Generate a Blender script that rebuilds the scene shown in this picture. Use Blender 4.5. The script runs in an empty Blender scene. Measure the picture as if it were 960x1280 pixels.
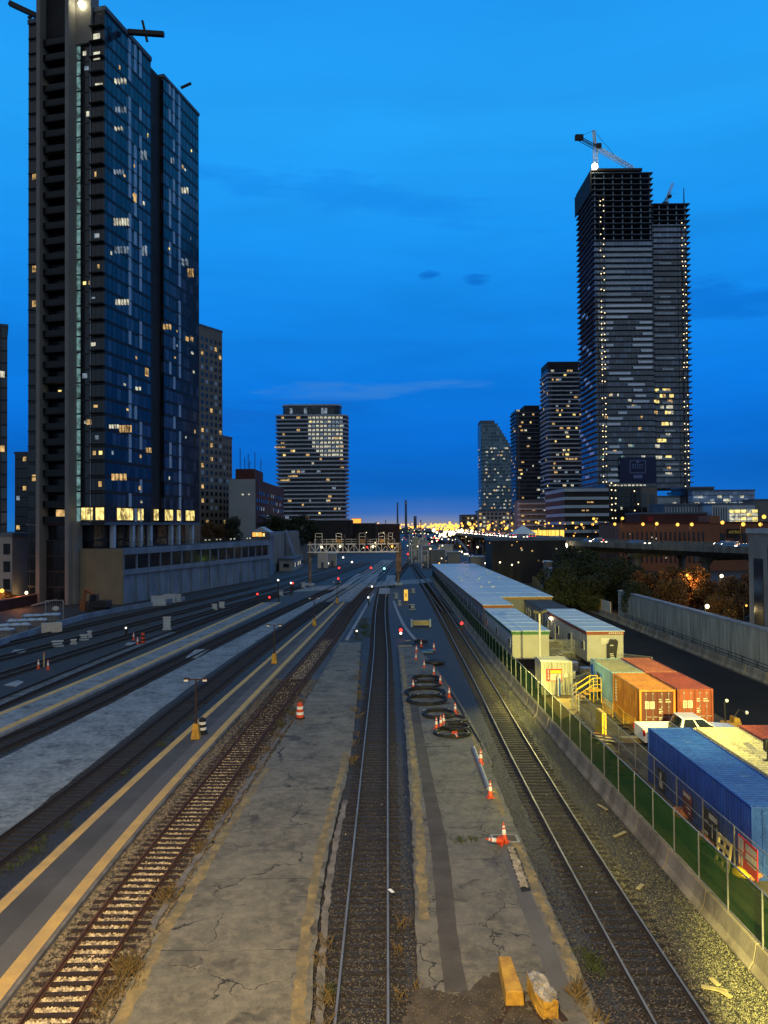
import bpy, bmesh, math, random
import numpy as np
from mathutils import Matrix, Vector
rad = math.radians
random.seed(11)
RNG = np.random.default_rng(5)
scene = bpy.context.scene
COL = scene.collection

# ------------------------------------------------------------------ camera
F = 960.0                       # focal length in photo pixels (photo 960 x 1280)
CAM = Vector((0, 0, 14.3))
cam_rot = (Matrix.Rotation(rad(90) + math.atan(17 / F), 3, 'X') @ Matrix.Rotation(rad(-0.4), 3, 'Z'))
cd = bpy.data.cameras.new('camera')
cam = bpy.data.objects.new('camera', cd); COL.objects.link(cam)
cam.location = CAM
cam.rotation_euler = cam_rot.to_euler()
cd.sensor_fit = 'HORIZONTAL'; cd.sensor_width = 36; cd.lens = 36
cd.clip_start = 0.2; cd.clip_end = 9000
scene.camera = cam

def ray(px, py):
    return cam_rot @ Vector(((px - 480) / F, (640 - py) / F, -1))
def G(px, py, z=0.0):           # where the sight line meets height z
    d = ray(px, py); return CAM + d * ((z - CAM.z) / d.z)
def A(px, py, Y):               # where it meets distance Y
    d = ray(px, py); return CAM + d * (Y / d.y)

# ------------------------------------------------------------------ objects
class MB:
    def __init__(s): s.v = []; s.f = []; s.m = []
    def add(s, vs, fs, mi=0):
        o = len(s.v); s.v += [tuple(p) for p in vs]
        for f in fs: s.f.append([i + o for i in f]); s.m.append(mi)
        return s
    def box(s, x0, x1, y0, y1, z0, z1, mi=0):
        vs = [(x0,y0,z0),(x1,y0,z0),(x1,y1,z0),(x0,y1,z0),(x0,y0,z1),(x1,y0,z1),(x1,y1,z1),(x0,y1,z1)]
        return s.add(vs, [(0,3,2,1),(4,5,6,7),(0,1,5,4),(1,2,6,5),(2,3,7,6),(3,0,4,7)], mi)
    def rbox(s, c, size, M=None, mi=0):
        M = M or Matrix.Identity(3); c = Vector(c); h = [q / 2 for q in size]
        vs = [c + M @ Vector((sx*h[0], sy*h[1], sz*h[2])) for sx,sy,sz in
              ((-1,-1,-1),(1,-1,-1),(1,1,-1),(-1,1,-1),(-1,-1,1),(1,-1,1),(1,1,1),(-1,1,1))]
        return s.add(vs, [(0,3,2,1),(4,5,6,7),(0,1,5,4),(1,2,6,5),(2,3,7,6),(3,0,4,7)], mi)
    def bar(s, a, b, w, h=None, mi=0):          # straight bar from a to b
        a = Vector(a); b = Vector(b); d = b - a; L = d.length
        if L < 1e-6: return s
        q = d.to_track_quat('Y', 'Z').to_matrix()
        return s.rbox((a + b) / 2, (w, L, h or w), q, mi)
    def face(s, pts, mi=0): return s.add(pts, [list(range(len(pts)))], mi)
    def prism(s, poly, z0, z1, mi=0):            # poly in xy, counter-clockwise
        n = len(poly)
        vs = [(x,y,z0) for x,y in poly] + [(x,y,z1) for x,y in poly]
        fs = [list(range(n))[::-1], list(range(n,2*n))] + [(i,(i+1)%n,n+(i+1)%n,n+i) for i in range(n)]
        return s.add(vs, fs, mi)
    def prof(s, poly, y0, y1, mi=0):             # poly in xz swept along y
        n = len(poly)
        vs = [(x,y0,z) for x,z in poly] + [(x,y1,z) for x,z in poly]
        fs = [list(range(n)), list(range(n,2*n))[::-1]] + [(i,n+i,n+(i+1)%n,(i+1)%n) for i in range(n)]
        return s.add(vs, fs, mi)
    def lathe(s, prof, c=(0,0,0), n=14, mi=0):   # prof = [(r,z)...]
        vs = []; fs = []
        for r, z in prof:
            for k in range(n):
                t = 2*math.pi*k/n; vs.append((c[0]+r*math.cos(t), c[1]+r*math.sin(t), c[2]+z))
        for j in range(len(prof)-1):
            for k in range(n):
                fs.append((j*n+k, j*n+(k+1)%n, (j+1)*n+(k+1)%n, (j+1)*n+k))
        fs.append(list(range(n))[::-1]); fs.append([(len(prof)-1)*n+k for k in range(n)])
        return s.add(vs, fs, mi)
    def cyl(s, a, b, r, n=10, mi=0, r2=None):
        a = Vector(a); b = Vector(b); q = (b-a).to_track_quat('Z','Y').to_matrix(); r2 = r if r2 is None else r2
        vs = []
        for p, rr in ((a,r),(b,r2)):
            for k in range(n):
                t = 2*math.pi*k/n; vs.append(p + q @ Vector((rr*math.cos(t), rr*math.sin(t), 0)))
        fs = [(k,(k+1)%n,n+(k+1)%n,n+k) for k in range(n)] + [list(range(n))[::-1], list(range(n,2*n))]
        return s.add(vs, fs, mi)
    def tube(s, pts, r, n=6, mi=0, closed=False):
        pts = [Vector(p) for p in pts]; N = len(pts); vs = []; fs = []
        for i, p in enumerate(pts):
            d = (pts[(i+1)%N] - pts[i-1]) if closed else (pts[min(i+1,N-1)] - pts[max(i-1,0)])
            q = d.to_track_quat('Z','Y').to_matrix() if abs(d.normalized().y) < .98 or closed else d.to_track_quat('Z','X').to_matrix()
            d = d.normalized(); up = Vector((0,0,1)) if abs(d.z) < .9 else Vector((1,0,0))
            a = d.cross(up).normalized(); b = a.cross(d)
            for k in range(n):
                t = 2*math.pi*k/n; vs.append(p + a*(r*math.cos(t)) + b*(r*math.sin(t)))
        for i in range(N if closed else N-1):
            j = (i+1) % N
            for k in range(n): fs.append((i*n+k, i*n+(k+1)%n, j*n+(k+1)%n, j*n+k))
        return s.add(vs, fs, mi)
    def ball(s, c, r, mi=0, seg=8, ring=6, sq=(1,1,1)):
        vs = []; fs = []; c = Vector(c)
        for j in range(ring+1):
            ph = math.pi*j/ring
            for k in range(seg):
                t = 2*math.pi*k/seg
                vs.append(c + Vector((r*sq[0]*math.sin(ph)*math.cos(t), r*sq[1]*math.sin(ph)*math.sin(t), r*sq[2]*math.cos(ph))))
        for j in range(ring):
            for k in range(seg): fs.append((j*seg+k, (j+1)*seg+k, (j+1)*seg+(k+1)%seg, j*seg+(k+1)%seg))
        return s.add(vs, fs, mi)
    def build(s, name, mats, parent=None, smooth=False, bevel=0.0, loc=None):
        me = bpy.data.meshes.new(name); me.from_pydata(s.v, [], s.f)
        mats = mats if isinstance(mats, (list, tuple)) else [mats]
        for m in mats: me.materials.append(m)
        if any(s.m): me.polygons.foreach_set('material_index', s.m)
        bm = bmesh.new(); bm.from_mesh(me); bmesh.ops.recalc_face_normals(bm, faces=bm.faces); bm.to_mesh(me); bm.free()
        if smooth: me.polygons.foreach_set('use_smooth', [True]*len(me.polygons))
        me.update()
        o = bpy.data.objects.new(name, me); COL.objects.link(o)
        if parent: o.parent = parent
        if loc: o.location = loc
        if bevel:
            md = o.modifiers.new('bevel', 'BEVEL'); md.width = bevel; md.segments = 2; md.limit_method = 'ANGLE'
        return o

def tag(o, label, cat, group=None, kind=None):
    o['label'] = label; o['category'] = cat
    if group: o['group'] = group
    if kind: o['kind'] = kind
    return o
def thing(name, label, cat, loc=(0,0,0), rz=0.0, group=None):
    o = bpy.data.objects.new(name, None); o.empty_display_size = .3; COL.objects.link(o)
    o.location = loc; o.rotation_euler = (0,0,rz)
    return tag(o, label, cat, group)
def struct(o, kind='structure'):
    o['kind'] = kind; return o
def dup(o, parent=None):
    c = o.copy(); COL.objects.link(c); c.parent = parent
    for ch in list(o.children): dup(ch, c)
    return c
def again(root, loc, rz=None, label=None, group=None):
    r = dup(root); r.location = loc
    if rz is not None: r.rotation_euler = (0,0,rz)
    if label: r['label'] = label
    if group: r['group'] = group
    return r
def share(name, mesh, parent, loc=(0,0,0), scale=(1,1,1), rz=0.0):
    o = bpy.data.objects.new(name, mesh); COL.objects.link(o); o.parent = parent
    o.location = loc; o.scale = scale; o.rotation_euler = (0,0,rz); return o
ONES = 'zeroth first second third fourth fifth sixth seventh eighth ninth tenth eleventh twelfth thirteenth fourteenth fifteenth sixteenth seventeenth eighteenth nineteenth'.split()
TENS = ['','','twenty','thirty','forty','fifty']
def nth(n):
    if n < 20: return ONES[n]
    return TENS[n//10] + ('' if n % 10 == 0 else ' ' + ONES[n%10]) if n % 10 else {20:'twentieth',30:'thirtieth',40:'fortieth',50:'fiftieth'}[n]

# ------------------------------------------------------------------ materials
def lin(r, g, b):
    f = lambda c: (c/255/12.92 if c/255 <= .04045 else ((c/255+.055)/1.055)**2.4)
    return (f(r), f(g), f(b))
def new_mat(name):
    m = bpy.data.materials.new(name); m.use_nodes = True; nt = m.node_tree; nt.nodes.clear()
    out = nt.nodes.new('ShaderNodeOutputMaterial'); return m, nt, out
def nd(nt, typ, **kw):
    n = nt.nodes.new(typ)
    for k, v in kw.items():
        if hasattr(n, k): setattr(n, k, v)
        else: n.inputs[k].default_value = v
    return n
def mt(nt, op, a, b=None, c=None, clamp=False):
    n = nt.nodes.new('ShaderNodeMath'); n.operation = op; n.use_clamp = clamp
    for i, q in enumerate((a, b, c)):
        if q is None: continue
        if isinstance(q, (int, float)): n.inputs[i].default_value = q
        else: nt.links.new(q, n.inputs[i])
    return n.outputs[0]
def mix(nt, fac, a, b, mode='MIX'):
    n = nt.nodes.new('ShaderNodeMix'); n.data_type = 'RGBA'; n.blend_type = mode
    for i, q in ((0, fac), (6, a), (7, b)):
        if isinstance(q, (int, float)): n.inputs[i].default_value = q
        elif isinstance(q, (tuple, list)): n.inputs[i].default_value = (*q[:3], 1)
        else: nt.links.new(q, n.inputs[i])
    return n.outputs[2]
def ramp(nt, fac, stops, interp='LINEAR'):
    n = nt.nodes.new('ShaderNodeValToRGB'); cr = n.color_ramp; cr.interpolation = interp
    while len(cr.elements) < len(stops): cr.elements.new(.5)
    for e, (p, c) in zip(cr.elements, stops):
        e.position = p; e.color = (*c[:3], 1) if isinstance(c, (tuple, list)) else (c, c, c, 1)
    nt.links.new(fac, n.inputs[0]); return n.outputs[0]
def noise(nt, vec, scale, detail=4, rough=.55, dist=0):
    n = nt.nodes.new('ShaderNodeTexNoise'); n.inputs['Scale'].default_value = scale; n.inputs['Detail'].default_value = detail
    n.inputs['Roughness'].default_value = rough; n.inputs['Distortion'].default_value = dist
    nt.links.new(vec, n.inputs['Vector']); return n.outputs['Fac']
def pos(nt): return nt.nodes.new('ShaderNodeNewGeometry').outputs['Position']
def obj_co(nt): return nt.nodes.new('ShaderNodeTexCoord').outputs['Object']
def bump(nt, h, strength=.3, dist=.02):
    n = nt.nodes.new('ShaderNodeBump'); n.inputs['Strength'].default_value = strength; n.inputs['Distance'].default_value = dist
    nt.links.new(h, n.inputs['Height']); return n.outputs[0]
def bsdf(nt, out, col, rough=.8, metal=0, spec=.5, normal=None, ior=1.5):
    p = nt.nodes.new('ShaderNodeBsdfPrincipled')
    for k, q in (('Base Color', col), ('Roughness', rough), ('Metallic', metal)):
        if isinstance(q, (int, float)): p.inputs[k].default_value = q
        elif isinstance(q, (tuple, list)): p.inputs[k].default_value = (*q[:3], 1)
        else: nt.links.new(q, p.inputs[k])
    p.inputs['Specular IOR Level'].default_value = spec; p.inputs['IOR'].default_value = ior
    if normal: nt.links.new(normal, p.inputs['Normal'])
    nt.links.new(p.outputs[0], out.inputs[0]); return p
def pm(name, c1, c2=None, scale=1.5, rough=.75, metal=0, bmp=.15, bscale=30, spec=.4, rng=(.35,.65), stretch=None):
    """weathered surface: two tones mixed by noise, finer noise in the roughness and bump"""
    m, nt, out = new_mat(name); p = pos(nt)
    if stretch:
        mp = nt.nodes.new('ShaderNodeMapping'); mp.inputs['Scale'].default_value = stretch; nt.links.new(p, mp.inputs[0]); p = mp.outputs[0]
    c2 = c2 or tuple(q*.7 for q in c1)
    n1 = noise(nt, p, scale, 6, .6)
    f = ramp(nt, n1, [(rng[0], 0.0), (rng[1], 1.0)])
    c = mix(nt, f, c1, c2)
    n2 = noise(nt, p, bscale, 3)
    c = mix(nt, .35, c, ramp(nt, n2, [(.3, .35), (.7, .95)]), 'MULTIPLY') if bmp else c
    r = mt(nt, 'MULTIPLY_ADD', n1, .25, rough - .12, True)
    bsdf(nt, out, c, r, metal, spec, bump(nt, n2, bmp, .02) if bmp else None); return m
def em(name, col, s, light=False):
    m, nt, out = new_mat(name); e = nt.nodes.new('ShaderNodeEmission')
    e.inputs[0].default_value = (*col, 1); e.inputs[1].default_value = s
    # lamps and lit windows are slightly uneven
    nt.links.new(e.outputs[0], out.inputs[0])
    try: m.cycles.emission_sampling = 'AUTO' if light else 'NONE'
    except Exception: pass
    return m
def lit(name, col, s):
    """a lit room behind glass: brightness varies from place to place as furniture and curtains would"""
    m, nt, out = new_mat(name); e = nt.nodes.new('ShaderNodeEmission'); p = pos(nt)
    f = noise(nt, p, .8, 2, .6)
    st = mt(nt, 'MULTIPLY', ramp(nt, f, [(.34, .15), (.5, .6), (.66, 1.0)]), s)
    e.inputs[0].default_value = (*col, 1); nt.links.new(st, e.inputs[1]); nt.links.new(e.outputs[0], out.inputs[0])
    m.cycles.emission_sampling = 'NONE'; return m
def facade(name, pw, fh, dark, light, frame, rough=.18, frac=.35, spec=.6, metal=0.0, fw=.06, axis='xy', seed=0, refl=1.5):
    """glazed wall: panes pw x fh in object space, some lighter (curtains, blinds, painted sky reflection), thin frames"""
    m, nt, out = new_mat(name); o = obj_co(nt)
    sp = nt.nodes.new('ShaderNodeSeparateXYZ'); nt.links.new(o, sp.inputs[0])
    h = mt(nt, 'ADD', sp.outputs[0], sp.outputs[1]); h = mt(nt, 'ADD', h, 500.0)
    u = mt(nt, 'DIVIDE', h, pw); v = mt(nt, 'DIVIDE', sp.outputs[2], fh)
    iu = mt(nt, 'FLOOR', u); iv = mt(nt, 'FLOOR', v); fu = mt(nt, 'FRACT', u); fv = mt(nt, 'FRACT', v)
    cb = nt.nodes.new('ShaderNodeCombineXYZ'); nt.links.new(iu, cb.inputs[0]); nt.links.new(iv, cb.inputs[1]); cb.inputs[2].default_value = seed
    wn = nt.nodes.new('ShaderNodeTexWhiteNoise'); nt.links.new(cb.outputs[0], wn.inputs[0])
    sel = mt(nt, 'LESS_THAN', wn.outputs['Value'], frac)
    tone = mt(nt, 'MULTIPLY', sel, wn.outputs['Value']); tone = mt(nt, 'DIVIDE', tone, max(frac, .01))
    c = mix(nt, tone, dark, light)
    fr = mt(nt, 'MAXIMUM', mt(nt, 'LESS_THAN', fu, fw), mt(nt, 'LESS_THAN', fv, fw*1.6))
    c = mix(nt, fr, c, frame)
    r = mt(nt, 'MULTIPLY_ADD', fr, .5, rough)
    # panes sit a hair out of plane with each other
    nz = noise(nt, o, .35, 2)
    bsdf(nt, out, c, r, metal, spec, bump(nt, nz, .12, .15), refl); return m

M = {}
# ground
def mk_ballast(name, tint, lo, hi, sc=13):
    m, nt, out = new_mat(name); p = pos(nt)
    v = nt.nodes.new('ShaderNodeTexVoronoi'); v.inputs['Scale'].default_value = sc; nt.links.new(p, v.inputs['Vector'])
    g = nt.nodes.new('ShaderNodeSeparateColor'); nt.links.new(v.outputs['Color'], g.inputs[0])
    t = ramp(nt, g.outputs[0], [(0, lo), (.75, (lo+hi)/2), (1, hi)])
    c = mix(nt, 1.0, t, tint, 'MULTIPLY')
    st = noise(nt, p, .35, 5, .65); c = mix(nt, ramp(nt, st, [(.35, 0.0), (.7, .75)]), c, (.018, .015, .012))
    st2 = noise(nt, p, 2.2, 4); c = mix(nt, ramp(nt, st2, [(.5, 0.0), (.8, .5)]), c, tuple(q*hi*.8 for q in tint))
    h = mt(nt, 'MULTIPLY_ADD', g.outputs[1], .5, mt(nt, 'SUBTRACT', 1.0, v.outputs['Distance']))
    bsdf(nt, out, c, .62, 0, .5, bump(nt, h, .9, .05)); return m
M['ballast'] = mk_ballast('ballast_dark', (1, .97, .94), .013, .062)
M['ballast_lit_warm'] = mk_ballast('ballast_lit_warm', (1, .92, .80), .03, .17, 11)
M['ballast_crib_lit'] = mk_ballast('ballast_crib_lit', (1, .86, .62), .10, .55, 9)  # crib stones brightened so the colour carries the lamp glitter
M['ballast_lit_verge'] = mk_ballast('ballast_lit_verge', (1, .97, .80), .012, .14, 17)

def mk_concrete(name, base, dark, warm, crack=1.0, cs=.28, seed=0.0, joints=0.0):
    m, nt, out = new_mat(name); p = pos(nt)
    n1 = noise(nt, p, .45, 6, .65); n2 = noise(nt, p, 2.6, 5, .6); n3 = noise(nt, p, 26, 3)
    c = mix(nt, ramp(nt, n1, [(.35, 0.0), (.68, 1.0)]), base, dark)
    c = mix(nt, ramp(nt, n2, [(.42, 0.0), (.72, .75)]), c, warm)
    c = mix(nt, .45, c, ramp(nt, n3, [(.3, .35), (.7, 1.1)]), 'MULTIPLY'); c = mix(nt, ramp(nt, noise(nt, p, 8, 5, .7, .3), [(.56, 0.0), (.66, .5)]), c, dark)
    # oil and water stains with shapes of their own
    st = noise(nt, p, .9, 2, .4, .6); c = mix(nt, ramp(nt, st, [(.66, 0.0), (.71, .55)]), c, tuple(q*.35 for q in dark))
    # cracks: edges of large warped cells, present only here and there
    wv = nt.nodes.new('ShaderNodeTexNoise'); wv.inputs['Scale'].default_value = 1.3; wv.inputs['Detail'].default_value = 6; nt.links.new(p, wv.inputs['Vector'])
    off = nt.nodes.new('ShaderNodeVectorMath'); off.operation = 'MULTIPLY_ADD'; nt.links.new(wv.outputs['Color'], off.inputs[0]); off.inputs[1].default_value = (1.6, 1.6, 0)
    nt.links.new(p, off.inputs[2])
    vo = nt.nodes.new('ShaderNodeTexVoronoi'); vo.feature = 'DISTANCE_TO_EDGE'; vo.inputs['Scale'].default_value = cs; nt.links.new(off.outputs[0], vo.inputs['Vector'])
    ms = noise(nt, p, .32, 3); wth = mt(nt, 'MULTIPLY', ramp(nt, ms, [(.42, 0.0), (.62, 1.0)]), .011*crack)
    ck = mt(nt, 'LESS_THAN', vo.outputs['Distance'], wth)
    if joints:
        s3 = nt.nodes.new('ShaderNodeSeparateXYZ'); nt.links.new(p, s3.inputs[0]); jw = noise(nt, p, 1.6, 4)
        jy = mt(nt, 'ADD', mt(nt, 'DIVIDE', s3.outputs[1], joints), mt(nt, 'MULTIPLY', jw, .05)); jm = mt(nt, 'LESS_THAN', mt(nt, 'FRACT', jy), mt(nt, 'MULTIPLY', ramp(nt, noise(nt, p, .5, 2), [(.4, .2), (.6, 1.0)]), .008))
        ck = mt(nt, 'MAXIMUM', ck, jm)
    c = mix(nt, mt(nt, 'MULTIPLY', ck, .85), c, (.012, .011, .01))
    bsdf(nt, out, c, .78, 0, .35, bump(nt, n3, .25, .01)); return m
M['old_concrete'] = mk_concrete('old_concrete', (.195,.183,.14), (.075,.071,.056), (.27,.24,.175), 1.0, .28, 0, 5.2)
M['old_concrete2'] = mk_concrete('old_concrete_grey', (.17,.16,.135), (.07,.067,.057), (.23,.21,.155), 1.2, .35, 0, 4.1)
M['yard_concrete'] = mk_concrete('yard_concrete', (.25,.29,.31), (.075,.09,.098), (.35,.40,.42), .3, .2)
M['asphalt'] = pm('asphalt', (.085,.083,.08), (.06,.06,.06), .5, .85, 0, .3, 40)
M['asphalt_old'] = pm('asphalt_old', (.125,.122,.118), (.10,.098,.095), .5, .85, 0, .3, 40)
M['asphalt_patch'] = pm('asphalt_patch', (.085,.078,.07), (.055,.05,.046), .8, .9, 0, .3, 40)
M['road'] = pm('road_asphalt', (.022,.021,.021), (.014,.014,.014), .15, .95, 0, .3, 20, spec=.12)
M['yard'] = pm('yard_dirt', (.10,.085,.055), (.045,.04,.03), .4, .92, 0, .5, 14)
M['yellow_line'] = pm('worn_yellow_paint', (.66,.42,.12), (.48,.32,.12), 1.1, .75, 0, .2, 25)
M['yellow_faded'] = pm('faded_yellow_paint', (.34,.25,.10), (.17,.14,.08), 1.6, .85, 0, .35, 16, rng=(.35,.58))
M['edge_stone'] = pm('edge_stone', (.22,.20,.17), (.10,.09,.08), 1.3, .85, 0, .35, 14)
M['pale_edge'] = pm('pale_edge', (.33,.36,.38), (.20,.22,.24), .8, .8, 0, .2, 18)
M['dirt'] = pm('dirt', (.085,.07,.052), (.035,.03,.024), 1.6, .95, 0, .6, 22)
M['far_ground'] = pm('far_ground', (.03,.032,.03), (.018,.018,.018), .02, .95, 0, 0)
# metal, wood
M['rail_top'] = pm('rail_top', (.36,.33,.29), (.24,.22,.19), 1, .58, .8, 0)
M['rail_rust'] = pm('rail_rust', (.15,.065,.028), (.06,.03,.018), 3, .75, .2, .2, 40)
M['rail_dark'] = pm('rail_dark', (.05,.04,.034), (.03,.025,.022), 3, .7, .3, .2, 40)
M['tie'] = pm('creosote_tie', (.030,.022,.017), (.013,.011,.009), 4, .85, 0, .5, 30)
M['tie_rust'] = pm('rusty_tie', (.05,.027,.015), (.022,.013,.009), 4, .85, 0, .5, 30)
M['steel'] = pm('galvanised_steel', (.42,.43,.43), (.28,.28,.28), 3, .5, .6, .08, 30)
M['dark_steel'] = pm('dark_steel', (.035,.035,.038), (.02,.02,.02), 3, .5, .4, .1, 30)
M['brown_steel'] = pm('brown_steel', (.10,.055,.03), (.05,.03,.02), 3, .6, .4, .1, 30)
M['rust_post'] = pm('rusty_post', (.36,.24,.16), (.16,.09,.055), 1.2, .7, .2, .2, 20)
M['white_paint'] = pm('white_paint', (.74,.74,.72), (.6,.6,.58), 1.2, .45, 0, .04, 30)
M['black'] = pm('black_rubber', (.018,.018,.019), (.01,.01,.01), 4, .6, 0, .1, 30)
M['orange'] = pm('cone_orange', (.78,.10,.022), (.6,.07,.02), 3, .45, 0, .05, 30)
M['white_band'] = pm('reflective_white', (.85,.85,.82), (.7,.7,.68), 5, .35, 0, 0)
M['yellow_block'] = pm('yellow_block_paint', (.62,.36,.04), (.36,.20,.035), 2.2, .7, 0, .35, 22)
M['rubble'] = pm('broken_concrete', (.42,.40,.36), (.16,.15,.13), 3, .9, 0, .6, 18)
M['barrier'] = pm('barrier_concrete', (.30,.26,.18), (.13,.11,.08), .9, .85, 0, .25, 16, stretch=(1,1,.35))
M['wall_conc'] = pm('board_marked_concrete', (.42,.40,.30), (.20,.195,.15), .9, .85, 0, .3, 10, stretch=(2.2,2.2,.25))
M['left_wall'] = pm('stained_wall_concrete', (.22,.275,.34), (.12,.16,.21), .35, .85, 0, .2, 6, stretch=(1,1,.4))
M['beige_block'] = pm('beige_block', (.24,.205,.13), (.20,.17,.11), .4, .9, 0, .15, 8)
M['fin'] = pm('tower_fin_concrete', (.26,.25,.225), (.20,.19,.175), .1, .85, 0, .1, 6)
M['glass_dark'] = pm('dark_glass', (.012,.016,.022), (.008,.010,.014), .3, .12, 0, 0, spec=.8)
M['void'] = pm('near_black', (.02,.02,.022), (.014,.014,.016), .3, .8, 0, 0)  # near black; under floors and in the notch it is painted shade
M['slab'] = pm('slab_edge', (.38,.46,.54), (.29,.37,.44), .2, .8, 0, 0)
M['slab_dark'] = pm('slab_edge_dark', (.10,.135,.18), (.07,.095,.13), .2, .8, 0, 0)
M['brick'] = pm('brick', (.24,.105,.06), (.17,.075,.045), .12, .85, 0, .2, 5)
M['brick_dark'] = pm('dark_brick', (.10,.032,.028), (.07,.024,.022), .2, .9, 0, .2, 5)
M['render_pale'] = pm('pale_render', (.30,.33,.35), (.25,.28,.30), .1, .85, 0, .05, 5)
M['beige_tower'] = pm('beige_panel', (.21,.18,.14), (.17,.15,.12), .1, .85, 0, .1, 4)
M['grey_build'] = pm('grey_concrete', (.19,.19,.18), (.14,.14,.135), .3, .85, 0, .15, 6)
M['fabric'] = None
M['roof_pale'] = pm('membrane_roof', (.58,.72,.80), (.48,.61,.69), .25, .55, 0, .04, 10, spec=.4)
M['roof_dark'] = pm('dark_roof', (.05,.055,.065), (.035,.04,.045), .3, .8, 0, .1, 10)
M['trailer'] = pm('trailer_siding', (.44,.43,.37), (.36,.35,.31), .4, .6, 0, .05, 10)
M['trailer_grey'] = pm('trailer_siding_grey', (.20,.21,.22), (.16,.17,.18), .4, .6, 0, .05, 10)
M['trim_red'] = pm('trim_red_brown', (.30,.065,.025), (.22,.05,.02), 1, .55, 0, .05)
M['trim_green'] = pm('trim_green', (.03,.15,.06), (.02,.11,.045), 1, .55, 0, .05)
M['trim_gold'] = pm('trim_ochre', (.33,.17,.04), (.24,.12,.03), 1, .55, 0, .05)
M['off_white'] = pm('off_white', (.62,.60,.52), (.52,.5,.44), 1, .6, 0, .05)
def cont(n, a, b, rust=(.16,.07,.03)):
    m, nt, out = new_mat(n); p = pos(nt)
    mp = nt.nodes.new('ShaderNodeMapping'); mp.inputs['Scale'].default_value = (.5, 4.0, .8); nt.links.new(p, mp.inputs[0])
    c = mix(nt, ramp(nt, noise(nt, p, .8, 5), [(.35, 0.0), (.65, 1.0)]), a, b)
    c = mix(nt, ramp(nt, noise(nt, mp.outputs[0], 1.6, 6, .7), [(.63, 0.0), (.70, .8)]), c, rust)
    ms = nt.nodes.new('ShaderNodeMapping'); ms.inputs['Scale'].default_value = (2.6, 2.6, .22); nt.links.new(p, ms.inputs[0])
    c = mix(nt, .8, c, ramp(nt, noise(nt, ms.outputs[0], 2.4, 5, .65), [(.34, .5), (.55, 1.0)]), 'MULTIPLY')
    c = mix(nt, ramp(nt, noise(nt, ms.outputs[0], 3.7, 5, .7), [(.64, 0.0), (.72, .55)]), c, rust)
    n3 = noise(nt, p, 22, 3); bsdf(nt, out, c, .5, 0, .45, bump(nt, n3, .08, .01)); return m
M['c_blue'] = cont('container_blue', (.008,.042,.29), (.013,.062,.34), (.06,.13,.30))
M['c_cream'] = cont('container_cream', (.52,.48,.29), (.44,.40,.24), (.30,.24,.13))
M['c_red'] = cont('container_red', (.30,.062,.024), (.21,.045,.02), (.13,.06,.04))
M['c_orange'] = cont('container_orange', (.56,.24,.03), (.45,.17,.03), (.26,.12,.04))
M['c_brown'] = cont('container_brown', (.13,.026,.015), (.09,.019,.012), (.12,.05,.035))
M['c_rust'] = cont('container_rust', (.40,.12,.04), (.30,.085,.035), (.12,.06,.035))
M['c_sky'] = cont('container_pale_blue', (.26,.46,.52), (.22,.40,.46), (.3,.3,.2))
M['c_olive'] = cont('container_olive_roof', (.30,.28,.15), (.24,.24,.13), (.18,.12,.06))
M['c_grey'] = cont('container_grey', (.45,.45,.36), (.40,.40,.33), (.33,.31,.24))
M['blue_trim'] = pm('blue_trim', (.02,.12,.55), (.02,.1,.45), 1, .5, 0, 0)
M['sign_red'] = pm('sign_red', (.60,.03,.03), (.5,.025,.03), 1, .5, 0, 0)
M['sign_maroon'] = pm('sign_maroon', (.20,.015,.02), (.12,.01,.015), 2, .5, 0, 0)
M['sign_yellow'] = pm('sign_yellow', (.80,.55,.02), (.75,.5,.02), 1, .5, 0, 0)
M['pallet'] = pm('pale_wood', (.50,.43,.20), (.36,.3,.15), 2, .8, 0, .2, 20)
M['plywood'] = pm('plywood', (.42,.30,.10), (.34,.24,.09), 1, .8, 0, .15, 14)
M['weed'] = pm('dry_weed', (.17,.11,.04), (.08,.065,.028), 6, .9, 0, 0)
M['weed_g'] = pm('green_weed', (.05,.075,.02), (.035,.05,.018), 6, .9, 0, 0)
M['leaf'] = pm('leaf_green', (.018,.03,.012), (.026,.036,.014), .8, .8, 0, 0)
M['leaf_o'] = pm('leaf_autumn', (.12,.05,.016), (.06,.042,.015), .5, .8, 0, 0)
M['bark'] = pm('bark', (.05,.038,.028), (.03,.024,.02), 4, .9, 0, .3, 20)
M['car_white'] = pm('car_white', (.78,.79,.80), (.72,.73,.74), .5, .22, 0, 0, spec=.6)
M['car_dark'] = pm('car_dark', (.03,.032,.036), (.02,.022,.025), .5, .25, .2, 0, spec=.6)
M['car_grey'] = pm('car_grey', (.2,.2,.21), (.16,.16,.17), .5, .25, .3, 0, spec=.6)
M['tail'] = pm('tail_red', (.35,.01,.01), (.25,.01,.01), 1, .3, 0, 0)
M['exc'] = pm('excavator_orange', (.30,.10,.025), (.2,.07,.02), 1, .6, 0, .1)
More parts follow.
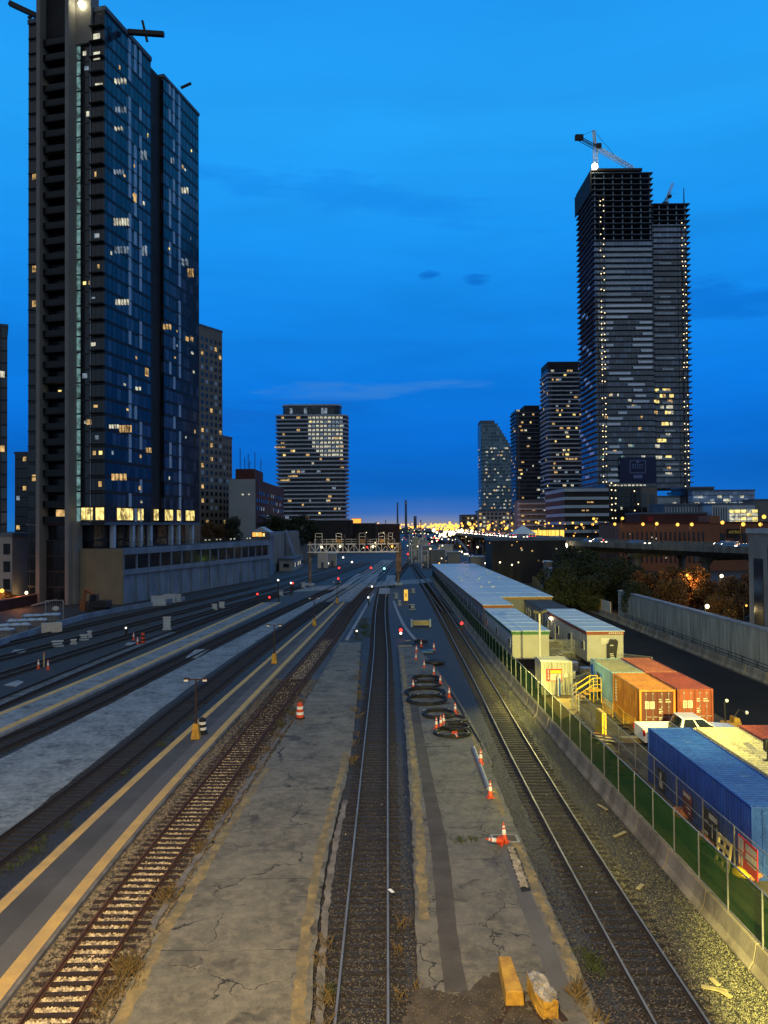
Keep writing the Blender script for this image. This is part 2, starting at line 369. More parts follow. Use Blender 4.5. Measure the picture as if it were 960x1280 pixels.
# things that give off light
M['lit_warm'] = lit('room_warm', (1.0,.62,.24), .95)
M['lit_yellow'] = lit('room_yellow', (1.0,.76,.25), 1.9)
M['lit_white'] = lit('room_white', (.95,.92,.70), .9)
M['lit_teal'] = lit('stair_teal', (.28,.52,.52), .62)
M['lit_pale'] = lit('room_pale', (.50,.66,.85), .5)
M['lamp_orange'] = em('sodium_lamp', (1.0,.46,.07), 2.6)
M['lamp_white'] = em('white_lamp', (1.0,.84,.50), 3.5)
M['headlight'] = em('headlight', (1.0,.88,.62), 9)
M['taillight'] = em('taillight', (1.0,.05,.03), 5)
M['sig_red'] = em('signal_red', (1.0,.035,.03), 3.5)
M['sig_green'] = em('signal_green', (.25,1.0,.75), 5)
M['sig_white'] = em('signal_white', (1.0,.95,.85), 2)
M['lamp_flood'] = em('flood_lamp', (1.0,.92,.6), 30)
M['hoist'] = em('hoist_lamp', (1.0,.78,.42), 2.6)
M['gold'] = em('gold_screen', (1.0,.62,.10), 1.5)
M['screen'] = em('orange_screen', (1.0,.35,.05), 1.8)
M['green_sign'] = em('lime_sign', (.45,1.0,.02), 1.4)
M['yellow_sig'] = em('yellow_box_lit', (1.0,.60,.10), 1.0)

def mk_fabric():
    m, nt, out = new_mat('green_screen_fabric'); p = pos(nt)
    c = mix(nt, ramp(nt, noise(nt, p, .7, 4), [(.35, 0.0), (.65, 1.0)]), (.018,.062,.02), (.026,.082,.024))
    d = nt.nodes.new('ShaderNodeBsdfDiffuse'); t = nt.nodes.new('ShaderNodeBsdfTranslucent'); x = nt.nodes.new('ShaderNodeBsdfTransparent')
    nt.links.new(c, d.inputs[0]); nt.links.new(c, t.inputs[0])
    a = nt.nodes.new('ShaderNodeMixShader'); a.inputs[0].default_value = .45; nt.links.new(d.outputs[0], a.inputs[1]); nt.links.new(t.outputs[0], a.inputs[2])
    b = nt.nodes.new('ShaderNodeMixShader'); b.inputs[0].default_value = .2; nt.links.new(a.outputs[0], b.inputs[1]); nt.links.new(x.outputs[0], b.inputs[2])
    nt.links.new(b.outputs[0], out.inputs[0]); return m
M['fabric'] = mk_fabric()
def mk_mesh():
    m, nt, out = new_mat('wire_mesh'); o = obj_co(nt); sp = nt.nodes.new('ShaderNodeSeparateXYZ'); nt.links.new(o, sp.inputs[0])
    a = mt(nt, 'LESS_THAN', mt(nt, 'FRACT', mt(nt, 'DIVIDE', mt(nt, 'ADD', sp.outputs[1], sp.outputs[2]), .07)), .10)
    b = mt(nt, 'LESS_THAN', mt(nt, 'FRACT', mt(nt, 'DIVIDE', mt(nt, 'SUBTRACT', mt(nt, 'ADD', sp.outputs[1], 50.0), sp.outputs[2]), .07)), .10)
    w = mt(nt, 'MAXIMUM', a, b)
    x = nt.nodes.new('ShaderNodeBsdfTransparent'); d = nt.nodes.new('ShaderNodeBsdfPrincipled')
    d.inputs['Base Color'].default_value = (.35,.35,.34,1); d.inputs['Metallic'].default_value = .6; d.inputs['Roughness'].default_value = .5
    mx = nt.nodes.new('ShaderNodeMixShader'); nt.links.new(w, mx.inputs[0]); nt.links.new(x.outputs[0], mx.inputs[1]); nt.links.new(d.outputs[0], mx.inputs[2])
    nt.links.new(mx.outputs[0], out.inputs[0]); return m
M['mesh'] = mk_mesh()

# ------------------------------------------------------------------ sky and light
w = bpy.data.worlds.new('World'); scene.world = w; w.use_nodes = True
nt = w.node_tree; nt.nodes.clear(); out = nt.nodes.new('ShaderNodeOutputWorld')
d = nt.nodes.new('ShaderNodeTexCoord').outputs['Generated']
sp = nt.nodes.new('ShaderNodeSeparateXYZ'); nt.links.new(d, sp.inputs[0]); sx, sy, sz = sp.outputs
front = ramp(nt, sz, [(0.0, lin(34,112,188)), (.02, lin(20,106,196)), (.06, lin(12,102,198)), (.11, lin(9,108,210)), (.18, lin(12,122,226)),
                      (.27, lin(20,138,238)), (.36, lin(27,149,242)), (.46, lin(36,160,246)), (.58, lin(33,152,242)), (.72, (.10,.34,.70)), (.9, (.28,.34,.40)), (1.0, (.34,.345,.36))])
mp = nt.nodes.new('ShaderNodeMapping'); mp.inputs['Scale'].default_value = (1.1, 1.1, 7.0); mp.inputs['Rotation'].default_value = (0, rad(-5), 0); nt.links.new(d, mp.inputs[0])
cl = noise(nt, mp.outputs[0], 2.3, 6, .55, .4)
lowband = ramp(nt, sz, [(0.0, .5), (.08, 1.0), (.3, .8), (.55, .35)])
shade = ramp(nt, cl, [(.30, .86), (.5, 1.0), (.68, 1.10)])
front = mix(nt, lowband, front, mix(nt, 1.0, front, shade, 'MULTIPLY'))
# a few small separate clouds, by direction
ysafe = mt(nt, 'MAXIMUM', sy, .05); az = mt(nt, 'DIVIDE', sx, ysafe); el = mt(nt, 'DIVIDE', sz, ysafe)
wob = noise(nt, mp.outputs[0], 9, 5, .6); wob = mt(nt, 'SUBTRACT', wob, .5)
def cloud(fr, px, py, rx, ry, col, amt, tilt=0.0):
    a0 = (px-481)/F; e0 = (657-py)/F
    da = mt(nt, 'SUBTRACT', az, a0); de = mt(nt, 'SUBTRACT', mt(nt, 'SUBTRACT', el, e0), mt(nt, 'MULTIPLY', da, tilt))
    q = mt(nt, 'ADD', mt(nt, 'POWER', mt(nt, 'ABSOLUTE', mt(nt, 'DIVIDE', da, rx/F)), 2.0), mt(nt, 'POWER', mt(nt, 'ABSOLUTE', mt(nt, 'DIVIDE', de, ry/F)), 2.0))
    q = mt(nt, 'ADD', q, mt(nt, 'MULTIPLY', wob, 4.6))
    k = ramp(nt, q, [(0.0, amt), (.35, amt*.7), (1.0, 0.0)]); k = mt(nt, 'MULTIPLY', k, mt(nt, 'GREATER_THAN', sy, .06))
    return mix(nt, k, fr, col)
front = cloud(front, 540, 341, 17, 9, lin(9,100,196), .8, .1)
front = cloud(front, 597, 348, 20, 9, lin(9,104,202), .8)
front = cloud(front, 440, 240, 260, 26, lin(20,130,230), .42, -.16)
front = cloud(front, 440, 486, 170, 12, lin(52,128,214), .75, .03)
front = cloud(front, 900, 375, 130, 26, lin(9,108,208), .6, .05)
front = cloud(front, 260, 520, 190, 34, lin(16,98,196), .5, .0)
# glow of the city on the horizon ahead
glow = mt(nt, 'MULTIPLY', ramp(nt, el, [(0.0, 1.0), (.006, .6), (.016, .16), (.04, 0.0)]),
          ramp(nt, mt(nt, 'ABSOLUTE', mt(nt, 'SUBTRACT', az, .06)), [(0.0, 1.0), (.12, .6), (.35, 0.0)]))
front = mix(nt, mt(nt, 'MULTIPLY', glow, .6), front, lin(190,165,110))
# unseen sky behind the viewer, greyed to keep the light it casts neutral
back = ramp(nt, sz, [(0.0, (.21,.32,.48)), (.2, (.25,.34,.46)), (.5, (.32,.35,.40)), (1.0, (.34,.345,.36))])
fb = ramp(nt, mt(nt, 'MULTIPLY_ADD', sy, .5, .5), [(.25, 0.0), (.55, 1.0)])
skyc = mix(nt, fb, back, front)
skyc = mix(nt, mt(nt, 'LESS_THAN', sz, -.004), skyc, (.02,.025,.03))
bg = nt.nodes.new('ShaderNodeBackground'); nt.links.new(skyc, bg.inputs[0]); bg.inputs[1].default_value = 1.0
st = nt.nodes.new('ShaderNodeTexSky'); st.sky_type = 'NISHITA'; st.sun_disc = False; st.sun_elevation = rad(-2.5); st.sun_rotation = rad(185); st.ozone_density = 4
bg2 = nt.nodes.new('ShaderNodeBackground'); nt.links.new(st.outputs[0], bg2.inputs[0]); bg2.inputs[1].default_value = .012
ad = nt.nodes.new('ShaderNodeAddShader'); nt.links.new(bg.outputs[0], ad.inputs[0]); nt.links.new(bg2.outputs[0], ad.inputs[1])
nt.links.new(ad.outputs[0], out.inputs[0])

def lamp(name, typ, loc, power, col, size=.3, aim=None, cone=None, blend=.5):
    l = bpy.data.lights.new(name, typ); l.energy = power; l.color = col
    if typ in ('POINT', 'SPOT'): l.shadow_soft_size = size
    if typ == 'SPOT': l.spot_size = rad(cone); l.spot_blend = blend
    o = bpy.data.objects.new(name, l); COL.objects.link(o); o.location = loc
    if aim is not None: o.rotation_euler = (Vector(aim) - Vector(loc)).to_track_quat('-Z', 'Y').to_euler()
    return o
sun = lamp('sun', 'SUN', (0,-50,80), .03, (1,.75,.55), aim=(0,60,0)); sun.data.angle = rad(15)
scene.view_settings.view_transform = 'Standard'; scene.view_settings.look = 'None'
scene.view_settings.exposure = 0; scene.view_settings.gamma = 1
scene.render.engine = 'CYCLES'
scene.cycles.use_denoising = True
scene.cycles.max_bounces = 5; scene.cycles.diffuse_bounces = 2; scene.cycles.glossy_bounces = 3; scene.cycles.transparent_max_bounces = 10
scene.cycles.sample_clamp_indirect = 4; scene.cycles.caustics_reflective = False; scene.cycles.caustics_refractive = False
# ------------------------------------------------------------------ curves read off the ground
class Edge:
    """a line on the ground: smooth through its points, straight beyond them"""
    def __init__(s, pts):
        pts = sorted(pts, key=lambda p: p[1]); s.y = np.array([p[1] for p in pts], float); s.x = np.array([p[0] for p in pts], float)
        h = np.diff(s.y); dl = np.diff(s.x) / h; n = len(s.y); m = np.zeros(n)
        if n == 2: m[:] = dl[0]
        else:
            for i in range(1, n-1): m[i] = (dl[i-1]*h[i] + dl[i]*h[i-1]) / (h[i-1] + h[i])
            m[0] = dl[0]*1.5 - m[1]*.5; m[-1] = dl[-1]*1.5 - m[-2]*.5
        s.m = m
    def __call__(s, y):
        if y <= s.y[0]: return s.x[0] + s.m[0]*(y - s.y[0])
        if y >= s.y[-1]: return s.x[-1] + s.m[-1]*(y - s.y[-1])
        i = int(np.searchsorted(s.y, y)) - 1; h = s.y[i+1] - s.y[i]; t = (y - s.y[i]) / h
        return ((2*t**3-3*t*t+1)*s.x[i] + (t**3-2*t*t+t)*h*s.m[i] + (-2*t**3+3*t*t)*s.x[i+1] + (t**3-t*t)*h*s.m[i+1])
class Off:
    def __init__(s, e, m): s.e, s.m = e, m
    def __call__(s, y): return s.e(y) + s.m*(y-657)/14.3
class Mix:
    def __init__(s, a, b, f): s.a, s.b, s.f = a, b, f
    def __call__(s, y): return s.a(y) + (s.b(y) - s.a(y)) * s.f
def rows(y0, y1, n):            # picture rows evenly spaced in distance
    a, b = 1/(y0-657), 1/(y1-657)
    return [657 + 1/(a + (b-a)*i/(n-1)) for i in range(n)]
def strip(mb, e0, e1, y0, y1, z, n=60, mi=0, drop=0.0, wob=0.0):
    L = []; Rr = []
    for y in rows(y0, y1, n):
        a = G(e0(y), y, z); b = G(e1(y), y, z)
        if wob: a.x += RNG.normal(0, wob); b.x += RNG.normal(0, wob)
        L.append(a); Rr.append(b)
    vs = L + Rr; fs = [(i, n+i, n+i+1, i+1) for i in range(n-1)]
    if drop:
        k = len(vs); vs = vs + [p - Vector((0,0,drop)) for p in L + Rr]
        fs += [(i, i+1, k+i+1, k+i) for i in range(n-1)] + [(n+i, k+n+i, k+n+i+1, n+i+1) for i in range(n-1)]
        fs += [(0, k, k+n, n), (n-1, 2*n-1, k+2*n-1, k+n-1)]
    return mb.add(vs, fs, mi)
def center(e, y0, y1, step, z=0.0):
    P = [G(e(y), y, z) for y in rows(y0, y1, 400)]
    d = [0.0]
    for a, b in zip(P, P[1:]): d.append(d[-1] + (b-a).length)
    s = np.arange(0, d[-1], step); X = np.interp(s, d, [p.x for p in P]); Y = np.interp(s, d, [p.y for p in P])
    tx = np.gradient(X); ty = np.gradient(Y); l = np.hypot(tx, ty); return X, Y, tx/l, ty/l

# ------------------------------------------------------------------ ground
mb = MB(); mb.face([(-1500,-60,0),(1500,-60,0),(1500,3500,0),(-1500,3500,0)])
struct(mb.build('ground', M['ballast']))

E = {
 'p1l': Edge([(0,1125),(200,941),(416,753)]), 'p1r': Edge([(0,1262),(206,1000),(432,753)]),
 'p0l': Edge([(0,890),(260,783),(328,753)]), 'p0r': Edge([(0,917.5),(260,797),(351.6,753)]),
 'al': Edge([(0,948.6),(135,881),(241,826),(392,750)]), 'ar': Edge([(0,1046),(130,943),(233,862),(290,822),(415,742)]),
 'bl': Edge([(137,1280),(206,1150),(300,1003),(366,903),(424.6,803)]), 'br': Edge([(388,1280),(416,1038),(431,980),(451,805)]),
 'dl': Edge([(526,1280),(521,1200),(513,1003),(498,815)]), 'dr': Edge([(756,1280),(720,1200),(653,1053),(626,990),(605,940),(562,862),(520,806)]),
 'c': Edge([(452.4,1280),(468.6,960),(475.5,826.7),(478.4,742),(485,716),(500,697)]),
 'r': Edge([(848,1280),(660.9,960),(588,826.6),(534,735),(515,708),(509,698)]),
 'l1': Edge([(61.7,1280),(152,1142),(257,1000),(355,869),(410,800.5),(448.5,748.7),(478,718),(496,700)]),
 'l2': Edge([(0,1066),(142,958),(230,886),(392,764),(440,733),(483,704)]),
 'l3': Edge([(0,933),(100,888),(228,824),(340,770),(425,731),(478,702)]),
 'l4': Edge([(0,880),(260,775),(380,733),(470,701)]),
 'l5': Edge([(0,846),(260,766),(360,737),(460,703)]),
 'l6': Edge([(0,824),(260,757),(350,734),(450,704)]),
 'l7': Edge([(0,808),(152,772),(290,741),(400,714),(445,702)]),
}
# gravel beds of the lit track and verge, lamp light put into their colours
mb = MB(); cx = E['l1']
strip(mb, E['p1r'], E['bl'], 2000, 770, .004, 80); struct(mb.build('ballast_bed', M['ballast_lit_warm']), 'structure')
mb = MB(); strip(mb, Off(cx,-.80), Off(cx,.86), 2000, 872, .008, 80); struct(mb.build('ballast_crib_lit', M['ballast_crib_lit']))

bar_e = Edge([(539,724.6),(615,829.6),(660,886),(818,1074),(960,1240)])
mb = MB(); strip(mb, Off(bar_e, -2.3), Off(bar_e, .4), 2000, 760, .004, 80, wob=.04); struct(mb.build('gravel_verge', M['ballast_lit_verge']))

# paved strips
def paved(name, e0, e1, y0, y1, z, mat, n=80, wob=0.0):
    mb = MB(); strip(mb, e0, e1, y0, y1, z, n, 0, z + .05, wob); return struct(mb.build(name, mat))
paved('yard_pavement', E['al'], E['ar'], 2000, 742, .06, M['yard_concrete'], 90, .03)
paved('yard_path', E['p1l'], E['p1r'], 752, 705, .10, M['yard_concrete'], 40)
for nm, l, r, lab in (('p1', 'p1l', 'p1r', 'long low asphalt platform with two bright yellow edge lines and lamp posts'),
                      ('p0', 'p0l', 'p0r', 'farther left narrow platform with two pale yellow edge lines')):
    t = thing('railway_platform', lab, 'platform', (0,0,0))
    e0, e1 = E[l], E[r]; ye = 753; lw = .165 if nm == 'p1' else .17
    mb = MB(); strip(mb, e0, e1, 2000, ye, .22, 90, 0, .27); mb.build('platform_slab', M['edge_stone'] if nm == 'p1' else M['pale_edge'], t)
    mb = MB(); strip(mb, Mix(e0,e1,.03), Mix(e0,e1,.52), 2000, ye, .224, 90, 0)
    strip(mb, Mix(e0,e1,.52), Mix(e0,e1,.96), 2000, ye, .224, 90, 1)
    mb.build('asphalt_surface', [M['asphalt'], M['asphalt_old']] if nm == 'p1' else [M['yard_concrete'], M['yard_concrete']], t)
    for a, b in ((.015, lw), (1-lw-.05, .945)):
        mb = MB(); strip(mb, Mix(e0,e1,a), Mix(e0,e1,b), 2000, ye, .228, 90); mb.build('edge_line', M['yellow_line'], t)

# old cracked platforms
t = thing('old_platform', 'wide cracked concrete platform between the rusty track and the middle track', 'platform')
mb = MB(); strip(mb, E['bl'], E['br'], 2000, 803, .16, 160, 0, .2, .03); mb.build('platform_slab', M['old_concrete'], t)
mb = MB(); strip(mb, Mix(E['bl'],E['br'],.015), Mix(E['bl'],E['br'],.085), 2000, 960, .164, 120, 0, 0, .05); mb.build('edge_line', M['yellow_faded'], t)
mb = MB(); strip(mb, Mix(E['bl'],E['br'],.90), Mix(E['bl'],E['br'],.965), 2000, 940, .164, 120, 0, 0, .04); mb.build('edge_line', M['yellow_faded'], t)
mb = MB(); strip(mb, Off(E['br'], .12), Off(E['br'], .38), 2000, 1000, .13, 120, 0, .16, .03); strip(mb, Off(E['bl'], -.42), Off(E['bl'], -.18), 1160, 900, .12, 120, 0, .16, .04)
mb.build('edge_stone', M['edge_stone'], t)
t = thing('old_platform', 'broken grey concrete platform carrying the cable coils and orange cones', 'platform')
mb = MB(); strip(mb, E['dl'], E['dr'], 2000, 808, .16, 140, 0, .2, .03); mb.build('platform_slab', M['old_concrete2'], t)
mb = MB(); strip(mb, Edge([(560,1262),(556,1237),(536,1040),(524,960),(512,880)]), Edge([(592,1262),(585,1237),(556,1040),(538,960),(522,880)]), 1240, 880, .166, 90, 0, 0, .012); mb.build('asphalt_strip', M['asphalt_patch'], t)
mb = MB(); strip(mb, Off(E['dl'], .18), Off(E['dl'], .55), 1150, 815, .165, 140, 0, 0, .05); mb.build('edge_line', M['yellow_faded'], t)
mb = MB(); strip(mb, Off(E['dr'], -.42), Off(E['dr'], -.1), 1300, 1052, .165, 100, 0, 0, .06); strip(mb, Off(E['dr'], -.5), Off(E['dr'], -.2), 1020, 985, .165, 40, 0, 0, .05)
strip(mb, Off(E['dr'], -.4), Off(E['dr'], -.12), 950, 880, .165, 40, 0, 0, .04); mb.build('edge_line', M['yellow_faded'], t)
mb = MB(); strip(mb, Off(E['dr'], -1.15), Off(E['dr'], -.55), 1262, 1062, .1645, 60); mb.build('asphalt_strip', M['asphalt_old'], t)
mb = MB(); strip(mb, Off(E['dr'], .04), Off(E['dr'], .18), 955, 820, .12, 90, 0, .14, .01); mb.build('edge_stone', M['edge_stone'], t)
mb = MB(); strip(mb, Off(E['dl'], -.3), Off(E['dr'], .2), 2000, 1262, .03, 30, 0, .06, .05); struct(mb.build('dirt_ground', M['dirt']))
rim = [(500,1300),(508,1262),(514,1240),(532,1234),(548,1240),(566,1243),(585,1236),(600,1222),(622,1214),(642,1222),(655,1240),(660,1262),(690,1275),(730,1300)]
rr_ = []
for a, b in zip(rim, rim[1:]):
    for f in np.linspace(0,1,6,endpoint=False): rr_.append((a[0]+(b[0]-a[0])*f+random.gauss(0,2.2), a[1]+(b[1]-a[1])*f+random.gauss(0,1.6)))
quad_px0 = [G(x,y,.172) for x,y in rr_] + [G(760,1345,.172), G(480,1345,.172)]
mb = MB(); mb.face(quad_px0); struct(mb.build('dirt_ground', M['dirt']))

# curving kerbs where the platforms end, crossing panels, service road
for pts, lab in (([(492,751),(497,765),(506,783),(519,799)], 'curved pale kerb right of the middle track, ending near the coils'),
                 ([(467,742),(458,757),(446,778),(433.5,799)], 'curved pale kerb left of the middle track beside the green weeds')):
    e = Edge(pts); mb = MB(); strip(mb, Off(e,-.22), Off(e,.22), pts[-1][1], pts[0][1], .14, 30, 0, .16)
    struct(mb.build('kerb', M['pale_edge']))
def quad_px(name, pts, z, mat):
    mb = MB(); P = [G(x,y,z) for x,y in pts]; Q = [p - Vector((0,0,z+.02)) for p in P]; n = len(P)
    mb.add(P+Q, [list(range(n))] + [(i,n+i,n+(i+1)%n,(i+1)%n) for i in range(n)]); return struct(mb.build(name, mat))
for pts in ([(473,742),(487,742),(487,735),(474,735)], [(480,731),(492,731),(495,719),(484,719)], [(455,728),(469,728),(474,718),(461,718)],
            [(423,735),(434,735),(453,717),(446,717)]):
    quad_px('crossing_panel', pts, .12, M['pale_edge'])
quad_px('service_road', [(350,741),(470,733.5),(548,727),(548,722.5),(470,727),(395,733)], .05, M['yard_concrete'])
quad_px('yard_path', [(395,752),(440,752),(492,700),(478,700)], .03, M['yard_concrete'])
for pts in ([(20,858),(5,856),(22,850),(30,852)], [(12,817),(30,815),(36,811),(18,812)], [(156,806),(172,806),(176,803),(160,803)],
            [(232,822),(246,822),(262,811),(244,812)]):
    quad_px('ground_slab', pts, .06, M['pale_edge'])
mb = MB(); strip(mb, Edge([(0,872),(150,812),(215,788)]), Edge([(0,884),(150,820),(225,790)]), 1000, 790, .03, 40, 0, .05, .08); struct(mb.build('yard_pavement', M['yard_concrete']))

# ------------------------------------------------------------------ tracks
tie_me = {}
for k in ('tie', 'tie_rust'):
    for j in range(3):
        mb = MB(); mb.box(-1.3+random.uniform(-.05,.05), 1.3+random.uniform(-.05,.05), -.115, .115, -.10, .032)
        vs = [(x + random.uniform(-.02,.02), y + random.uniform(-.015,.015), z + random.uniform(-.012,.012)) for x,y,z in mb.v]; mb.v = vs
        o = mb.build('sleeper', M[k]); tie_me.setdefault(k, []).append(o.data); bpy.data.objects.remove(o)
def track(e, y0, y1, label, top, side, tiek, full=True, tie_to=1e9):
    t = thing('railway_track', label, 'track', (0,0,0), 0, 'railway tracks of the yard')
    X, Y, tx, ty = center(e, y0, y1, .52)
    if full: X2, Y2, tx2, ty2 = center(e, y0, y1, 1.5)
    else: X2, Y2, tx2, ty2 = center(e, y0, y1, 2.5)
    for s in (-1, 1):
        mb = MB(); nx, ny = ty2, -tx2
        prof = [(-.07,.055,1),(-.07,.075,1),(-.014,.095,1),(-.014,.165,1),(-.037,.175,1),(-.037,.215,0),(.037,.215,1),(.037,.175,1),(.014,.165,1),(.014,.095,1),(.07,.075,1),(.07,.055,1)]
        n = len(prof)
        for i in range(len(X2)):
            for o, z, _ in prof: mb.v.append((X2[i] + nx[i]*(s*.7535+o), Y2[i] + ny[i]*(s*.7535+o), z))
        for i in range(len(X2)-1):
            for k in range(n-1): mb.f.append([i*n+k, i*n+k+1, (i+1)*n+k+1, (i+1)*n+k]); mb.m.append(prof[k][2])
        mb.build('rail', [top, side], t)
    keep = [i for i in range(len(X)) if Y[i] < tie_to and Y[i] > 8]
    vis = [i for i in keep if Y[i] > 20 or not full][:100] if full else []
    st = MB(); vset = set(vis)
    for i in keep:
        a = math.atan2(ty[i], tx[i]) - math.pi/2 + random.gauss(0, .012)
        if i in vset: share('sleeper', random.choice(tie_me[tiek]), t, (X[i], Y[i], (.045 if tiek == 'tie_rust' else 0) + random.uniform(-.008,.008)), (1,1,1), a)
        else: st.rbox((X[i], Y[i], -.040), (2.6, .23, .145), Matrix.Rotation(a, 3, 'Z'))
    if st.v: o = st.build('sleeper', M[tiek], t); o['kind'] = 'stuff'
    return t
track(E['c'], 2300, 699, 'straight dark track with steel rails running up the middle of the picture', M['rail_top'], M['rail_dark'], 'tie', True, 190)
track(E['r'], 2300, 699, 'dark track with shining rails between the coil platform and the right barrier', M['rail_top'], M['rail_dark'], 'tie', True, 190)
track(E['l1'], 2300, 701, 'rusty track with lit pale gravel between its sleepers beside the yellow lined platform', M['rail_rust'], M['rail_rust'], 'tie_rust', True, 190)
track(E['l2'], 1500, 705, 'dark overgrown track along the left edge of the yellow lined platform', M['rail_dark'], M['rail_dark'], 'tie', True, 190)
track(E['l3'], 1300, 703, 'dark track along the right edge of the farther narrow platform', M['rail_dark'], M['rail_dark'], 'tie', True, 190)
for k, q in (('l4','dark track just left of the farther narrow platform'), ('l5','third track out from the long concrete wall, left yard'),
             ('l6','second track out from the long concrete wall, left yard'), ('l7','track nearest the foot of the long concrete wall, left yard')):
    track(E[k], 1000, 703, q, M['rail_top'] if k != 'l4' else M['rail_dark'], M['rail_dark'], 'tie', False, 180)
for a, b, q in (((560,766),(512,700),'second pair of rails branching left off the right track beyond the coils'), ((486,735),(515,700),'short track beyond the crossing under the signal gantry')):
    track(Edge([a, ((a[0]+b[0])/2-2,(a[1]+b[1])/2), b]), a[1], b[1], q, M['rail_top'], M['rail_dark'], 'tie', False)

# ------------------------------------------------------------------ loose stones and weeds
def scatter(name, pts, lo, hi, mat):
    n = len(pts); P = np.array(pts); r = RNG.uniform(lo, hi, n)
    base = np.array([(1,0,0),(0,1,0),(-1,0,0),(0,-1,0),(0,0,.75),(0,0,-.4)])
    V = base[None]*r[:,None,None]*RNG.uniform(.6,1.25,(n,6,1)); a = RNG.uniform(0,6.28,n); c, s = np.cos(a), np.sin(a)
    X = V[...,0]*c[:,None]-V[...,1]*s[:,None]; Y = V[...,0]*s[:,None]+V[...,1]*c[:,None]; tl = RNG.normal(0,.35,n)
    Z = V[...,2] + X*tl[:,None]
    V = np.stack([X,Y,Z],-1) + P[:,None]
    tri = np.array([(0,1,4),(1,2,4),(2,3,4),(3,0,4),(1,0,5),(2,1,5),(3,2,5),(0,3,5)])
    T = (tri[None] + (np.arange(n)*6)[:,None,None]).reshape(-1,3)
    me = bpy.data.meshes.new(name); me.from_pydata(V.reshape(-1,3).tolist(), [], T.tolist()); me.materials.append(mat)
    o = bpy.data.objects.new(name, me); COL.objects.link(o); o['kind'] = 'stuff'; return o
def between(e0, e1, ya, yb, n, z=.01, ok=None):
    out = []
    a, b = G(480,ya,0).y, G(480,yb,0).y
    while len(out) < n:
        Yd = a*(b/a)**random.random() if False else 1/random.uniform(1/b, 1/a)
        y = 657 + 13728/Yd; f = random.random(); p = G(e0(y)+(e1(y)-e0(y))*f, y, z + random.uniform(-.01,.03)); out.append(tuple(p))
    return out
pts = between(E['p1r'], Off(cx,-.85), 1330, 850, 15000) + between(Off(cx,.9), E['bl'], 1330, 850, 9000)
scatter('loose_gravel', pts, .035, .085, pm('gravel_lit_warm', (.22,.18,.125), (.03,.026,.021), 7, .6, 0, 0, spec=.5, rng=(.4,.6)))
pts = between(Off(cx,-.72), Off(cx,.72), 1330, 800, 13000)
scatter('loose_gravel', pts, .03, .07, pm('gravel_crib_lit', (.66,.55,.36), (.16,.12,.075), 7, .5, 0, 0, spec=.6, rng=(.4,.6)))  # lamp glitter on the crib stones put into their colour
pts = between(Off(bar_e,-2.3), Off(bar_e,-.05), 1330, 800, 22000)
scatter('loose_gravel', pts, .014, .036, pm('gravel_lit_verge', (.22,.21,.13), (.05,.05,.038), 9, .7, 0, 0, spec=.4, rng=(.4,.6)))  # flood light on the verge put into the stone colour
dp = [tuple(G(random.uniform(515,700), random.uniform(1238,1300), .18)) for _ in range(900)]
scatter('dirt_stones', dp, .012, .05, pm('dirt_stone', (.10,.085,.065), (.045,.038,.03), 9, .8, 0, 0, rng=(.4,.6)))
pts = between(Off(E['c'],-1.6), Off(E['c'],1.7), 1330, 930, 9000) + between(Off(E['r'],-2.2), Off(E['r'],1.6), 1330, 930, 9000)
scatter('loose_gravel', pts, .018, .045, pm('gravel_dark', (.11,.10,.09), (.035,.03,.028), 9, .7, 0, 0, spec=.4, rng=(.4,.6)))
def weeds(name, spots, mat, h=(.15,.45)):
    mb = MB()
    for x, y, n, r in spots:
        for k in range(int(n*1.8)):
            px = x + random.gauss(0, r); py = y + random.gauss(0, r*1.3); hh = random.uniform(*h); a = random.uniform(0, 6.28); ln = random.uniform(.1,.9)*hh
            w_ = random.uniform(.005,.013); cx, cy = math.cos(a), math.sin(a)
            mb.add([(px - cy*w_, py + cx*w_, .05), (px + cy*w_, py - cx*w_, .05), (px + cx*ln*.5, py + cy*ln*.5, .05 + hh*.7), (px + cx*ln, py + cy*ln, .05 + hh)], [(0,1,2),(0,2,3),(1,3,2)])
    o = mb.build(name, mat); o['kind'] = 'stuff'; return o
def along(e, off, ya, yb, n, cnt, r):
    out = []
    for _ in range(n):
        y = random.choice(rows(ya, yb, 60)); p = G(e(y), y, 0); out.append((p.x + off + random.gauss(0,.12), p.y, random.randint(cnt//2, cnt), r))
    return out
sp_ = along(E['bl'], -.25, 1310, 1120, 11, 36, .2) + along(E['bl'], -.3, 1110, 880, 14, 26, .12) + along(E['br'], .3, 1300, 1180, 6, 24, .14) + along(E['br'], .15, 960, 830, 16, 16, .14) + along(E['dl'], -.3, 1260, 1120, 5, 14, .10) + along(E['dr'], -.4, 1280, 1240, 5, 30, .12)
weeds('dry_weeds', sp_, M['weed'])
g_ = []
for _ in range(60):
    px, py = random.uniform(436,462), random.uniform(768,802)
    if px > 440 + (802-py)*.35: p = G(px,py,0); g_.append((p.x,p.y,30,.3))
g_ += [(*G(575,1056,0).xy, 40, .12), (*G(590,1054,0).xy, 30, .1), (*G(745,1215,0).xy, 60, .2), (*G(738,1200,0).xy, 50, .15), (*G(412,1245,0).xy, 40, .15), (*G(176,782,0).xy, 60, .8), (*G(365,890,0).xy, 40, .3), (*G(352,908,0).xy, 50, .3)] + along(E['l2'], 1.6, 1100, 900, 12, 20, .15)
weeds('green_weeds', g_, M['weed_g'], (.1,.35))
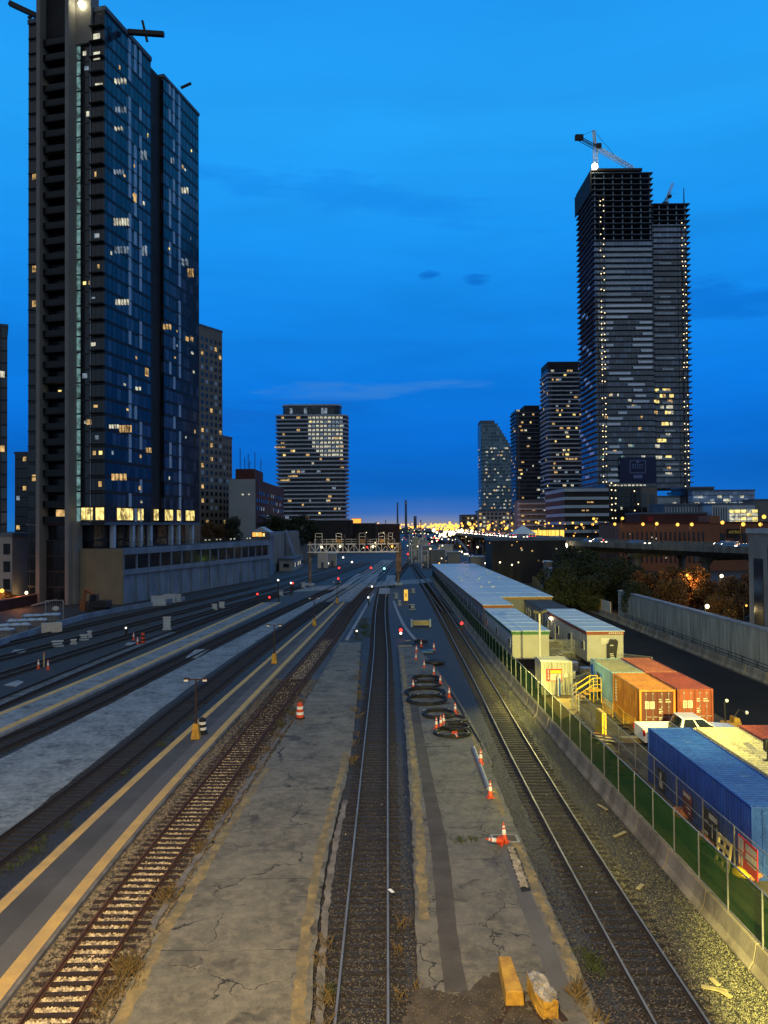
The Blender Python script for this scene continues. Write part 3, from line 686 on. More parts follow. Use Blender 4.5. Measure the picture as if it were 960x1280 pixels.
# ------------------------------------------------------------------ the fenced yard on the right
ZY = .15
mb = MB(); yl = Off(bar_e, .25); ys = rows(2300, 720, 60)
Lp = [G(yl(y), y, ZY) for y in ys]; vs = Lp + [Vector((37, p.y, ZY)) for p in Lp]; n = len(Lp)
mb.add(vs, [(i, n+i, n+i+1, i+1) for i in range(n-1)]); mb.add([p for p in Lp] + [p - Vector((0,0,.3)) for p in Lp], [(i, i+1, n+i+1, n+i) for i in range(n-1)])
struct(mb.build('yard_ground', M['yard']))
mb = MB(); mb.face([(24.5,4,ZY+.006),(33.2,4,ZY+.006),(33.2,210,ZY+.006),(24.5,210,ZY+.006)]); struct(mb.build('road', M['road']))

# jersey barriers, one thing per segment, and the green screened fence on top
SEG = 3.6
X, Y, tx, ty = center(bar_e, 2300, 724, SEG)
prof = [(-.05,0),(-.05,.08),(.10,.30),(.20,.86),(.40,.86),(.50,.30),(.65,.08),(.65,0)]
mb = MB(); mb.prof(prof, -SEG/2+.02, SEG/2-.02); jb = mb.build('jersey_barrier', M['barrier'], bevel=.015)
k = 0
for i in range(len(X)):
    if Y[i] < 14: continue
    k += 1; o = jb if k == 1 else jb.copy()
    if k > 1: COL.objects.link(o)
    o.location = (X[i], Y[i], 0); o.rotation_euler = (0,0,math.atan2(ty[i],tx[i])-math.pi/2 + random.gauss(0,.004))
    tag(o, 'concrete barrier segment under the green screened fence, %s from the camera' % nth(min(k,59)), 'barrier', 'barriers under the green fence')
fence = thing('screen_fence', 'long green fabric screen fence on steel posts along the top of the barriers', 'fence')
X, Y, tx, ty = center(Off(bar_e, .3), 2000, 724, 2.35)
pm_ = MB(); pm_.cyl((0,0,.80),(0,0,2.68),.032,8); po = pm_.build('post', M['steel']); pme = po.data; bpy.data.objects.remove(po); pm2 = MB().cyl((0,0,.80),(0,0,2.66),.03,6).build('post', M['slab_dark']); pme2 = pm2.data; bpy.data.objects.remove(pm2)
top = MB(); wire = MB()
for i in range(len(X)):
    share('post', pme if Y[i] < 75 else pme2, fence, (X[i],Y[i],0))  # far posts take a darker colour in place of dimmer light
    if i+1 < len(X):
        a = Vector((X[i],Y[i],0)); b = Vector((X[i+1],Y[i+1],0)); off = Vector((.05,0,0)); mb = MB(); N = 6; v = []
        for j in range(N+1):
            q = a.lerp(b, j/N) + off; bow = .05*math.sin(math.pi*j/N)*random.uniform(.4,1)
            v += [q + Vector((bow,0,.90+random.uniform(-.01,.01))), q + Vector((bow*1.6,0,1.75)), q + Vector((bow*.5,0,2.60))]
        mb.add(v, [(3*j+r, 3*j+3+r, 3*j+4+r, 3*j+1+r) for j in range(N) for r in (0,1)]); mb.build('screen_panel', M['fabric'], fence, smooth=True)
        top.cyl(a+Vector((0,0,2.64)), b+Vector((0,0,2.64)), .024, 6); wire.cyl(a+Vector((0,0,.93)), b+Vector((0,0,.93)), .015, 5)
top.build('top_rail', M['steel'], fence); wire.build('bottom_rail', M['steel'], fence)

# temporary fence panels nearer the containers
def fence_panel(L=3.0, H=1.95):
    t = thing('temporary_fence', 'x', 'fence panel', (0,0,0), 0, 'temporary fence panels beside the containers')
    f = MB()
    for y in (0, L): f.cyl((0,y,.03),(0,y,H),.025,6)
    for z in (.14, H*.55, H): f.cyl((0,0,z),(0,L,z),.02,6)
    f.build('frame', M['steel'], t)
    m = MB(); m.face([(0,.02,.15),(0,L-.02,.15),(0,L-.02,H-.02),(0,.02,H-.02)]); m.build('wire_mesh', M['mesh'], t)
    b = MB(); b.box(-.28,.28,-.12,.12,0,.07); b.build('foot', M['black'], t); return t
fp = fence_panel(); first = True
path = [(14.02, 19.0 + 3.05*i) for i in range(13)]
path += [(14.15,58.6),(14.9,61.3),(16.3,62.9)]
for i in range(len(path)-1):
    a, b = Vector((*path[i],ZY)), Vector((*path[i+1],ZY)); rz = math.atan2(b.y-a.y, b.x-a.x) - math.pi/2
    lab = 'temporary wire fence panel beside the containers, %s from the camera' % nth(i+1)
    if first: fp.location = a; fp.rotation_euler = (0,0,rz); fp['label'] = lab; first = False
    else: again(fp, a, rz, lab)
for i, (p, q) in enumerate((((683,823),(703,823)), ((703,823),(722,826)), ((776,843),(800,846)))):
    a, b = G(*p, ZY), G(*q, ZY); rz = math.atan2(b.y-a.y, b.x-a.x) - math.pi/2
    again(fp, a, rz, 'wire fence panel closing the gap between the trailers, %s from the left' % nth(i+1))

# shipping containers
def corr(mb, side, L, W, H, z0, z1, mi=0):
    """corrugated sheet: side 'L','R' run along y; 'B' across x; 'T' roof"""
    pitch = .27; d = .07; pts = []
    span = L if side in 'LRT' else W
    a = .1
    while a < span-.1-pitch*.5:
        pts += [(a,0),(a+pitch*.3,0),(a+pitch*.5,d),(a+pitch*.8,d)]; a += pitch
    pts.append((span-.1,0)); v = []
    for t, o in pts:
        if side == 'L': v += [(o+.02,t,z0),(o+.02,t,z1)]
        elif side == 'R': v += [(W-o-.02,t,z0),(W-o-.02,t,z1)]
        elif side == 'B': v += [(t,L-o-.02,z0),(t,L-o-.02,z1)]
        elif side == 'F': v += [(t,o+.02,z0),(t,o+.02,z1)]
        else: v += [(.06,t,H-o*.6-.02),(W-.06,t,H-o*.6-.02)]
    mb.add(v, [(2*i,2*i+2,2*i+3,2*i+1) for i in range(len(pts)-1)], mi)
def container(label, loc, L, mats, W=2.44, H=2.9, doors=True, plates=False, group='shipping containers in the yard', rz=0):
    t = thing('shipping_container', label, 'container', loc, rz, group)
    side, roof, door = mats
    b = MB(); corr(b,'L',L,W,H,.15,H-.1); corr(b,'R',L,W,H,.15,H-.1); corr(b,'B',L,W,H,.15,H-.1)
    if not doors: corr(b,'F',L,W,H,.15,H-.1)
    b.box(.05,W-.05,.08,L-.08,.1,.16); b.build('corrugated_walls', side, t)
    r = MB(); corr(r,'T',L,W,H,0,0); r.build('roof', roof, t)
    f = MB()
    for x in (0, W-.14):
        for y in (0, L-.14): f.box(x,x+.14,y,y+.14,0,H)
        f.box(x+.02,x+.12,.14,L-.14,0,.15); f.box(x+.03 if x==0 else x+.04, x+.10 if x==0 else x+.11,.14,L-.14,H-.1,H+.006)
    for y in (0, L-.14): f.box(.14,W-.14,y+.01,y+.13,0,.15); f.box(.14,W-.14,y+.01,y+.13,H-.12,H+.004)
    f.build('frame', side if doors else side, t, bevel=.008)
    if doors:
        for s in (0,1):
            x0 = .15 + s*(W/2-.15)+ .01; x1 = x0 + W/2-.17
            d = MB(); d.box(x0,x1,.05,.09,.16,H-.13)
            for z in np.linspace(.3,H-.5,5): d.box(x0+.06,x1-.06,.035,.05,z,z+.26)
            do = d.build('door', door, t, bevel=.006)
            k = MB()
            for q in (.28,.72):
                x = x0+(x1-x0)*q; k.cyl((x,.02,.16),(x,.02,H-.14),.018,6)
                for z in (.2,.9,1.7,H-.3): k.box(x-.05,x+.05,.0,.04,z,z+.06)
                k.box(x-.02,x+.34,-.01,.012,1.05,1.10)
            k.build('lock_rod', M['steel'] if plates else door, do)
            if plates:
                pl = MB()
                if s == 0:
                    pl.box(x0+.22,x0+.50,-.005,.03,1.62,2.12); pl.box(x0+.56,x0+.86,-.005,.03,1.62,2.12); pl.build('label_plate', M['off_white'], do)
                    g = MB()
                    for xx in (x0+.27, x0+.61):
                        for z in (1.72,1.80,1.90,1.98): g.box(xx,xx+random.uniform(.1,.2),-.012,-.004,z,z+.035)
                    g.build('label_print', M['dark_steel'], do)
                else:
                    for z, ww in ((2.2,.22),(2.05,.3),(1.55,.25),(1.4,.32),(1.3,.2),(1.0,.3),(.9,.26),(.75,.3)):
                        pl.box(x0+.1,x0+.1+ww*.8,.028,.036,z,z+.06); 
                        if z > 1.9: pl.box(x0+.55,x0+.55+ww*1.2,.028,.036,z,z+.06)
                    pl.build('door_lettering', M['off_white'], do)
    return t
container('long blue container with streaked roof, nearest the wire fence', (14.45,30.6,ZY), 12.0, (M['c_blue'],M['c_blue'],M['c_blue']))
container('long cream roofed container between the blue one and the red one', (17.02,30.6,ZY), 12.0, (M['c_cream'],M['c_cream'],M['c_cream']))
container('long rust red container at the right edge beside the cream one', (19.60,31.0,ZY), 12.0, (M['c_red'],M['c_red'],M['c_red']))
c1 = container('orange sided container with brown doors, nearest the white pickup bed', (17.2,52.2,ZY), 6.06, (M['c_orange'],M['c_orange'],M['c_brown']), plates=True)
c2 = container('red container with streaked roof right beside the orange sided one', (19.85,52.4,ZY), 6.06, (M['c_red'],M['c_red'],M['c_red']), plates=True)
c3 = container('pale blue container with olive roof behind the orange sided one', (17.2,58.5,ZY), 6.06, (M['c_sky'],M['c_olive'],M['c_sky']))
c4 = container('plain rust red container behind the streaked red one', (19.8,58.7,ZY), 6.06, (M['c_rust'],M['c_rust'],M['c_red']))
# lettering column on the orange side, blue door and sign on the pale blue side
mb = MB()
for z in np.linspace(1.0,2.4,7): mb.box(-.012,.015,5.2,5.45,z,z+.13)
mb.build('side_lettering', M['off_white'], c1)
d = MB(); d.box(-.02,.03,3.0,4.0,.2,2.15); do = d.build('doorway', M['void'], c3)
d = MB(); d.box(-.06,.0,2.75,3.0,.15,2.25); d.box(-.06,.0,4.0,4.12,.15,2.25); d.build('door_frame', M['blue_trim'], do)
d = MB(); d.box(-.04,.02,5.1,5.7,1.7,2.5); d.build('wall_sign', M['blue_trim'], c3)
t = thing('access_stair', 'yellow steel stair with railings leading up to the pale blue container door', 'stair', (15.0,61.6,ZY)); m_ = MB()
for k in range(4): m_.box(.2+.32*k,.55+.32*k,-.5,.5,.2+.22*k,.25+.22*k)
m_.box(1.45,2.15,-.7,.7,.92,.98); m_.build('steps', M['yellow_block'], t)
for y in (-.55,.55):
    m_ = MB(); m_.tube([(.1,y,0),(.1,y,1.05),(1.5,y,1.95),(2.1,y,1.95)],.035); m_.tube([(.1,y,.55),(1.5,y,1.45),(2.1,y,1.45)],.025); m_.cyl((1.5,y,0),(1.5,y,1.95),.03,6); m_.cyl((2.1,y,0),(2.1,y,1.95),.03,6); m_.build('handrail', M['sign_yellow'], t)
t = thing('steel_ramp_rail', 'pale curved railing of steel bars on the timber deck by the numbered container', 'railing', (14.35,57.2,ZY)); m_ = MB()
for z in (.35,.7,1.05,1.4): m_.tube([(0,0,z),(.05,2,z),(.35,3.6,z),(1.0,4.8,z)],.022)
for q in ((0,0),(.05,2),(.35,3.6),(1.0,4.8)): m_.cyl((*q,0),(*q,1.45),.03,6)
m_.build('bars', M['off_white'], t)
for i_,(cx_,cy_,sx_,sy_,h_,mm_,lab_) in enumerate(((17.9,74.0,1.1,.8,.9,'steel','grey equipment crate on the ground between the numbered container and red trimmed trailer'),(18.9,72.6,.8,.8,.6,'pallet','pale timber crate between the trailers and the pale blue container'),(16.6,70.3,1.3,.7,.7,'off_white','white crate beside the wire fence between the trailers'),(23.2,66.5,1.4,1.0,.7,'off_white','white covered crate behind the rust red container'))):
    t = thing('site_crate', lab_, 'crate', (cx_,cy_,ZY), .2*i_); MB().box(-sx_/2,sx_/2,-sy_/2,sy_/2,.08,h_).build('box', M[mm_], t, bevel=.02); MB().box(-sx_/2-.03,sx_/2+.03,-sy_/2-.03,sy_/2+.03,h_,h_+.06).build('lid', M['slab'], t); MB().box(-sx_/2,sx_/2,-.3,-.15,0,.08).box(-sx_/2,sx_/2,.15,.3,0,.08).build('skids', M['tie'], t)
# the cream ribbed site container with its sign
g = container('short pale ribbed container with a red and yellow numbered sign', (12.95,64.0,ZY), 2.6, (M['c_grey'],M['c_grey'],M['c_grey']), W=2.6, H=2.75, doors=False)
s = MB(); s.box(.42,1.72,-.05,.01,1.15,2.15); so = s.build('notice_board', M['sign_red'], g)
s = MB(); s.box(.75,1.66,-.062,-.05,1.80,2.04); s.build('yellow_notice', M['sign_yellow'], so)
s = MB(); s.box(.75,1.66,-.062,-.05,1.20,1.76); s.build('white_notice', M['off_white'], so)
s = MB(); s.box(.47,.71,-.062,-.05,1.22,2.08); s.build('number_plate', M['sign_maroon'], so)
s = MB(); s.box(1.85,2.2,-.04,.01,1.45,1.75); s.build('small_notice', M['off_white'], g)
def text(body, size, loc, rot, mat, parent, name='lettering', ext=.006, align='CENTER'):
    c = bpy.data.curves.new(name, 'FONT'); c.body = body; c.size = size; c.extrude = ext; c.align_x = align; c.align_y = 'CENTER'
    q = bpy.data.objects.new(name, c); COL.objects.link(q); bpy.context.view_layer.update()
    me = bpy.data.meshes.new_from_object(q.evaluated_get(bpy.context.evaluated_depsgraph_get())); bpy.data.objects.remove(q)
    me.materials.clear(); me.materials.append(mat)
    o = bpy.data.objects.new(name, me); COL.objects.link(o); o.parent = parent; o.location = loc; o.rotation_euler = rot; return o
for ch, z in (('5',1.94),('5',1.66),('4',1.38)): text(ch, .32, (.59,-.07,z), (rad(90),0,0), M['white_band'], so)
o = tag(MB().cyl((14.35,63.4,ZY),(14.35,63.4,ZY+1.5),.07,8).build('blue_post', M['blue_trim']), 'short blue and white post in front of the numbered ribbed container', 'post')
MB().cyl((0,0,1.5),(0,0,1.85),.075,8).cyl((-.13,0,0),(-.13,0,1.7),.05,6).build('white_cap', M['white_paint'], o, loc=(14.35,63.4,ZY))
quad_px('timber_deck', [(700,899),(722,890),(722,869),(676,869)], ZY+.05, M['plywood'])

# site trailers
def trailer(label, loc, L, W, zb, H, trim, wall=None, roof=None, doors=2, wins=4, end_win=True):
    wall = wall or M['trailer']; roof = roof or M['roof_pale']
    t = thing('site_trailer', label, 'trailer', loc, 0, 'site trailers in the yard')
    b = MB(); b.box(0,W,0,L,zb,H-.02)
    y = 1.2
    while y < L-.2: b.box(-.012,-.001,y,y+.03,zb,H-.35); y += 1.22
    x = 1.0
    while x < W-.2: b.box(x,x+.03,-.012,-.001,zb,H-.35); x += 1.0
    b.build('wall', wall, t)
    s = MB(); s.box(.15,W-.15,.15,L-.15,.02,zb-.01); s.build('underfloor_shade', M['void'], t)  # dark box in the gap under the floor, stands for its shade
    r = MB(); r.box(-.12,W+.12,-.12,L+.12,H,H+.07)
    y = 3.0
    while y < L: r.box(-.1,W+.1,y,y+.05,H+.07,H+.085); y += 3.05
    r.build('roof', roof, t)
    q = MB(); q.box(-.06,W+.06,-.06,L+.06,H-.33,H-.004); q.build('trim_band', trim, t)
    if end_win:
        w_ = MB(); w_.box(W*.38,W*.62,-.05,.01,H-1.25,H-.65); wo = w_.build('window', M['off_white'], t); MB().box(W*.60,W*.72,-.06,0,zb+.35,zb+.55).build('vent', M['dark_steel'], t)
    for i in range(wins):
        y = 1.5 + (L-3)*i/max(wins-1,1); w_ = MB(); w_.box(-.05,.01,y-.45,y+.45,zb+1.0,zb+1.9); wo = w_.build('window', M['white_paint'], t)
        MB().box(-.06,-.049,y-.38,y+.38,zb+1.06,zb+1.84).build('pane', M['glass_dark'], wo)
    for i in range(doors):
        y = L*(.33 + .4*i); d = MB(); d.box(-.05,.01,y-.45,y+.45,zb+.02,zb+2.05); do = d.build('door', M['off_white'], t)
        MB().box(-.1,-.05,y+.28,y+.36,zb+.95,zb+1.05).build('handle', M['dark_steel'], do)
        st = MB(); st.box(-1.1,-.06,y-.6,y+.6,zb-.08,zb); 
        for j in range(3): st.box(-1.1-.28*(j+1),-1.1-.28*j,y-.5,y+.5,zb-.08-.2*(j+1),zb-.2*(j+1)); 
        st.build('steps', M['steel'], t)
    return t
trailer('white site trailer with a green trim band, behind the numbered ribbed container', (12.45,75.3,ZY), 20, 3.6, 1.0, 3.72, M['trim_green'], doors=0, wins=3, end_win=False)
t3 = trailer('pale site trailer with red brown trim and a black banner at its end', (20.05,76.4,ZY), 20, 3.6, .5, 3.5, M['trim_red'])
mb = MB(); [mb.box(2.15+.2*k,2.15+.2*k+.13,-.075,-.062,3.27,3.40) for k in range(7)]; mb.build('printed_marks', M['off_white'], t3)
trailer('small dark roofed trailer in line behind the red trimmed one', (20.1,98.5,ZY), 12.5, 3.5, .5, 3.3, M['trailer_grey'], M['trailer_grey'], M['roof_dark'])
trailer('long low trailer row with red trim beside the barrier, nearer part', (12.75,99.3,ZY), 11, 3.7, .6, 3.78, M['trim_red'], M['trailer_grey'], doors=0, wins=3)
t = thing('site_office', 'very long joined row of site offices under one wide pale blue roof', 'site office', (12.8,110.5,ZY))
MB().box(0,11.2,0,95,.5,3.7).build('wall', M['trailer_grey'], t)
r = MB(); r.box(-.2,11.4,-.2,95.2,3.75,3.83)
for x in (3.7,7.4): r.box(x,x+.08,-.2,95.2,3.83,3.86)
for y in range(6,95,12): r.box(-.2,11.4,y,y+.06,3.83,3.85)
for k in range(14): x,y = random.uniform(1,10), random.uniform(8,60); r.box(x,x+.4,y,y+.4,3.83,4.05)
r.build('roof', M['roof_pale'], t)
MB().box(-.08,11.28,-.08,95.08,3.42,3.745).build('trim_band', M['trim_gold'], t); MB().box(.2,11,.2,94.8,.02,.49).build('underfloor_shade', M['void'], t)  # second dark box is painted shade below the floor
for i in range(16):
    y = 3+5.8*i; w_ = MB(); w_.box(-.05,.01,y-.5,y+.5,1.6,2.6); wo = w_.build('window', M['white_paint'], t); MB().box(-.06,-.049,y-.42,y+.42,1.67,2.53).build('pane', M['glass_dark'], wo)
# lamps on the trailers, black banner, light pole
def bulb(label, p, mat, r=.12, name='wall_lamp', power=0, col=(1,.6,.25)):
    t = thing(name, label, 'lamp', p); MB().box(-.1,.1,.02,.14,-.14,.14).build('bracket', M['dark_steel'], t); MB().ball((0,-.08,0), r, seg=8, ring=6).build('bulb', mat, t)
    if power: lamp('lamp_light', 'POINT', (p[0], p[1]-.45, p[2]), power, col, .15)
    return t
bulb('small warm lamp glowing on the long wall of the red trimmed trailer', (19.95,93,3.0), M['lamp_white'], .16, power=60, col=(1,.7,.4))
t = thing('feather_banner', 'black banner flag with white marks at the end of the red trimmed trailer', 'banner', (21.9,75.6,ZY))
MB().tube([(0,0,0),(0,0,2.4),(.15,0,2.75),(.5,0,2.9)], .02).build('pole', M['dark_steel'], t)
mb = MB(); pts_ = [(0,.5),(.75,.7),(1.0,2.6),(.8,2.85),(.3,2.8),(0,2.3)]; mb.prof(pts_, -.02, .02); bo = mb.build('flag', M['black'], t)
mb = MB(); [mb.box(.12+random.uniform(0,.1),.5+random.uniform(0,.15),-.03,-.021,z,z+.1) for z in (1.0,1.18,1.36,2.2)]; mb.build('printed_marks', M['off_white'], bo)
t = thing('light_pole', 'pale pole with a dark floodlight head behind the numbered ribbed container', 'light pole', (13.45,66.9,ZY))
MB().cyl((0,0,0),(0,0,6.4),.11,10,r2=.085).build('pole', M['off_white'], t)
hd = MB(); hd.rbox((-.3,0,6.55),(.55,.4,.22),Matrix.Rotation(rad(15),3,'Y')); hd.rbox((.35,0,6.6),(.6,.4,.24),Matrix.Rotation(rad(-20),3,'Y')); hd.bar((-.3,0,6.4),(.35,0,6.45),.08); hd.build('floodlight', M['dark_steel'], t)
t = thing('floodlight', 'black floodlight clamped on the cream roofed container at the right edge', 'floodlight', (18.05,36.5,ZY+2.92))
MB().cyl((0,0,0),(0,0,.5),.04).bar((-.15,0,.03),(.15,0,.03),.06).build('stand', M['dark_steel'], t); MB().box(-.14,.16,-.12,.14,.45,1.0).box(-.08,.1,-.2,-.12,.5,.9).build('head', M['black'], t)

# white pickup
def wheel(t, x, y, r=.38, w_=.26):
    q = MB(); q.cyl((x,y-w_/2,r),(x,y+w_/2,r),r,18); o = q.build('wheel', M['black'], t)
    MB().cyl((x,y-w_/2-.01,r),(x,y+w_/2+.01,r),r*.6,14).build('rim', M['steel'], o); return o
def cabin(mb, x0, x1, X0, X1, z0, z1, w0, w1, mi=0):
    v = [(x0,-w0,z0),(x1,-w0,z0),(x1,w0,z0),(x0,w0,z0),(X0,-w1,z1),(X1,-w1,z1),(X1,w1,z1),(X0,w1,z1)]
    return mb.add(v, [(0,3,2,1),(4,5,6,7),(0,1,5,4),(1,2,6,5),(2,3,7,6),(3,0,4,7)], mi)
def glass_quads(t, x0, x1, X0, X1, z0, z1, w0, w1, g=.012):
    def P(u, v, side):   # u along x 0..1, v up 0..1 on the side panel
        a = x0+(x1-x0)*u; b = X0+(X1-X0)*u; w_ = w0+(w1-w0)*v; return (a+(b-a)*v, side*(w_+g), z0+(z1-z0)*v)
    for s in (-1,1):
        for u0,u1 in ((.07,.47),(.53,.93)):
            mb = MB(); q = [P(u0,.12,s),P(u1,.12,s),P(u1,.9,s),P(u0,.9,s)]; inn = [(a,b-s*.02,c) for a,b,c in q]
            mb.add(q+inn, [(0,1,2,3),(0,4,5,1),(1,5,6,2),(2,6,7,3),(3,7,4,0)]); mb.build('side_window', M['glass_dark'], t)
    for nm, a, b, sg in (('windscreen',x1,X1,1),('rear_window',x0,X0,-1)):
        def Q(u,v): w_ = w0+(w1-w0)*v; return (a+(b-a)*v+sg*g, (2*u-1)*w_, z0+(z1-z0)*v)
        mb = MB(); q = [Q(.07,.1),Q(.93,.1),Q(.93,.92),Q(.07,.92)]; inn = [(x-sg*.02,y,z) for x,y,z in q]
        mb.add(q+inn, [(0,1,2,3),(0,4,5,1),(1,5,6,2),(2,6,7,3),(3,7,4,0)]); mb.build(nm, M['glass_dark'], t)
def pickup(label, loc, rz=0, group=None):
    t = thing('pickup_truck', label, 'pickup', loc, rz, group)
    b = MB(); b.prof([(-.95,.48),(1.55,.48),(1.75,.92),(2.25,.92),(2.45,.48),(3.15,.5),(3.2,.85),(3.1,1.12),(2.7,1.24),(1.35,1.36),(-.95,1.32)], -.98, .98)
    cabin(b, -.95,1.42,-.72,.45,1.33,2.0,.95,.78)
    b.build('body', M['car_white'], t, bevel=.05)
    b = MB(); b.prof([(-3.15,.55),(-2.55,.55),(-2.35,.92),(-1.85,.92),(-1.65,.5),(-.96,.5),(-.96,1.38),(-3.15,1.38)], -.98, -.88); b.build('bed_side', M['car_white'], t, bevel=.02); b = MB(); b.prof([(-3.15,.55),(-2.55,.55),(-2.35,.92),(-1.85,.92),(-1.65,.5),(-.96,.5),(-.96,1.38),(-3.15,1.38)], .88, .98)
    b.build('bed_side', M['car_white'], t, bevel=.02); MB().box(-3.2,-3.12,-.88,.88,.6,1.38).build('tailgate', M['car_white'], t, bevel=.02)
    MB().box(-3.1,-.97,-.87,.87,.6,.72).box(-1.05,-.98,-.87,.87,.72,1.36).build('bed_liner', M['black'], t)
    glass_quads(t, -.95,1.42,-.72,.45,1.33,2.0,.95,.78)
    for x in (-2.1,2.0):
        for y in (-.86,.86): wheel(t, x, y)
    for y in (-.93,.93): MB().rbox((-3.17,y,1.15),(.12,.14,.36)).build('tail_light', M['tail'], t); MB().rbox((3.12,y*.85,.98),(.1,.32,.18)).build('headlight', M['white_band'], t); MB().rbox((.95,y*1.16,1.45),(.14,.2,.26)).build('mirror', M['black'], t, bevel=.03)
    MB().box(3.16,3.24,-.6,.6,.72,.98).build('grille', M['dark_steel'], t); MB().box(-1.6,-1.2,-1.0,-.985,1.16,1.24).build('badge', M['dark_steel'], t)
    return t
pickup('white pickup truck parked crosswise between the blue and orange containers', (19.3,48.9,ZY)).scale = (1.02,1.0,1.0)

# clutter along the temporary fence
def board(name, label, cat, p, rz, w_, h, mat, lean=0, th=.05, marks=None, base=.02):
    t = thing(name, label, cat, p, rz); q = MB(); R_ = Matrix.Rotation(lean, 3, 'Y')
    q.rbox(R_ @ Vector((0,0,h/2+base)), (th,w_,h), R_); o = q.build('board', mat, t)
    if marks:
        m_ = MB()
        for y0,y1,z0,z1 in marks: m_.rbox(R_ @ Vector((-th/2-.006,(y0+y1)/2*w_,base+(z0+z1)/2*h)), (.01,(y1-y0)*w_,(z1-z0)*h), R_)
        m_.build('printed_marks', M['off_white'], t)
    return t
board('yellow_board', 'upright yellow panel behind the wire fence near the orange barricades', 'panel', (14.3,51.2,ZY), 0, 1.5, 1.75, M['sign_yellow'], 0, .28)
board('fence_banner', 'dark maroon banner with a white headline on the wire fence beside the blue container', 'banner', (14.1,36.2,ZY+.5), 0, 1.0, 1.05, M['sign_maroon'], 0, .03, [(-.42,-.2,.76,.93),(-.15,.05,.76,.93),(.12,.40,.76,.93),(-.4,.1,.3,.36),(-.4,-.15,.12,.18)])
board('fence_banner', 'black banner with white headline and pale shapes on the fence near the pallet', 'banner', (14.1,33.6,ZY+.4), 0, 1.5, 1.2, M['black'], 0, .03, [(-.46,-.34,.74,.93),(-.31,-.2,.74,.93),(-.17,-.06,.74,.93),(-.03,.08,.74,.93),(-.46,-.41,.1,.62),(-.15,-.1,.1,.6),(.18,.44,.05,.16),(.15,.4,.5,.56)])
board('fence_banner', 'grey picture banner on the fence, farthest of the banners beside the blue container', 'banner', (14.1,39.6,ZY+.45), 0, 1.0, 1.1, M['dark_steel'], 0, .03, [(-.1,.1,.55,.85),(-.25,.2,.15,.5)])
board('fence_banner', 'bright red sign with white lettering at the right edge of the wire fence', 'banner', (14.1,30.2,ZY+.5), 0, 1.6, 1.2, M['sign_red'], 0, .03, [(-.45,-.3,.68,.9),(-.27,-.12,.68,.9),(-.09,.08,.68,.9),(-.45,-.3,.42,.62),(-.27,-.12,.42,.62),(-.09,.08,.42,.62),(-.42,.0,.3,.34),(.2,.46,.55,.95),(.26,.34,.05,.5),(.4,.46,.05,.5)])
def pallet(label, loc, rz, lean, s=1.2):
    t = thing('wood_pallet', label, 'pallet', loc, rz); R_ = Matrix.Rotation(lean,3,'Y'); a = MB(); b = MB()
    for k in range(4): a.rbox(R_ @ Vector((-.05,0,.12+k*.36)),(.03,s,.16),R_)
    for y in (-s/2+.06,0,s/2-.06): b.rbox(R_ @ Vector((0,y,.62)),(.09,.08,1.24),R_)
    a.build('deck_board', M['pallet'], t); b.build('stringer', M['pallet'], t); return t
pallet('pale wooden pallet standing against the wire fence between black banner and red sign', (13.72,31.7,ZY), 0, rad(8))
def sack(label, p, r, mat):
    t = MB(); t.ball((0,0,r*.45), r, seg=10, ring=7, sq=(1.1,1.3,.55)); t.v = [(x+random.gauss(0,.03),y+random.gauss(0,.03),max(0,z+random.gauss(0,.02))) for x,y,z in t.v]
    return tag(t.build('sandbag', mat, smooth=True, loc=p), label, 'sandbag', 'sandbags along the wire fence')
sb = pm('orange_bag', (.55,.2,.07), (.4,.15,.05), 3, .7, 0, .2, 12)
sack('orange sandbag on the ground under the maroon banner', G(852,1021,ZY), .42, sb); sack('orange sandbag leaning at the post left of the black banner', G(884,1051,ZY), .36, sb)
sack('small orange sandbag under the black banner', G(892,1056,ZY), .24, sb); sack('yellow sandbag at the foot of the pallet', G(928,1096,ZY), .36, M['sign_yellow']); sack('orange sandbag beside the yellow one below the red sign', G(938,1097,ZY), .36, sb)
def barricade(label, loc, rz):
    t = thing('crowd_barricade', label, 'barricade', loc, rz, 'orange barricades by the orange container'); f = MB(); f.tube([(0,0,.12),(0,0,1.02),(0,.1,1.1),(0,1.9,1.1),(0,2,1.02),(0,2,.12)], .022); f.cyl((0,0,.18),(0,2,.18),.018); f.build('frame', M['yellow_block'], t)
    b = MB(); [b.cyl((0,.2*k,.18),(0,.2*k,1.1),.012,5) for k in range(1,10)]; b.build('bars', M['yellow_block'], t); g_ = MB(); g_.bar((-.3,.3,.03),(.3,.3,.03),.05); g_.bar((-.3,1.7,.03),(.3,1.7,.03),.05); g_.build('foot', M['dark_steel'], t); return t
bq = barricade('orange barricade nearest the pickup tailgate, along the orange container', (16.75,51.6,ZY), rad(6))
again(bq, (16.6,53.8,ZY), rad(-3), 'orange barricade second from the pickup, along the orange container'); again(bq, (16.5,56,ZY), rad(4), 'orange barricade farthest from the pickup, along the orange container')
t = thing('light_cart', 'yellow and black light cart with raised arms beside the red container doors', 'cart', (23.0,51.5,ZY))
MB().box(-.5,.6,-.4,.4,.3,.9).prof([(.1,.9),(.6,.9),(.5,1.2),(.15,1.25)],-.35,.35).build('body', M['yellow_block'], t, bevel=.03)
MB().tube([(-.3,0,.9),(-.35,0,2.2),(-.2,0,2.3)],.05).tube([(.2,0,1.1),(.6,0,1.7),(1.1,0,1.5)],.05).build('arm', M['black'], t); MB().ball((1.12,0,1.5),.13).ball((-.2,0,2.3),.12).build('lamp_head', M['white_band'], t)
wheel(t,-.2,-.45,.25,.15); wheel(t,-.2,.45,.25,.15)
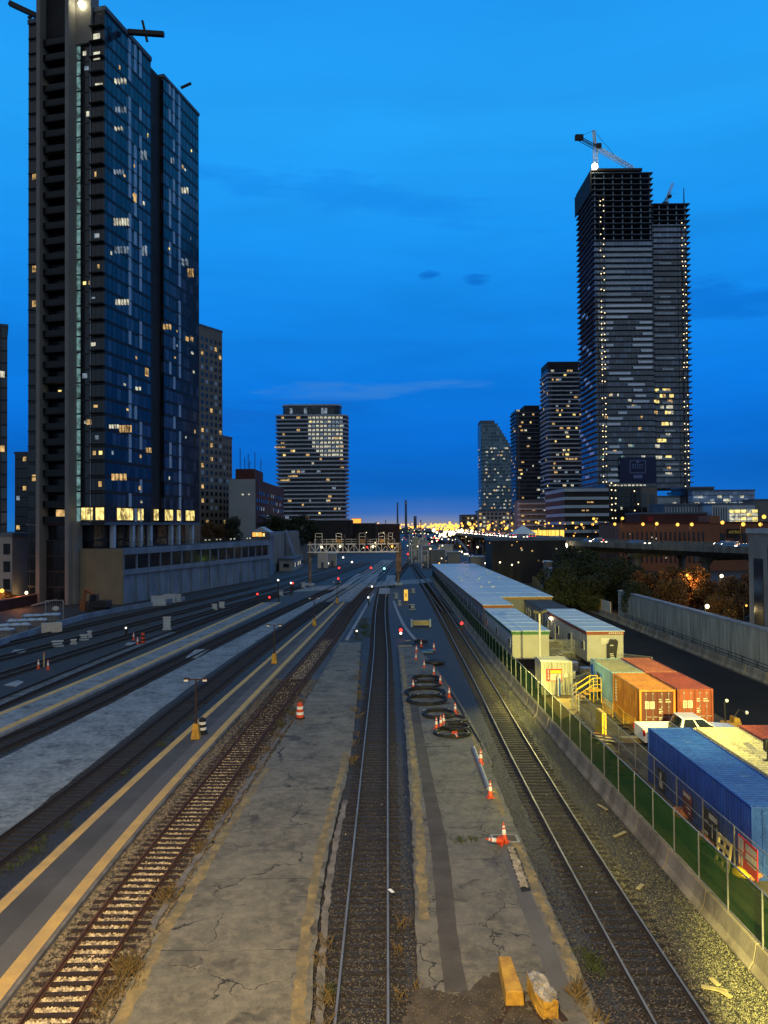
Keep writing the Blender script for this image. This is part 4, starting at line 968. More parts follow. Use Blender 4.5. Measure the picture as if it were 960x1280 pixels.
for q, (px,py,a) in enumerate(((752,925,.5),(760,930,.9),(772,948,.2),(779,967,1.2))):
    t = thing('scrap_pile', 'pile of grey scrap boards behind the wire fence, %s from the orange barricades' % nth(q+1), 'scrap pile', G(px,py,ZY)); mb = MB()
    for k in range(6): mb.rbox((random.uniform(-.4,.4),random.uniform(-.5,.5),.06+.07*k),(.14,random.uniform(.8,1.6),.05),Matrix.Rotation(a+random.uniform(-.5,.5),3,'Z')@Matrix.Rotation(random.uniform(-.15,.15),3,'X'))
    mb.build('boards', [M['brick'],M['rubble'],M['tie_rust'],M['rail_rust']][q], t); MB().rbox((0,0,.03),(.9,.5,.05)).build('base', M['dark_steel'], t)
mb = MB(); mb.rbox((0,0,.15),(1.6,.6,.3)); tag(mb.build('timber_block', M['pallet'], loc=G(791,927,ZY)), 'pale timber block on the ground in front of the blue container', 'timber')

# right retaining wall, its barriers and pipe rail, hoarding beyond
t = thing('retaining_wall', 'tall pale board marked concrete wall along the right side of the dark road', 'wall', (0,0,0))
mb = MB(); mb.add([(35.2,116,0),(36.1,52,0),(36.7,52,0),(35.8,116,0),(35.2,116,4.15),(36.1,52,4.15),(36.7,52,4.15),(35.8,116,4.15)], [(0,1,2,3),(4,5,6,7),(0,1,5,4),(1,2,6,5),(2,3,7,6),(3,0,4,7)]); mb.build('wall_face', M['wall_conc'], t)
mb = MB(); mb.add([(35.12,116.1,4.153),(36.02,51.9,4.153),(36.8,51.9,4.153),(35.9,116.1,4.153),(35.12,116.1,4.33),(36.02,51.9,4.33),(36.8,51.9,4.33),(35.9,116.1,4.33)], [(0,1,2,3),(4,5,6,7),(0,1,5,4),(1,2,6,5),(2,3,7,6),(3,0,4,7)]); mb.build('coping', M['pale_edge'], t)
for i in range(17):
    y = 54 + 4.0*i; o = jb.copy(); COL.objects.link(o); o.location = (33.6 - (y-54)*.004, y, ZY); o.scale = (1,1.1,1.05); o.rotation_euler = (0,0,random.gauss(0,.006))
    tag(o, 'concrete barrier segment beside the tall right wall, %s from the camera' % nth(i+1), 'barrier', 'barriers beside the right wall')
t = thing('pipe_railing', 'dark railing of four pipes between the right barriers and tall wall', 'railing'); mb = MB()
for z in (.5,.8,1.1,1.4): mb.cyl((34.75,54,z),(34.4,110,z),.04,6)
mb.build('pipe', M['dark_steel'], t); mb = MB()
for i in range(20): mb.cyl((34.75-.35*i/19,54+56*i/19,ZY),(34.75-.35*i/19,54+56*i/19,1.45),.04,6)
mb.build('railing_posts', M['dark_steel'], t)
t = thing('plywood_hoarding', 'low plywood hoarding in warm light beyond the left end of the tall wall', 'hoarding')
for i in range(12):
    y = 120+5.2*i; MB().box(35.2-.02*i,35.3-.02*i,y,y+5.0,.1,2.1).build('panel', M['plywood'] if i % 3 else M['off_white'], t)
for i in range(13): MB().box(35.34-.02*i,35.44-.02*i,119.9+5.2*i,120.0+5.2*i,.1,2.2).build('post', M['dark_steel'], t)
t = thing('corner_building', 'grey concrete building with dark windows cut off by the right edge', 'building', (40,56,0))
MB().box(0,18,0,28.4,0,13.2).build('wall', M['grey_build'], t); MB().box(-.2,18.2,-.2,28.6,13.2,13.7).build('parapet', M['pale_edge'], t)
for z in (1.5,5.3,9.3):
    for y in (1.5,7.5,13.5,19.5):
        wo = MB().box(-.06,.02,y,y+4.6,z,z+2.5).build('window', M['dark_steel'], t); MB().box(-.075,-.061,y+.12,y+2.2,z+.12,z+2.38).box(-.075,-.061,y+2.4,y+4.48,z+.12,z+2.38).build('pane', M['glass_dark'], wo)
MB().box(-.05,.02,25.2,27.2,1,10.5).build('window', M['glass_dark'], t)

# ------------------------------------------------------------------ things standing on the old platforms
def cone(label, p, rz=0, tilt=0, h=.86):
    t = thing('traffic_cone', label, 'traffic cone', p, rz, 'orange cones on the coil platform')
    MB().box(-.19,.19,-.19,.19,0,.045).build('base', M['orange'], t, bevel=.012)
    MB().lathe([(.15,.045),(.135,.08),(.035,h),(.02,h+.015)], n=16).build('body', M['orange'], t, smooth=True)
    MB().lathe([(.106,h*.42),(.108,h*.42+.002),(.076,h*.68),(.064,h*.68)], n=16).lathe([(.060,h*.78),(.062,h*.78+.002),(.053,h*.86),(.044,h*.86)], n=16).build('reflective_collar', M['white_band'], t, smooth=True)
    t.rotation_euler = (tilt, 0, rz); return t
cones = [(631,1053,'upright orange cone leaning beside the iron lid, nearest cone'),(613,997,'orange cone at the platform corner just past the iron lid'),(601,955,'orange cone beside the black pipe, alone below the coils'),
 (545.5,911.8,'left cone of the three standing close together by the nearest coils'),(551,910,'middle cone of the three standing close together by the nearest coils'),(554.5,907.5,'right and most hidden cone of the three close together by the nearest coils'),
 (569,892.5,'orange cone at the right platform edge beside the second nearest pair of coils'),(561.5,871.6,'orange cone touching the right side of the largest coil'),(516.5,861.6,'orange cone left of the coils, alone at the left side'),
 (550.4,855.7,'orange cone at the right platform edge above the largest coil'),(542.4,844.4,'orange cone without a bright collar, behind the far coils'),(530.2,835.7,'orange cone in front of the dark tarpaulin'),
 (520,826,'nearer orange cone of the far left pair'),(520.6,815.8,'farther orange cone of the far left pair'),(542.4,813,'orange cone on a pale base standing right of the blue sheet'),(526.5,808.5,'farthest orange cone, at the farthest coil')]
for i, (px,py,lab) in enumerate(cones): cone(lab, G(px,py,.16 if not 808 < py < 845 else .06), random.uniform(0,1.5), rad(-4) if i == 0 else 0)
c = cone('fallen orange cone lying against the upright one by the iron lid', G(626,1056,.16)+Vector((0,-.1,.2)), rad(-60), rad(72))
t = cone('red cone end lying inside the nearest coil', G(568,921,.16)+Vector((0,0,.2)), .3, rad(95), .6)
def coil(label, px, py, wpx, n=5, sq=1.0):
    p = G(px,py,.16); r = wpx*p.y/960/2 - .12; t = thing('cable_coil', label, 'cable coil', p, random.uniform(0,3), 'black cable coils on the platform')
    for k in range(n):
        mb = MB(); rr = r*random.uniform(.88,1.0); ox, oy = random.gauss(0,.05), random.gauss(0,.05); ph = random.uniform(0,6)
        mb.tube([(ox+rr*math.cos(a), oy+rr*sq*math.sin(a), .06+.045*k*random.uniform(.6,1)+.03*math.sin(2*a+ph)) for a in np.linspace(0,2*math.pi,48,endpoint=False)], .062, 6, closed=True); mb.build('loop', M['black'], t, smooth=True)
    [MB().ball((r*math.cos(a),r*sq*math.sin(a),.12+.03*n),.06).build('cable_end', M['steel'], t) for a in (.4,2.2)]; return t
for px,py,w_,n,lab in ((565,917,50,4,'nearest black cable coil with a red cone lying in it'),(571,911,37,5,'black coil overlapping the nearest one from behind'),(565,900,40,3,'black coil just behind the three close cones, right half of a pair'),
    (549,894,46,4,'black coil left half of the pair behind the three close cones'),(533,876,54,5,'largest coil, front one of the big pair'),(532,867,53,5,'rear coil of the big pair, touching the largest coil'),
    (533,856.5,38,3,'thin coil beside the lone left cone'),(533,850,38,6,'thick coil behind the thin one by the lone left cone'),(526,803,20,5,'farthest small coil by the farthest cone')): coil(lab,px,py,w_,n,1.0)
o = MB().ball((0,0,.2),.9,seg=14,ring=8,sq=(1.3,.8,.3)); o.v=[(x+random.gauss(0,.06),y+random.gauss(0,.06),max(0,z+random.gauss(0,.04))) for x,y,z in o.v]; tag(o.build('tarpaulin', M['dark_steel'], loc=G(543,830,.05)), 'dark tarpaulin heap on the ground beside the far cones', 'tarpaulin')
o = MB().rbox((0,0,.12),(1.2,.9,.2),Matrix.Rotation(.2,3,'Z')).rbox((.5,.2,.25),(.8,.7,.1),Matrix.Rotation(.5,3,'Z')); tag(o.build('folded_sheet', pm('blue_sheet',(.10,.2,.33),(.07,.15,.26),2,.5,0,.1,8), loc=G(533,816,.05)), 'folded pale blue sheet between the far cones', 'sheet')
def barrel(label, p, c1, c2, h=1.1):
    t = thing('traffic_barrel', label, 'barrel', p); MB().lathe([(.36,0),(.36,.07),(.30,.09)], n=18).build('base', M['black'], t)
    pr = []; 
    for k in range(5): z = .09+k*(h-.09)/5; r = .29-.018*k; pr.append((k,z,z+(h-.09)/5,r))
    for k,z0,z1,r in pr: MB().lathe([(r,z0),(r+.012,z0+.01),(r+.006,z1-.015),(r-.01,z1)], n=18).build('stripe', (c1,c2)[k%2], t)
    MB().lathe([(.2,h),(.2,h+.04),(.06,h+.05),(.06,h+.11)], n=12).build('lid', c1, t); return t
barrel('orange and white striped barrel at the left edge of the cracked platform', G(375,898,.16), M['orange'], M['white_band'])
barrel('black and white striped barrel behind the nearest lamp post base', G(253,917,.23), M['black'], M['white_band'], 1.0)
for i, (px,py,lab) in enumerate(((245,923,'nearest double headed lamp post on the yellow lined platform'),(343,829,'second nearest double headed lamp post on the yellow lined platform'),(393,782,'third double headed lamp post on the yellow lined platform'),(421.5,754,'farthest lamp post, at the far end of the yellow lined platform'))):
    p = G(px,py,.23)
    if i == 0:
        lp = t = thing('platform_lamp', lab, 'lamp post', p, 0, 'lamp posts on the yellow lined platform')
        MB().add([(-.29,-.29,0),(.29,-.29,0),(.29,.29,0),(-.29,.29,0),(-.17,-.17,1.0),(.17,-.17,1.0),(.17,.17,1.0),(-.17,.17,1.0)], [(0,3,2,1),(4,5,6,7),(0,1,5,4),(1,2,6,5),(2,3,7,6),(3,0,4,7)]).build('base', M['yellow_block'], t, bevel=.02)
        MB().cyl((0,0,1.0),(0,0,3.95),.065,10,r2=.05).lathe([(.10,1.0),(.10,1.3),(.07,1.35)],n=10).build('pole', M['brown_steel'], t); MB().bar((-.6,0,3.9),(.6,0,3.9),.07).build('crossarm', M['brown_steel'], t)
        for s in (-1,1):
            hd = MB().box(s*.62-.17,s*.62+.17,-.15,.15,3.82,4.02).build('lamp_head', M['brown_steel'], t, bevel=.02); MB().box(s*.62-.14,s*.62+.14,-.158,-.15,3.80,3.92).box(s*.62-.13,s*.62+.13,-.12,.12,3.795,3.818).build('lens', M['white_band'], hd)
    else: again(lp, p, 0, lab)
# yellow concrete blocks at the bottom
t = MB().add([(-.28,-.95,.0),(.28,-.95,0),(.22,.95,0),(-.22,.95,0),(-.26,-.93,.42),(.26,-.93,.42),(.19,.93,.42),(-.19,.93,.42)], [(0,3,2,1),(4,5,6,7),(0,1,5,4),(1,2,6,5),(2,3,7,6),(3,0,4,7)])
p = (G(637,1222,.45)); p.z = .17; tag(t.build('concrete_block', M['yellow_block'], loc=p, bevel=.03), 'long worn yellow concrete block lying flat near the bottom edge', 'concrete block')
p = G(677,1246,.35); p.z = .17
t = thing('concrete_block', 'broken concrete block with yellow sides and a grey rubble top', 'concrete block', p, rad(9))
bm_ = bmesh.new(); bmesh.ops.create_cube(bm_, size=1); bmesh.ops.subdivide_edges(bm_, edges=bm_.edges, cuts=5, use_grid_fill=True)
for v in bm_.verts:
    tpr = 1 - .30*max(0, v.co.y*2)**2 - .22*max(0,-v.co.y*2)**3; zz = v.co.z; v.co = Vector((v.co.x*.56*tpr, v.co.y*1.5, (zz+.5)*.55*(1-.18*abs(v.co.y)))) + Vector((random.gauss(0,.012),random.gauss(0,.012),random.gauss(0,.02) + (.05*math.sin(v.co.x*9+v.co.y*14) if zz > .3 else 0)))
me = bpy.data.meshes.new('block'); bm_.to_mesh(me); bm_.free(); me.materials.append(M['yellow_block']); me.materials.append(M['rubble'])
for f in me.polygons:
    if f.normal.z > .55: f.material_index = 1
o = bpy.data.objects.new('block_body', me); COL.objects.link(o); o.parent = t
mb = MB()
for k in range(7): mb.rbox((random.uniform(-.15,.2),random.uniform(-.7,.2),.52+random.uniform(0,.05)),(random.uniform(.08,.2),random.uniform(.1,.3),.08),Matrix.Rotation(random.uniform(0,3),3,'Z'))
mb.build('rubble_lump', M['rubble'], t)
for q,(px,py,a) in enumerate(((676,1276,.25),(690,1262,.3),(628,1274,-.5))):
    tag(MB().rbox((0,0,.07),(.22,1.5,.14),Matrix.Rotation(a,3,'Z')).build('old_timber', M['tie_rust'], loc=G(px,py,.04), bevel=.01), 'dark old timber lying in the dirt at the bottom, %s by the yellow blocks' % nth(q+1), 'timber')
mb = MB(); [mb.ball((random.gauss(0,.35),random.gauss(0,.25),.06), random.uniform(.15,.32), seg=7, ring=5, sq=(1.3,1,.35)) for _ in range(7)]; mb.v=[(x+random.gauss(0,.02),y+random.gauss(0,.02),z+random.gauss(0,.015)) for x,y,z in mb.v]
tag(mb.build('rock_slab', M['dirt'], loc=G(628,1266,.04)), 'flat brown rocks in the dirt below the long yellow block', 'rocks')
# iron lid, rubble trench, pipe, planks, small debris
t = thing('iron_lid', 'square brown iron lid set in a pale concrete frame beside the nearest cone', 'lid', G(631,1048,.17)); MB().box(-.62,.62,-.42,.42,-.02,.012).build('frame', M['pale_edge'], t); MB().box(-.5,.5,-.32,.32,.012,.02).build('plate', M['brown_steel'], t)
tr = between(Edge([(636,1062),(652,1112)]), Edge([(643,1062),(662,1112)]), 1112, 1062, 420, .19)
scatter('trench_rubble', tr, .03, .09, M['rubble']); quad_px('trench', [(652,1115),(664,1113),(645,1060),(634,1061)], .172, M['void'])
def pipe(label, a, b, r, mat, z=.2):
    A_, B_ = G(*a,z), G(*b,z); return tag(MB().cyl(A_, B_, r, 10).build('pipe', mat), label, 'pipe')
pipe('pale grey pole lying on the ground between two cones by the platform edge', (592,935), (611,986), .12, M['steel']); pipe('black hose lying along the right edge of the coil platform', (561,862), (600,927), .07, M['black'])
for q,(a,b,wd) in enumerate((((498,807.5),(515,807),.3),((506,801),(513,800.5),.2),((611,990),(618,989),.12))): 
    A_, B_ = G(*a,.2), G(*b,.2); tag(MB().bar(A_, B_, wd, .06).build('plank', M['pallet']), ['long pale plank across the far end of the coil platform','short pale plank beyond the long one','short pale batten at the corner cone'][q], 'plank')
for q,(px,py,a,l) in enumerate(((893,1238,1.2,.75),(893,1229,.2,.4),(775,1044,-.9,.9),(753,1010,.3,.8),(905,1243,.5,.5),(800,1110,-.7,.5))):
    tag(MB().rbox((0,0,.05),(.16,l,.03),Matrix.Rotation(a,3,'Z')).build('wood_scrap', M['pallet'], loc=G(px,py,.02)), 'scrap of pale wood on the gravel beside the barrier, %s' % ('largest','second largest','long thin one','one near the dark stretch','short one by the largest','one half way along')[q], 'wood scrap')
deb = [tuple(G(random.uniform(430,900),random.uniform(940,1279),.05)) for _ in range(34)]
scatter('litter', deb, .02, .05, M['off_white'])
o = MB().rbox((0,0,.2),(.12,.3,.02),Matrix.Rotation(.5,3,'Z')); tag(o.build('paper_scrap', M['white_band'], loc=G(489,1120,.1)), 'white scrap of paper by the right rail of the middle track', 'paper')
# ------------------------------------------------------------------ towers and buildings
def unit_cube(mat):
    o = MB().box(-.5,.5,-.5,.5,-.5,.5).build('window', mat); me = o.data; bpy.data.objects.remove(o); return me
UC = {}
def windows(parent, cells, cap=100, name='window'):
    """cells: (cx,cy,cz,dx,dy,dz,material key); the first ones become parts, the rest one part of kind stuff"""
    for c in cells[:cap]:
        if c[6] not in UC: UC[c[6]] = unit_cube(M[c[6]])
        share(name, UC[c[6]], parent, c[:3], c[3:6])
    rest = cells[cap:]
    if rest:
        keys = sorted({c[6] for c in rest}); mb = MB()
        for c in rest: mb.rbox(c[:3], c[3:6], None, keys.index(c[6]))
        o = mb.build(name, [M[k] for k in keys], parent); o['kind'] = 'stuff'
def slabs(parent, poly, zs, th, mat, name='balcony'):
    mb = MB(); mb.prism(poly, -th/2, th/2); o = mb.build(name, mat); me = o.data; bpy.data.objects.remove(o)
    for z in zs[:100]: share(name, me, parent, (0,0,z))
def rounded(x0, x1, y0, y1, r, n=5):
    out = []
    for cx, cy, a in ((x1-r,y0+r,-90),(x1-r,y1-r,0),(x0+r,y1-r,90),(x0+r,y0+r,180)):
        for k in range(n+1): t = rad(a+90*k/n); out.append((cx+r*math.cos(t), cy+r*math.sin(t)))
    return out
LW = ['lit_warm','lit_warm','lit_white','lit_warm','lit_yellow','lit_pale']

# ---- the tall dark tower on the left, its podium and wall
M['t1_glass'] = facade('tower_glass', 1.55, 2.94, (.008,.013,.025), (.05,.07,.115), (.004,.006,.011), .13, .6, .5, 0, .15, refl=1.42)
M['t1_dark'] = facade('tower_dark_glass', 1.3, 2.94, (.008,.011,.016), (.018,.024,.032), (.006,.008,.01), .14, .3, .5, 0, .06, refl=1.5)
M['pale_panel'] = pm('pale_spandrel', (.42,.50,.56), (.32,.40,.47), .5, .35, 0, 0)
T1 = thing('apartment_tower', 'tallest dark glass tower at the left with pale concrete fins and lit windows', 'tower', (-52.3,144,0), -math.atan2(57,238), 'residential towers')
H1, FH, Z0 = 112.4, 2.94, 15.3
MB().box(-16.7,0,0,16.5,Z0,H1).build('glass_block', M['t1_glass'], T1)
MB().box(-16.7,0,21.7,38,Z0,H1-.4).build('glass_block', M['t1_glass'], T1)
MB().box(-16,-.9,16.501,21.699,Z0,H1-.2).build('notch_shade', M['void'], T1)  # almost flush dark box, standing for the shade of the notch
MB().box(-12.6,-6.5,.0,.02,0,118).box(-16.69,-13.2,-.05,.0,0,H1+1).build('dark_facade', M['t1_dark'], T1)
MB().box(-5.9,-.02,-.05,-.001,Z0,H1-3).build('dark_facade', M['t1_dark'], T1)
for x0,x1 in ((-13.0,-12.2),(-6.75,-6.0)):
    MB().box(x0,x1,-2.6,1.0,0,121).build('concrete_fin', M['fin'], T1)
MB().box(-6.0,-5.25,-1.6,.6,0,Z0+.2).build('stair_core', M['fin'], T1); MB().box(-6.0,-2.6,-.6,2,H1-6,H1+9).build('lift_tower', M['fin'], T1)
MB().box(-12.19,-6.76,-.8,3,H1-4,121).build('crown_block', M['void'], T1)
MB().box(-12.2,-6.75,-.6,0,0,12).build('lower_glazing', M['t1_dark'], T1)
zs = [Z0 + FH*k for k in range(34)]
slabs(T1, [(-12.18,-1.7),(-6.78,-1.7),(-6.78,-.01),(-12.18,-.01)], [z for z in zs if z < H1-5], .22, M['void'])
slabs(T1, [(-16.6,-.3),(-13.02,-.3),(-13.02,-.06),(-16.6,-.06)], zs, .22, M['void'])
slabs(T1, [(-2.9,-.9),(.0,-.9),(.0,-.052),(-2.9,-.052)], zs[:-1], .2, M['void'])
MB().box(-3.05,-2.95,-.25,-.06,Z0,H1).build('mullion', M['slab'], T1)
MB().box(-16.9,.2,-.1,16.6,H1,H1+.9).box(-16.9,.2,21.6,38.2,H1-.4,H1+.3).build('parapet', M['slab_dark'], T1)
glass_rail = pm('balcony_glass', (.008,.010,.014), (.006,.008,.011), .3, .3, 0, 0, spec=.25)
mb = MB(); [mb.box(-12.18,-6.78,-1.72,-1.68,z+.12,z+1.15) for z in zs if z < H1-5]; mb.build('balustrade', glass_rail, T1)
def sB(px): k = (px-481)/960; return (144*k+52.3)/(.233-.972*k)
def xA(px): k = (px-481)/960; return (144*k+52.3)/(.972+.233*k)
cells = []
for i, z in enumerate(zs):       # the bright stair strip, one tall pane per storey
    cells.append((-5.6,-.08,z+FH/2,.74,.06,FH-.32,'lit_teal'))
for a,b in ((103,108),(109,117),(121,131)): cells.append(((xA(a)+xA(b))/2,-.08,16.9,xA(b)-xA(a),.06,2.3,'lit_yellow'))
for a,b in ((147,152),(152.5,157),(157.5,162),(162.5,167),(173,176),(177,180),(193,199),(207,212),(212.5,217),(222,227),(233,238),(238.5,244)):
    s0,s1 = sB(a),sB(b); cells.append((.04,(s0+s1)/2,16.9,.06,(s1-s0)*.9,2.3,'lit_yellow'))
cells.append((-8.4,-.03,17,1.0,.06,1.5,'lit_warm')); cells.append((-9.7,-.03,16.9,1.6,.06,1.7,'lit_warm'))
def onB(a, b, y0, y1, mat, parts=3):
    for k in range(parts):
        pa = a+(b-a)*k/parts; pb = a+(b-a)*(k+.82)/parts; s0,s1 = sB(pa),sB(pb); sc = (144+.972*(s0+s1)/2)/960
        cells.append((.045,(s0+s1)/2,14.3+(657-(y0+y1)/2)*sc,.06,(s1-s0)*.8,(y1-y0)*sc*.68,mat))
for q in ((144,160,89,98,'lit_white',4),(145,160,125,135,'lit_pale',4),(144,156,151,157,'lit_white',3),(143,157,205,213,'lit_pale',4),(143,163,266,279,'lit_white',6),(144,163,302,314,'lit_pale',5),(145,163,369,379,'lit_white',5),
          (168,173,234,250,'lit_warm',1),(178,186,300,318,'lit_pale',2),(177,186,180,196,'lit_pale',2),(182,188,455,470,'lit_warm',1),(170,178,480,486,'lit_white',2),(137,150,527,534,'lit_white',4),(150,166,527,540,'lit_warm',5),(140,160,588,600,'lit_warm',4),
          (183,191,556,565,'lit_warm',2),(215,220,190,200,'lit_pale',2),(228,238,228,238,'lit_white',3),(236,244,330,345,'lit_warm',3),(205,216,401,410,'lit_warm',3),(233,244,417,425,'lit_warm',2),(228,238,318,330,'lit_pale',2),(240,244,437,441,'lit_white',1),(242,245,460,465,'lit_white',1)): onB(*q)
for _ in range(26):
    z = random.choice(zs[1:-2]); x = random.choice((random.uniform(-11.8,-7.2),random.uniform(-5,-3.3),random.uniform(-2.6,-.4))); w_ = random.uniform(.3,1.0)
    cells.append((max(-11.6,min(x,-.9)),-.06,z+1.3,w_,.06,random.uniform(.3,1.0),random.choice(LW)))
for _ in range(26):
    px_ = random.choice((random.uniform(136,188),random.uniform(208,245))); s = sB(px_); cells.append((.045,s,random.choice(zs[1:-2])+random.uniform(.6,1.8),.06,random.uniform(.3,.7),random.uniform(.3,.8),random.choice(LW)))
for px_,py_ in ((40,212),(41,330),(42,374),(45,594)): cells.append((-15.2,-.1,14.3+(657-py_)*.153,1.1,.06,1.2,'lit_warm'))
windows(T1, cells, 100)
pal = []
for i, z in enumerate(zs[:-1]):
    for px_, pr in ((163.5,.75),(170.5,.25),(177,.55),(214,.35),(219,.3),(226,.8)):
        if random.random() < pr: pal.append((.03,sB(px_),z+FH/2,.05,.95,FH-.25,'pale_panel'))
windows(T1, pal, 100, 'spandrel_panel')
cl = []
for px_ in (145,169,179,191,217,226,243): s = sB(px_); cl.append((-.5,s,12.85,.8,.8,4.9,'slab'))
windows(T1, cl, 20, 'column'); MB().box(-12,-3.4,1.5,37.5,10.4,Z0).build('ground_floor_glazing', M['t1_dark'], T1); MB().box(-17,.15,-.1,38.1,Z0-.5,Z0-.02).build('soffit_slab', M['slab_dark'], T1)
for a,b in ((167,37),(205,40.5)): pass
def jib(parent, a, b, Y, r, cross=None):
    A_, B_ = A(*a, Y), A(*b, Y); inv = parent.matrix_basis.inverted(); A_, B_ = inv @ A_, inv @ B_
    m_ = MB(); m_.bar(A_, B_, r, r); 
    if cross: m_.bar(inv @ A(*cross[0],Y), inv @ A(*cross[1],Y), r*.5)
    m_.build('roof_crane', M['dark_steel'], parent)
bpy.context.view_layer.update()
T1.matrix_basis = Matrix.LocRotScale(T1.location, T1.rotation_euler, None)
jib(T1, (160,40), (205,43), 150, .85, ((178,26),(184,52))); jib(T1, (226,110), (239,104), 172, .45); jib(T1, (12,4), (46,20), 150, .85, ((35,23),(45,16)))
MB().ball((-4.3,-1.1,H1+1.2),.55).build('roof_lamp', M['lamp_flood'], T1)
lamp('roof_light','POINT', T1.matrix_basis @ Vector((-4.3,-2.0,H1+1.4)), 120, (1,.9,.55), .4)
windows(T1, [(-1.7,-.1,z,1.4,.06,1.5,'lit_white') for z in (H1-5,H1-8.5)] + [(-1.2,-.1,H1-14,1.6,.05,.4,'lit_white')], 5, 'window')

PD = thing('podium_building', 'long low concrete podium wall with a row of dark window bays left of the tracks', 'building', T1.location, T1.rotation_euler.z)
MB().box(-5.0,3.4,.0,72,0,10.0).build('wall', M['left_wall'], PD)
MB().box(-5.1,3.9,-.35,-.01,0,10.35).build('beige_wall', M['beige_block'], PD)
MB().box(3.3,3.9,.0,72,9.2,10.4).box(3.3,3.85,.0,72,5.4,6.35).build('concrete_band', M['left_wall'], PD)
bays = np.linspace(.6, 71.6, 17); mb = MB()
for y in bays: mb.box(3.4,3.62,y-.17,y+.17,0,9.2)
mb.build('pilaster', M['left_wall'], PD)
for a,b in zip(bays, bays[1:]):
    wo = MB().box(3.4,3.46,a+.3,b-.3,6.4,9.18).build('window', M['void'], PD); MB().box(3.47,3.5,a+.4,(a+b)/2-.06,6.5,9.1).box(3.47,3.5,(a+b)/2+.06,b-.4,6.5,9.1).build('pane', M['glass_dark'], wo)
mb = MB(); [mb.box(3.6,3.66,y,y+.06,10.4,11.5) for y in np.linspace(1,71.9,48)]; mb.box(3.58,3.68,1,72,11.45,11.53).box(3.58,3.68,1,72,10.95,11.0); mb.build('roof_railing', M['dark_steel'], PD)
MB().box(-4.8,3.2,.1,71.9,10.0,10.3).build('roof', M['roof_dark'], PD)
windows(PD, [(1.5,38+2.0*k,11.2,.3,.25,.3,'lit_white') for k in (0,1,3,4,7,8,12,13)], 10, 'lamp')

def block(name, label, x0, x1, y0, y1, z1, mat, group=None, z0=0, rz=0, org=None, cat='building', roof=True):
    org = org or ((x0+x1)/2, y0, 0); t = thing(name, label, cat, org, rz, group)
    MB().box(x0-org[0],x1-org[0],0,y1-y0,z0,z1).build('wall', mat, t)
    if roof: MB().box(x0-org[0]-.2,x1-org[0]+.2,-.2,y1-y0+.2,z1,z1+.7).build('roof_parapet', M['slab_dark'], t)
    return t
def grid(w_, d_, z0, z1, fh, pw, ww, wh, keys, front=True, left=False, right=False, prob=1.0):
    out = []
    nz = int((z1-z0)/fh)
    for i in range(nz):
        z = z0 + fh*(i+.5)
        if front:
            n_ = max(1,int(w_/pw))
            for j in range(n_):
                if random.random() < prob: out.append((-w_/2 + w_*(j+.5)/n_, -.03, z, ww, .08, wh, random.choice(keys)))
        n_ = max(1,int(d_/pw))
        for sd, on in ((-1,left),(1,right)):
            if on:
                for j in range(n_):
                    if random.random() < prob: out.append((sd*(w_/2+.03), d_*(j+.5)/n_, z, .08, ww, wh, random.choice(keys)))
    return out
# beige tower behind, with a lower step
a, b = A(250,500,319), A(278,500,331); ang = math.atan2(b.y-a.y, b.x-a.x); L = math.hypot(b.x-a.x,b.y-a.y)
def beige(label, p, w_, z1, rz):
    t = thing('apartment_block', label, 'tower', (*p,0), rz, 'residential towers')
    MB().box(-w_/2,w_/2,0,14,0,z1).build('wall', M['beige_tower'], t); MB().box(-w_/2-.2,w_/2+.2,-.2,14.2,z1,z1+.8).build('roof_parapet', M['slab_dark'], t)
    c = grid(w_,14,12,z1-1,2.95,2.35,1.35,1.6,['glass_dark']*11+['pale_panel','pale_panel','lit_warm']); c.sort(key=lambda q: (q[6] == 'glass_dark', -q[2])); windows(t, c, 100); return t
beige('beige panelled tower with a grid of small windows behind the dark tower', ((a.x+b.x)/2,(a.y+b.y)/2), L, 14.3+248*325/960, ang)
a2, b2 = A(278.3,560,332), A(290,560,340)
beige('lower beige step of the panelled tower, beside the pale blank wall', ((a2.x+b2.x)/2,(a2.y+b2.y)/2), math.hypot(b2.x-a2.x,b2.y-a2.y), 14.3+111*336/960, math.atan2(b2.y-a2.y,b2.x-a2.x))
M['teal_glass'] = facade('teal_glass', 2.2, 3.0, (.012,.03,.045), (.05,.11,.15), (.02,.03,.035), .15, .5, .6, 0, .1)
t = block('apartment_tower', 'dark teal glass tower cut off by the left edge', -113.5,-89.7,180,205, 63, M['teal_glass'], 'residential towers', cat='tower', rz=rad(27))
windows(t, grid(23.8,25,14,62,3,2.2,1.2,1.5,['lit_warm','lit_white'],True,False,True,.06), 60)
for x0,x1,y,d_,z,lab in ((-113,-107,235,20,37,'dark stepped block just right of the left edge tower'),(-107.6,-101.6,236,20,33.5,'lower dark block between the stepped block and the tall dark tower'),(-103,-99.6,240,20,31.5,'narrow dark block touching the tall dark tower')):
    t = block('apartment_block', lab, x0,x1,y,y+d_,z, M['t1_dark'], 'residential towers'); windows(t, grid(x1-x0,d_,10,z,3,2,1,1.3,['lit_warm','lit_pale'],True,False,False,.18), 40)
t = block('low_building', 'low pale grey building with rows of windows at the left edge', -92,-76.5,158,176,12.6, M['render_pale'])
windows(t, grid(15.5,18,1,12.4,3.6,2.0,1.4,2.2,['glass_dark']), 60)
t = block('low_building', 'dark brick low building behind the pale one at the left edge', -80,-66,185,200,11, M['brick_dark']); windows(t, grid(14,15,1,10,3.4,2.4,1.3,1.8,['glass_dark','glass_dark','lit_warm']), 40)

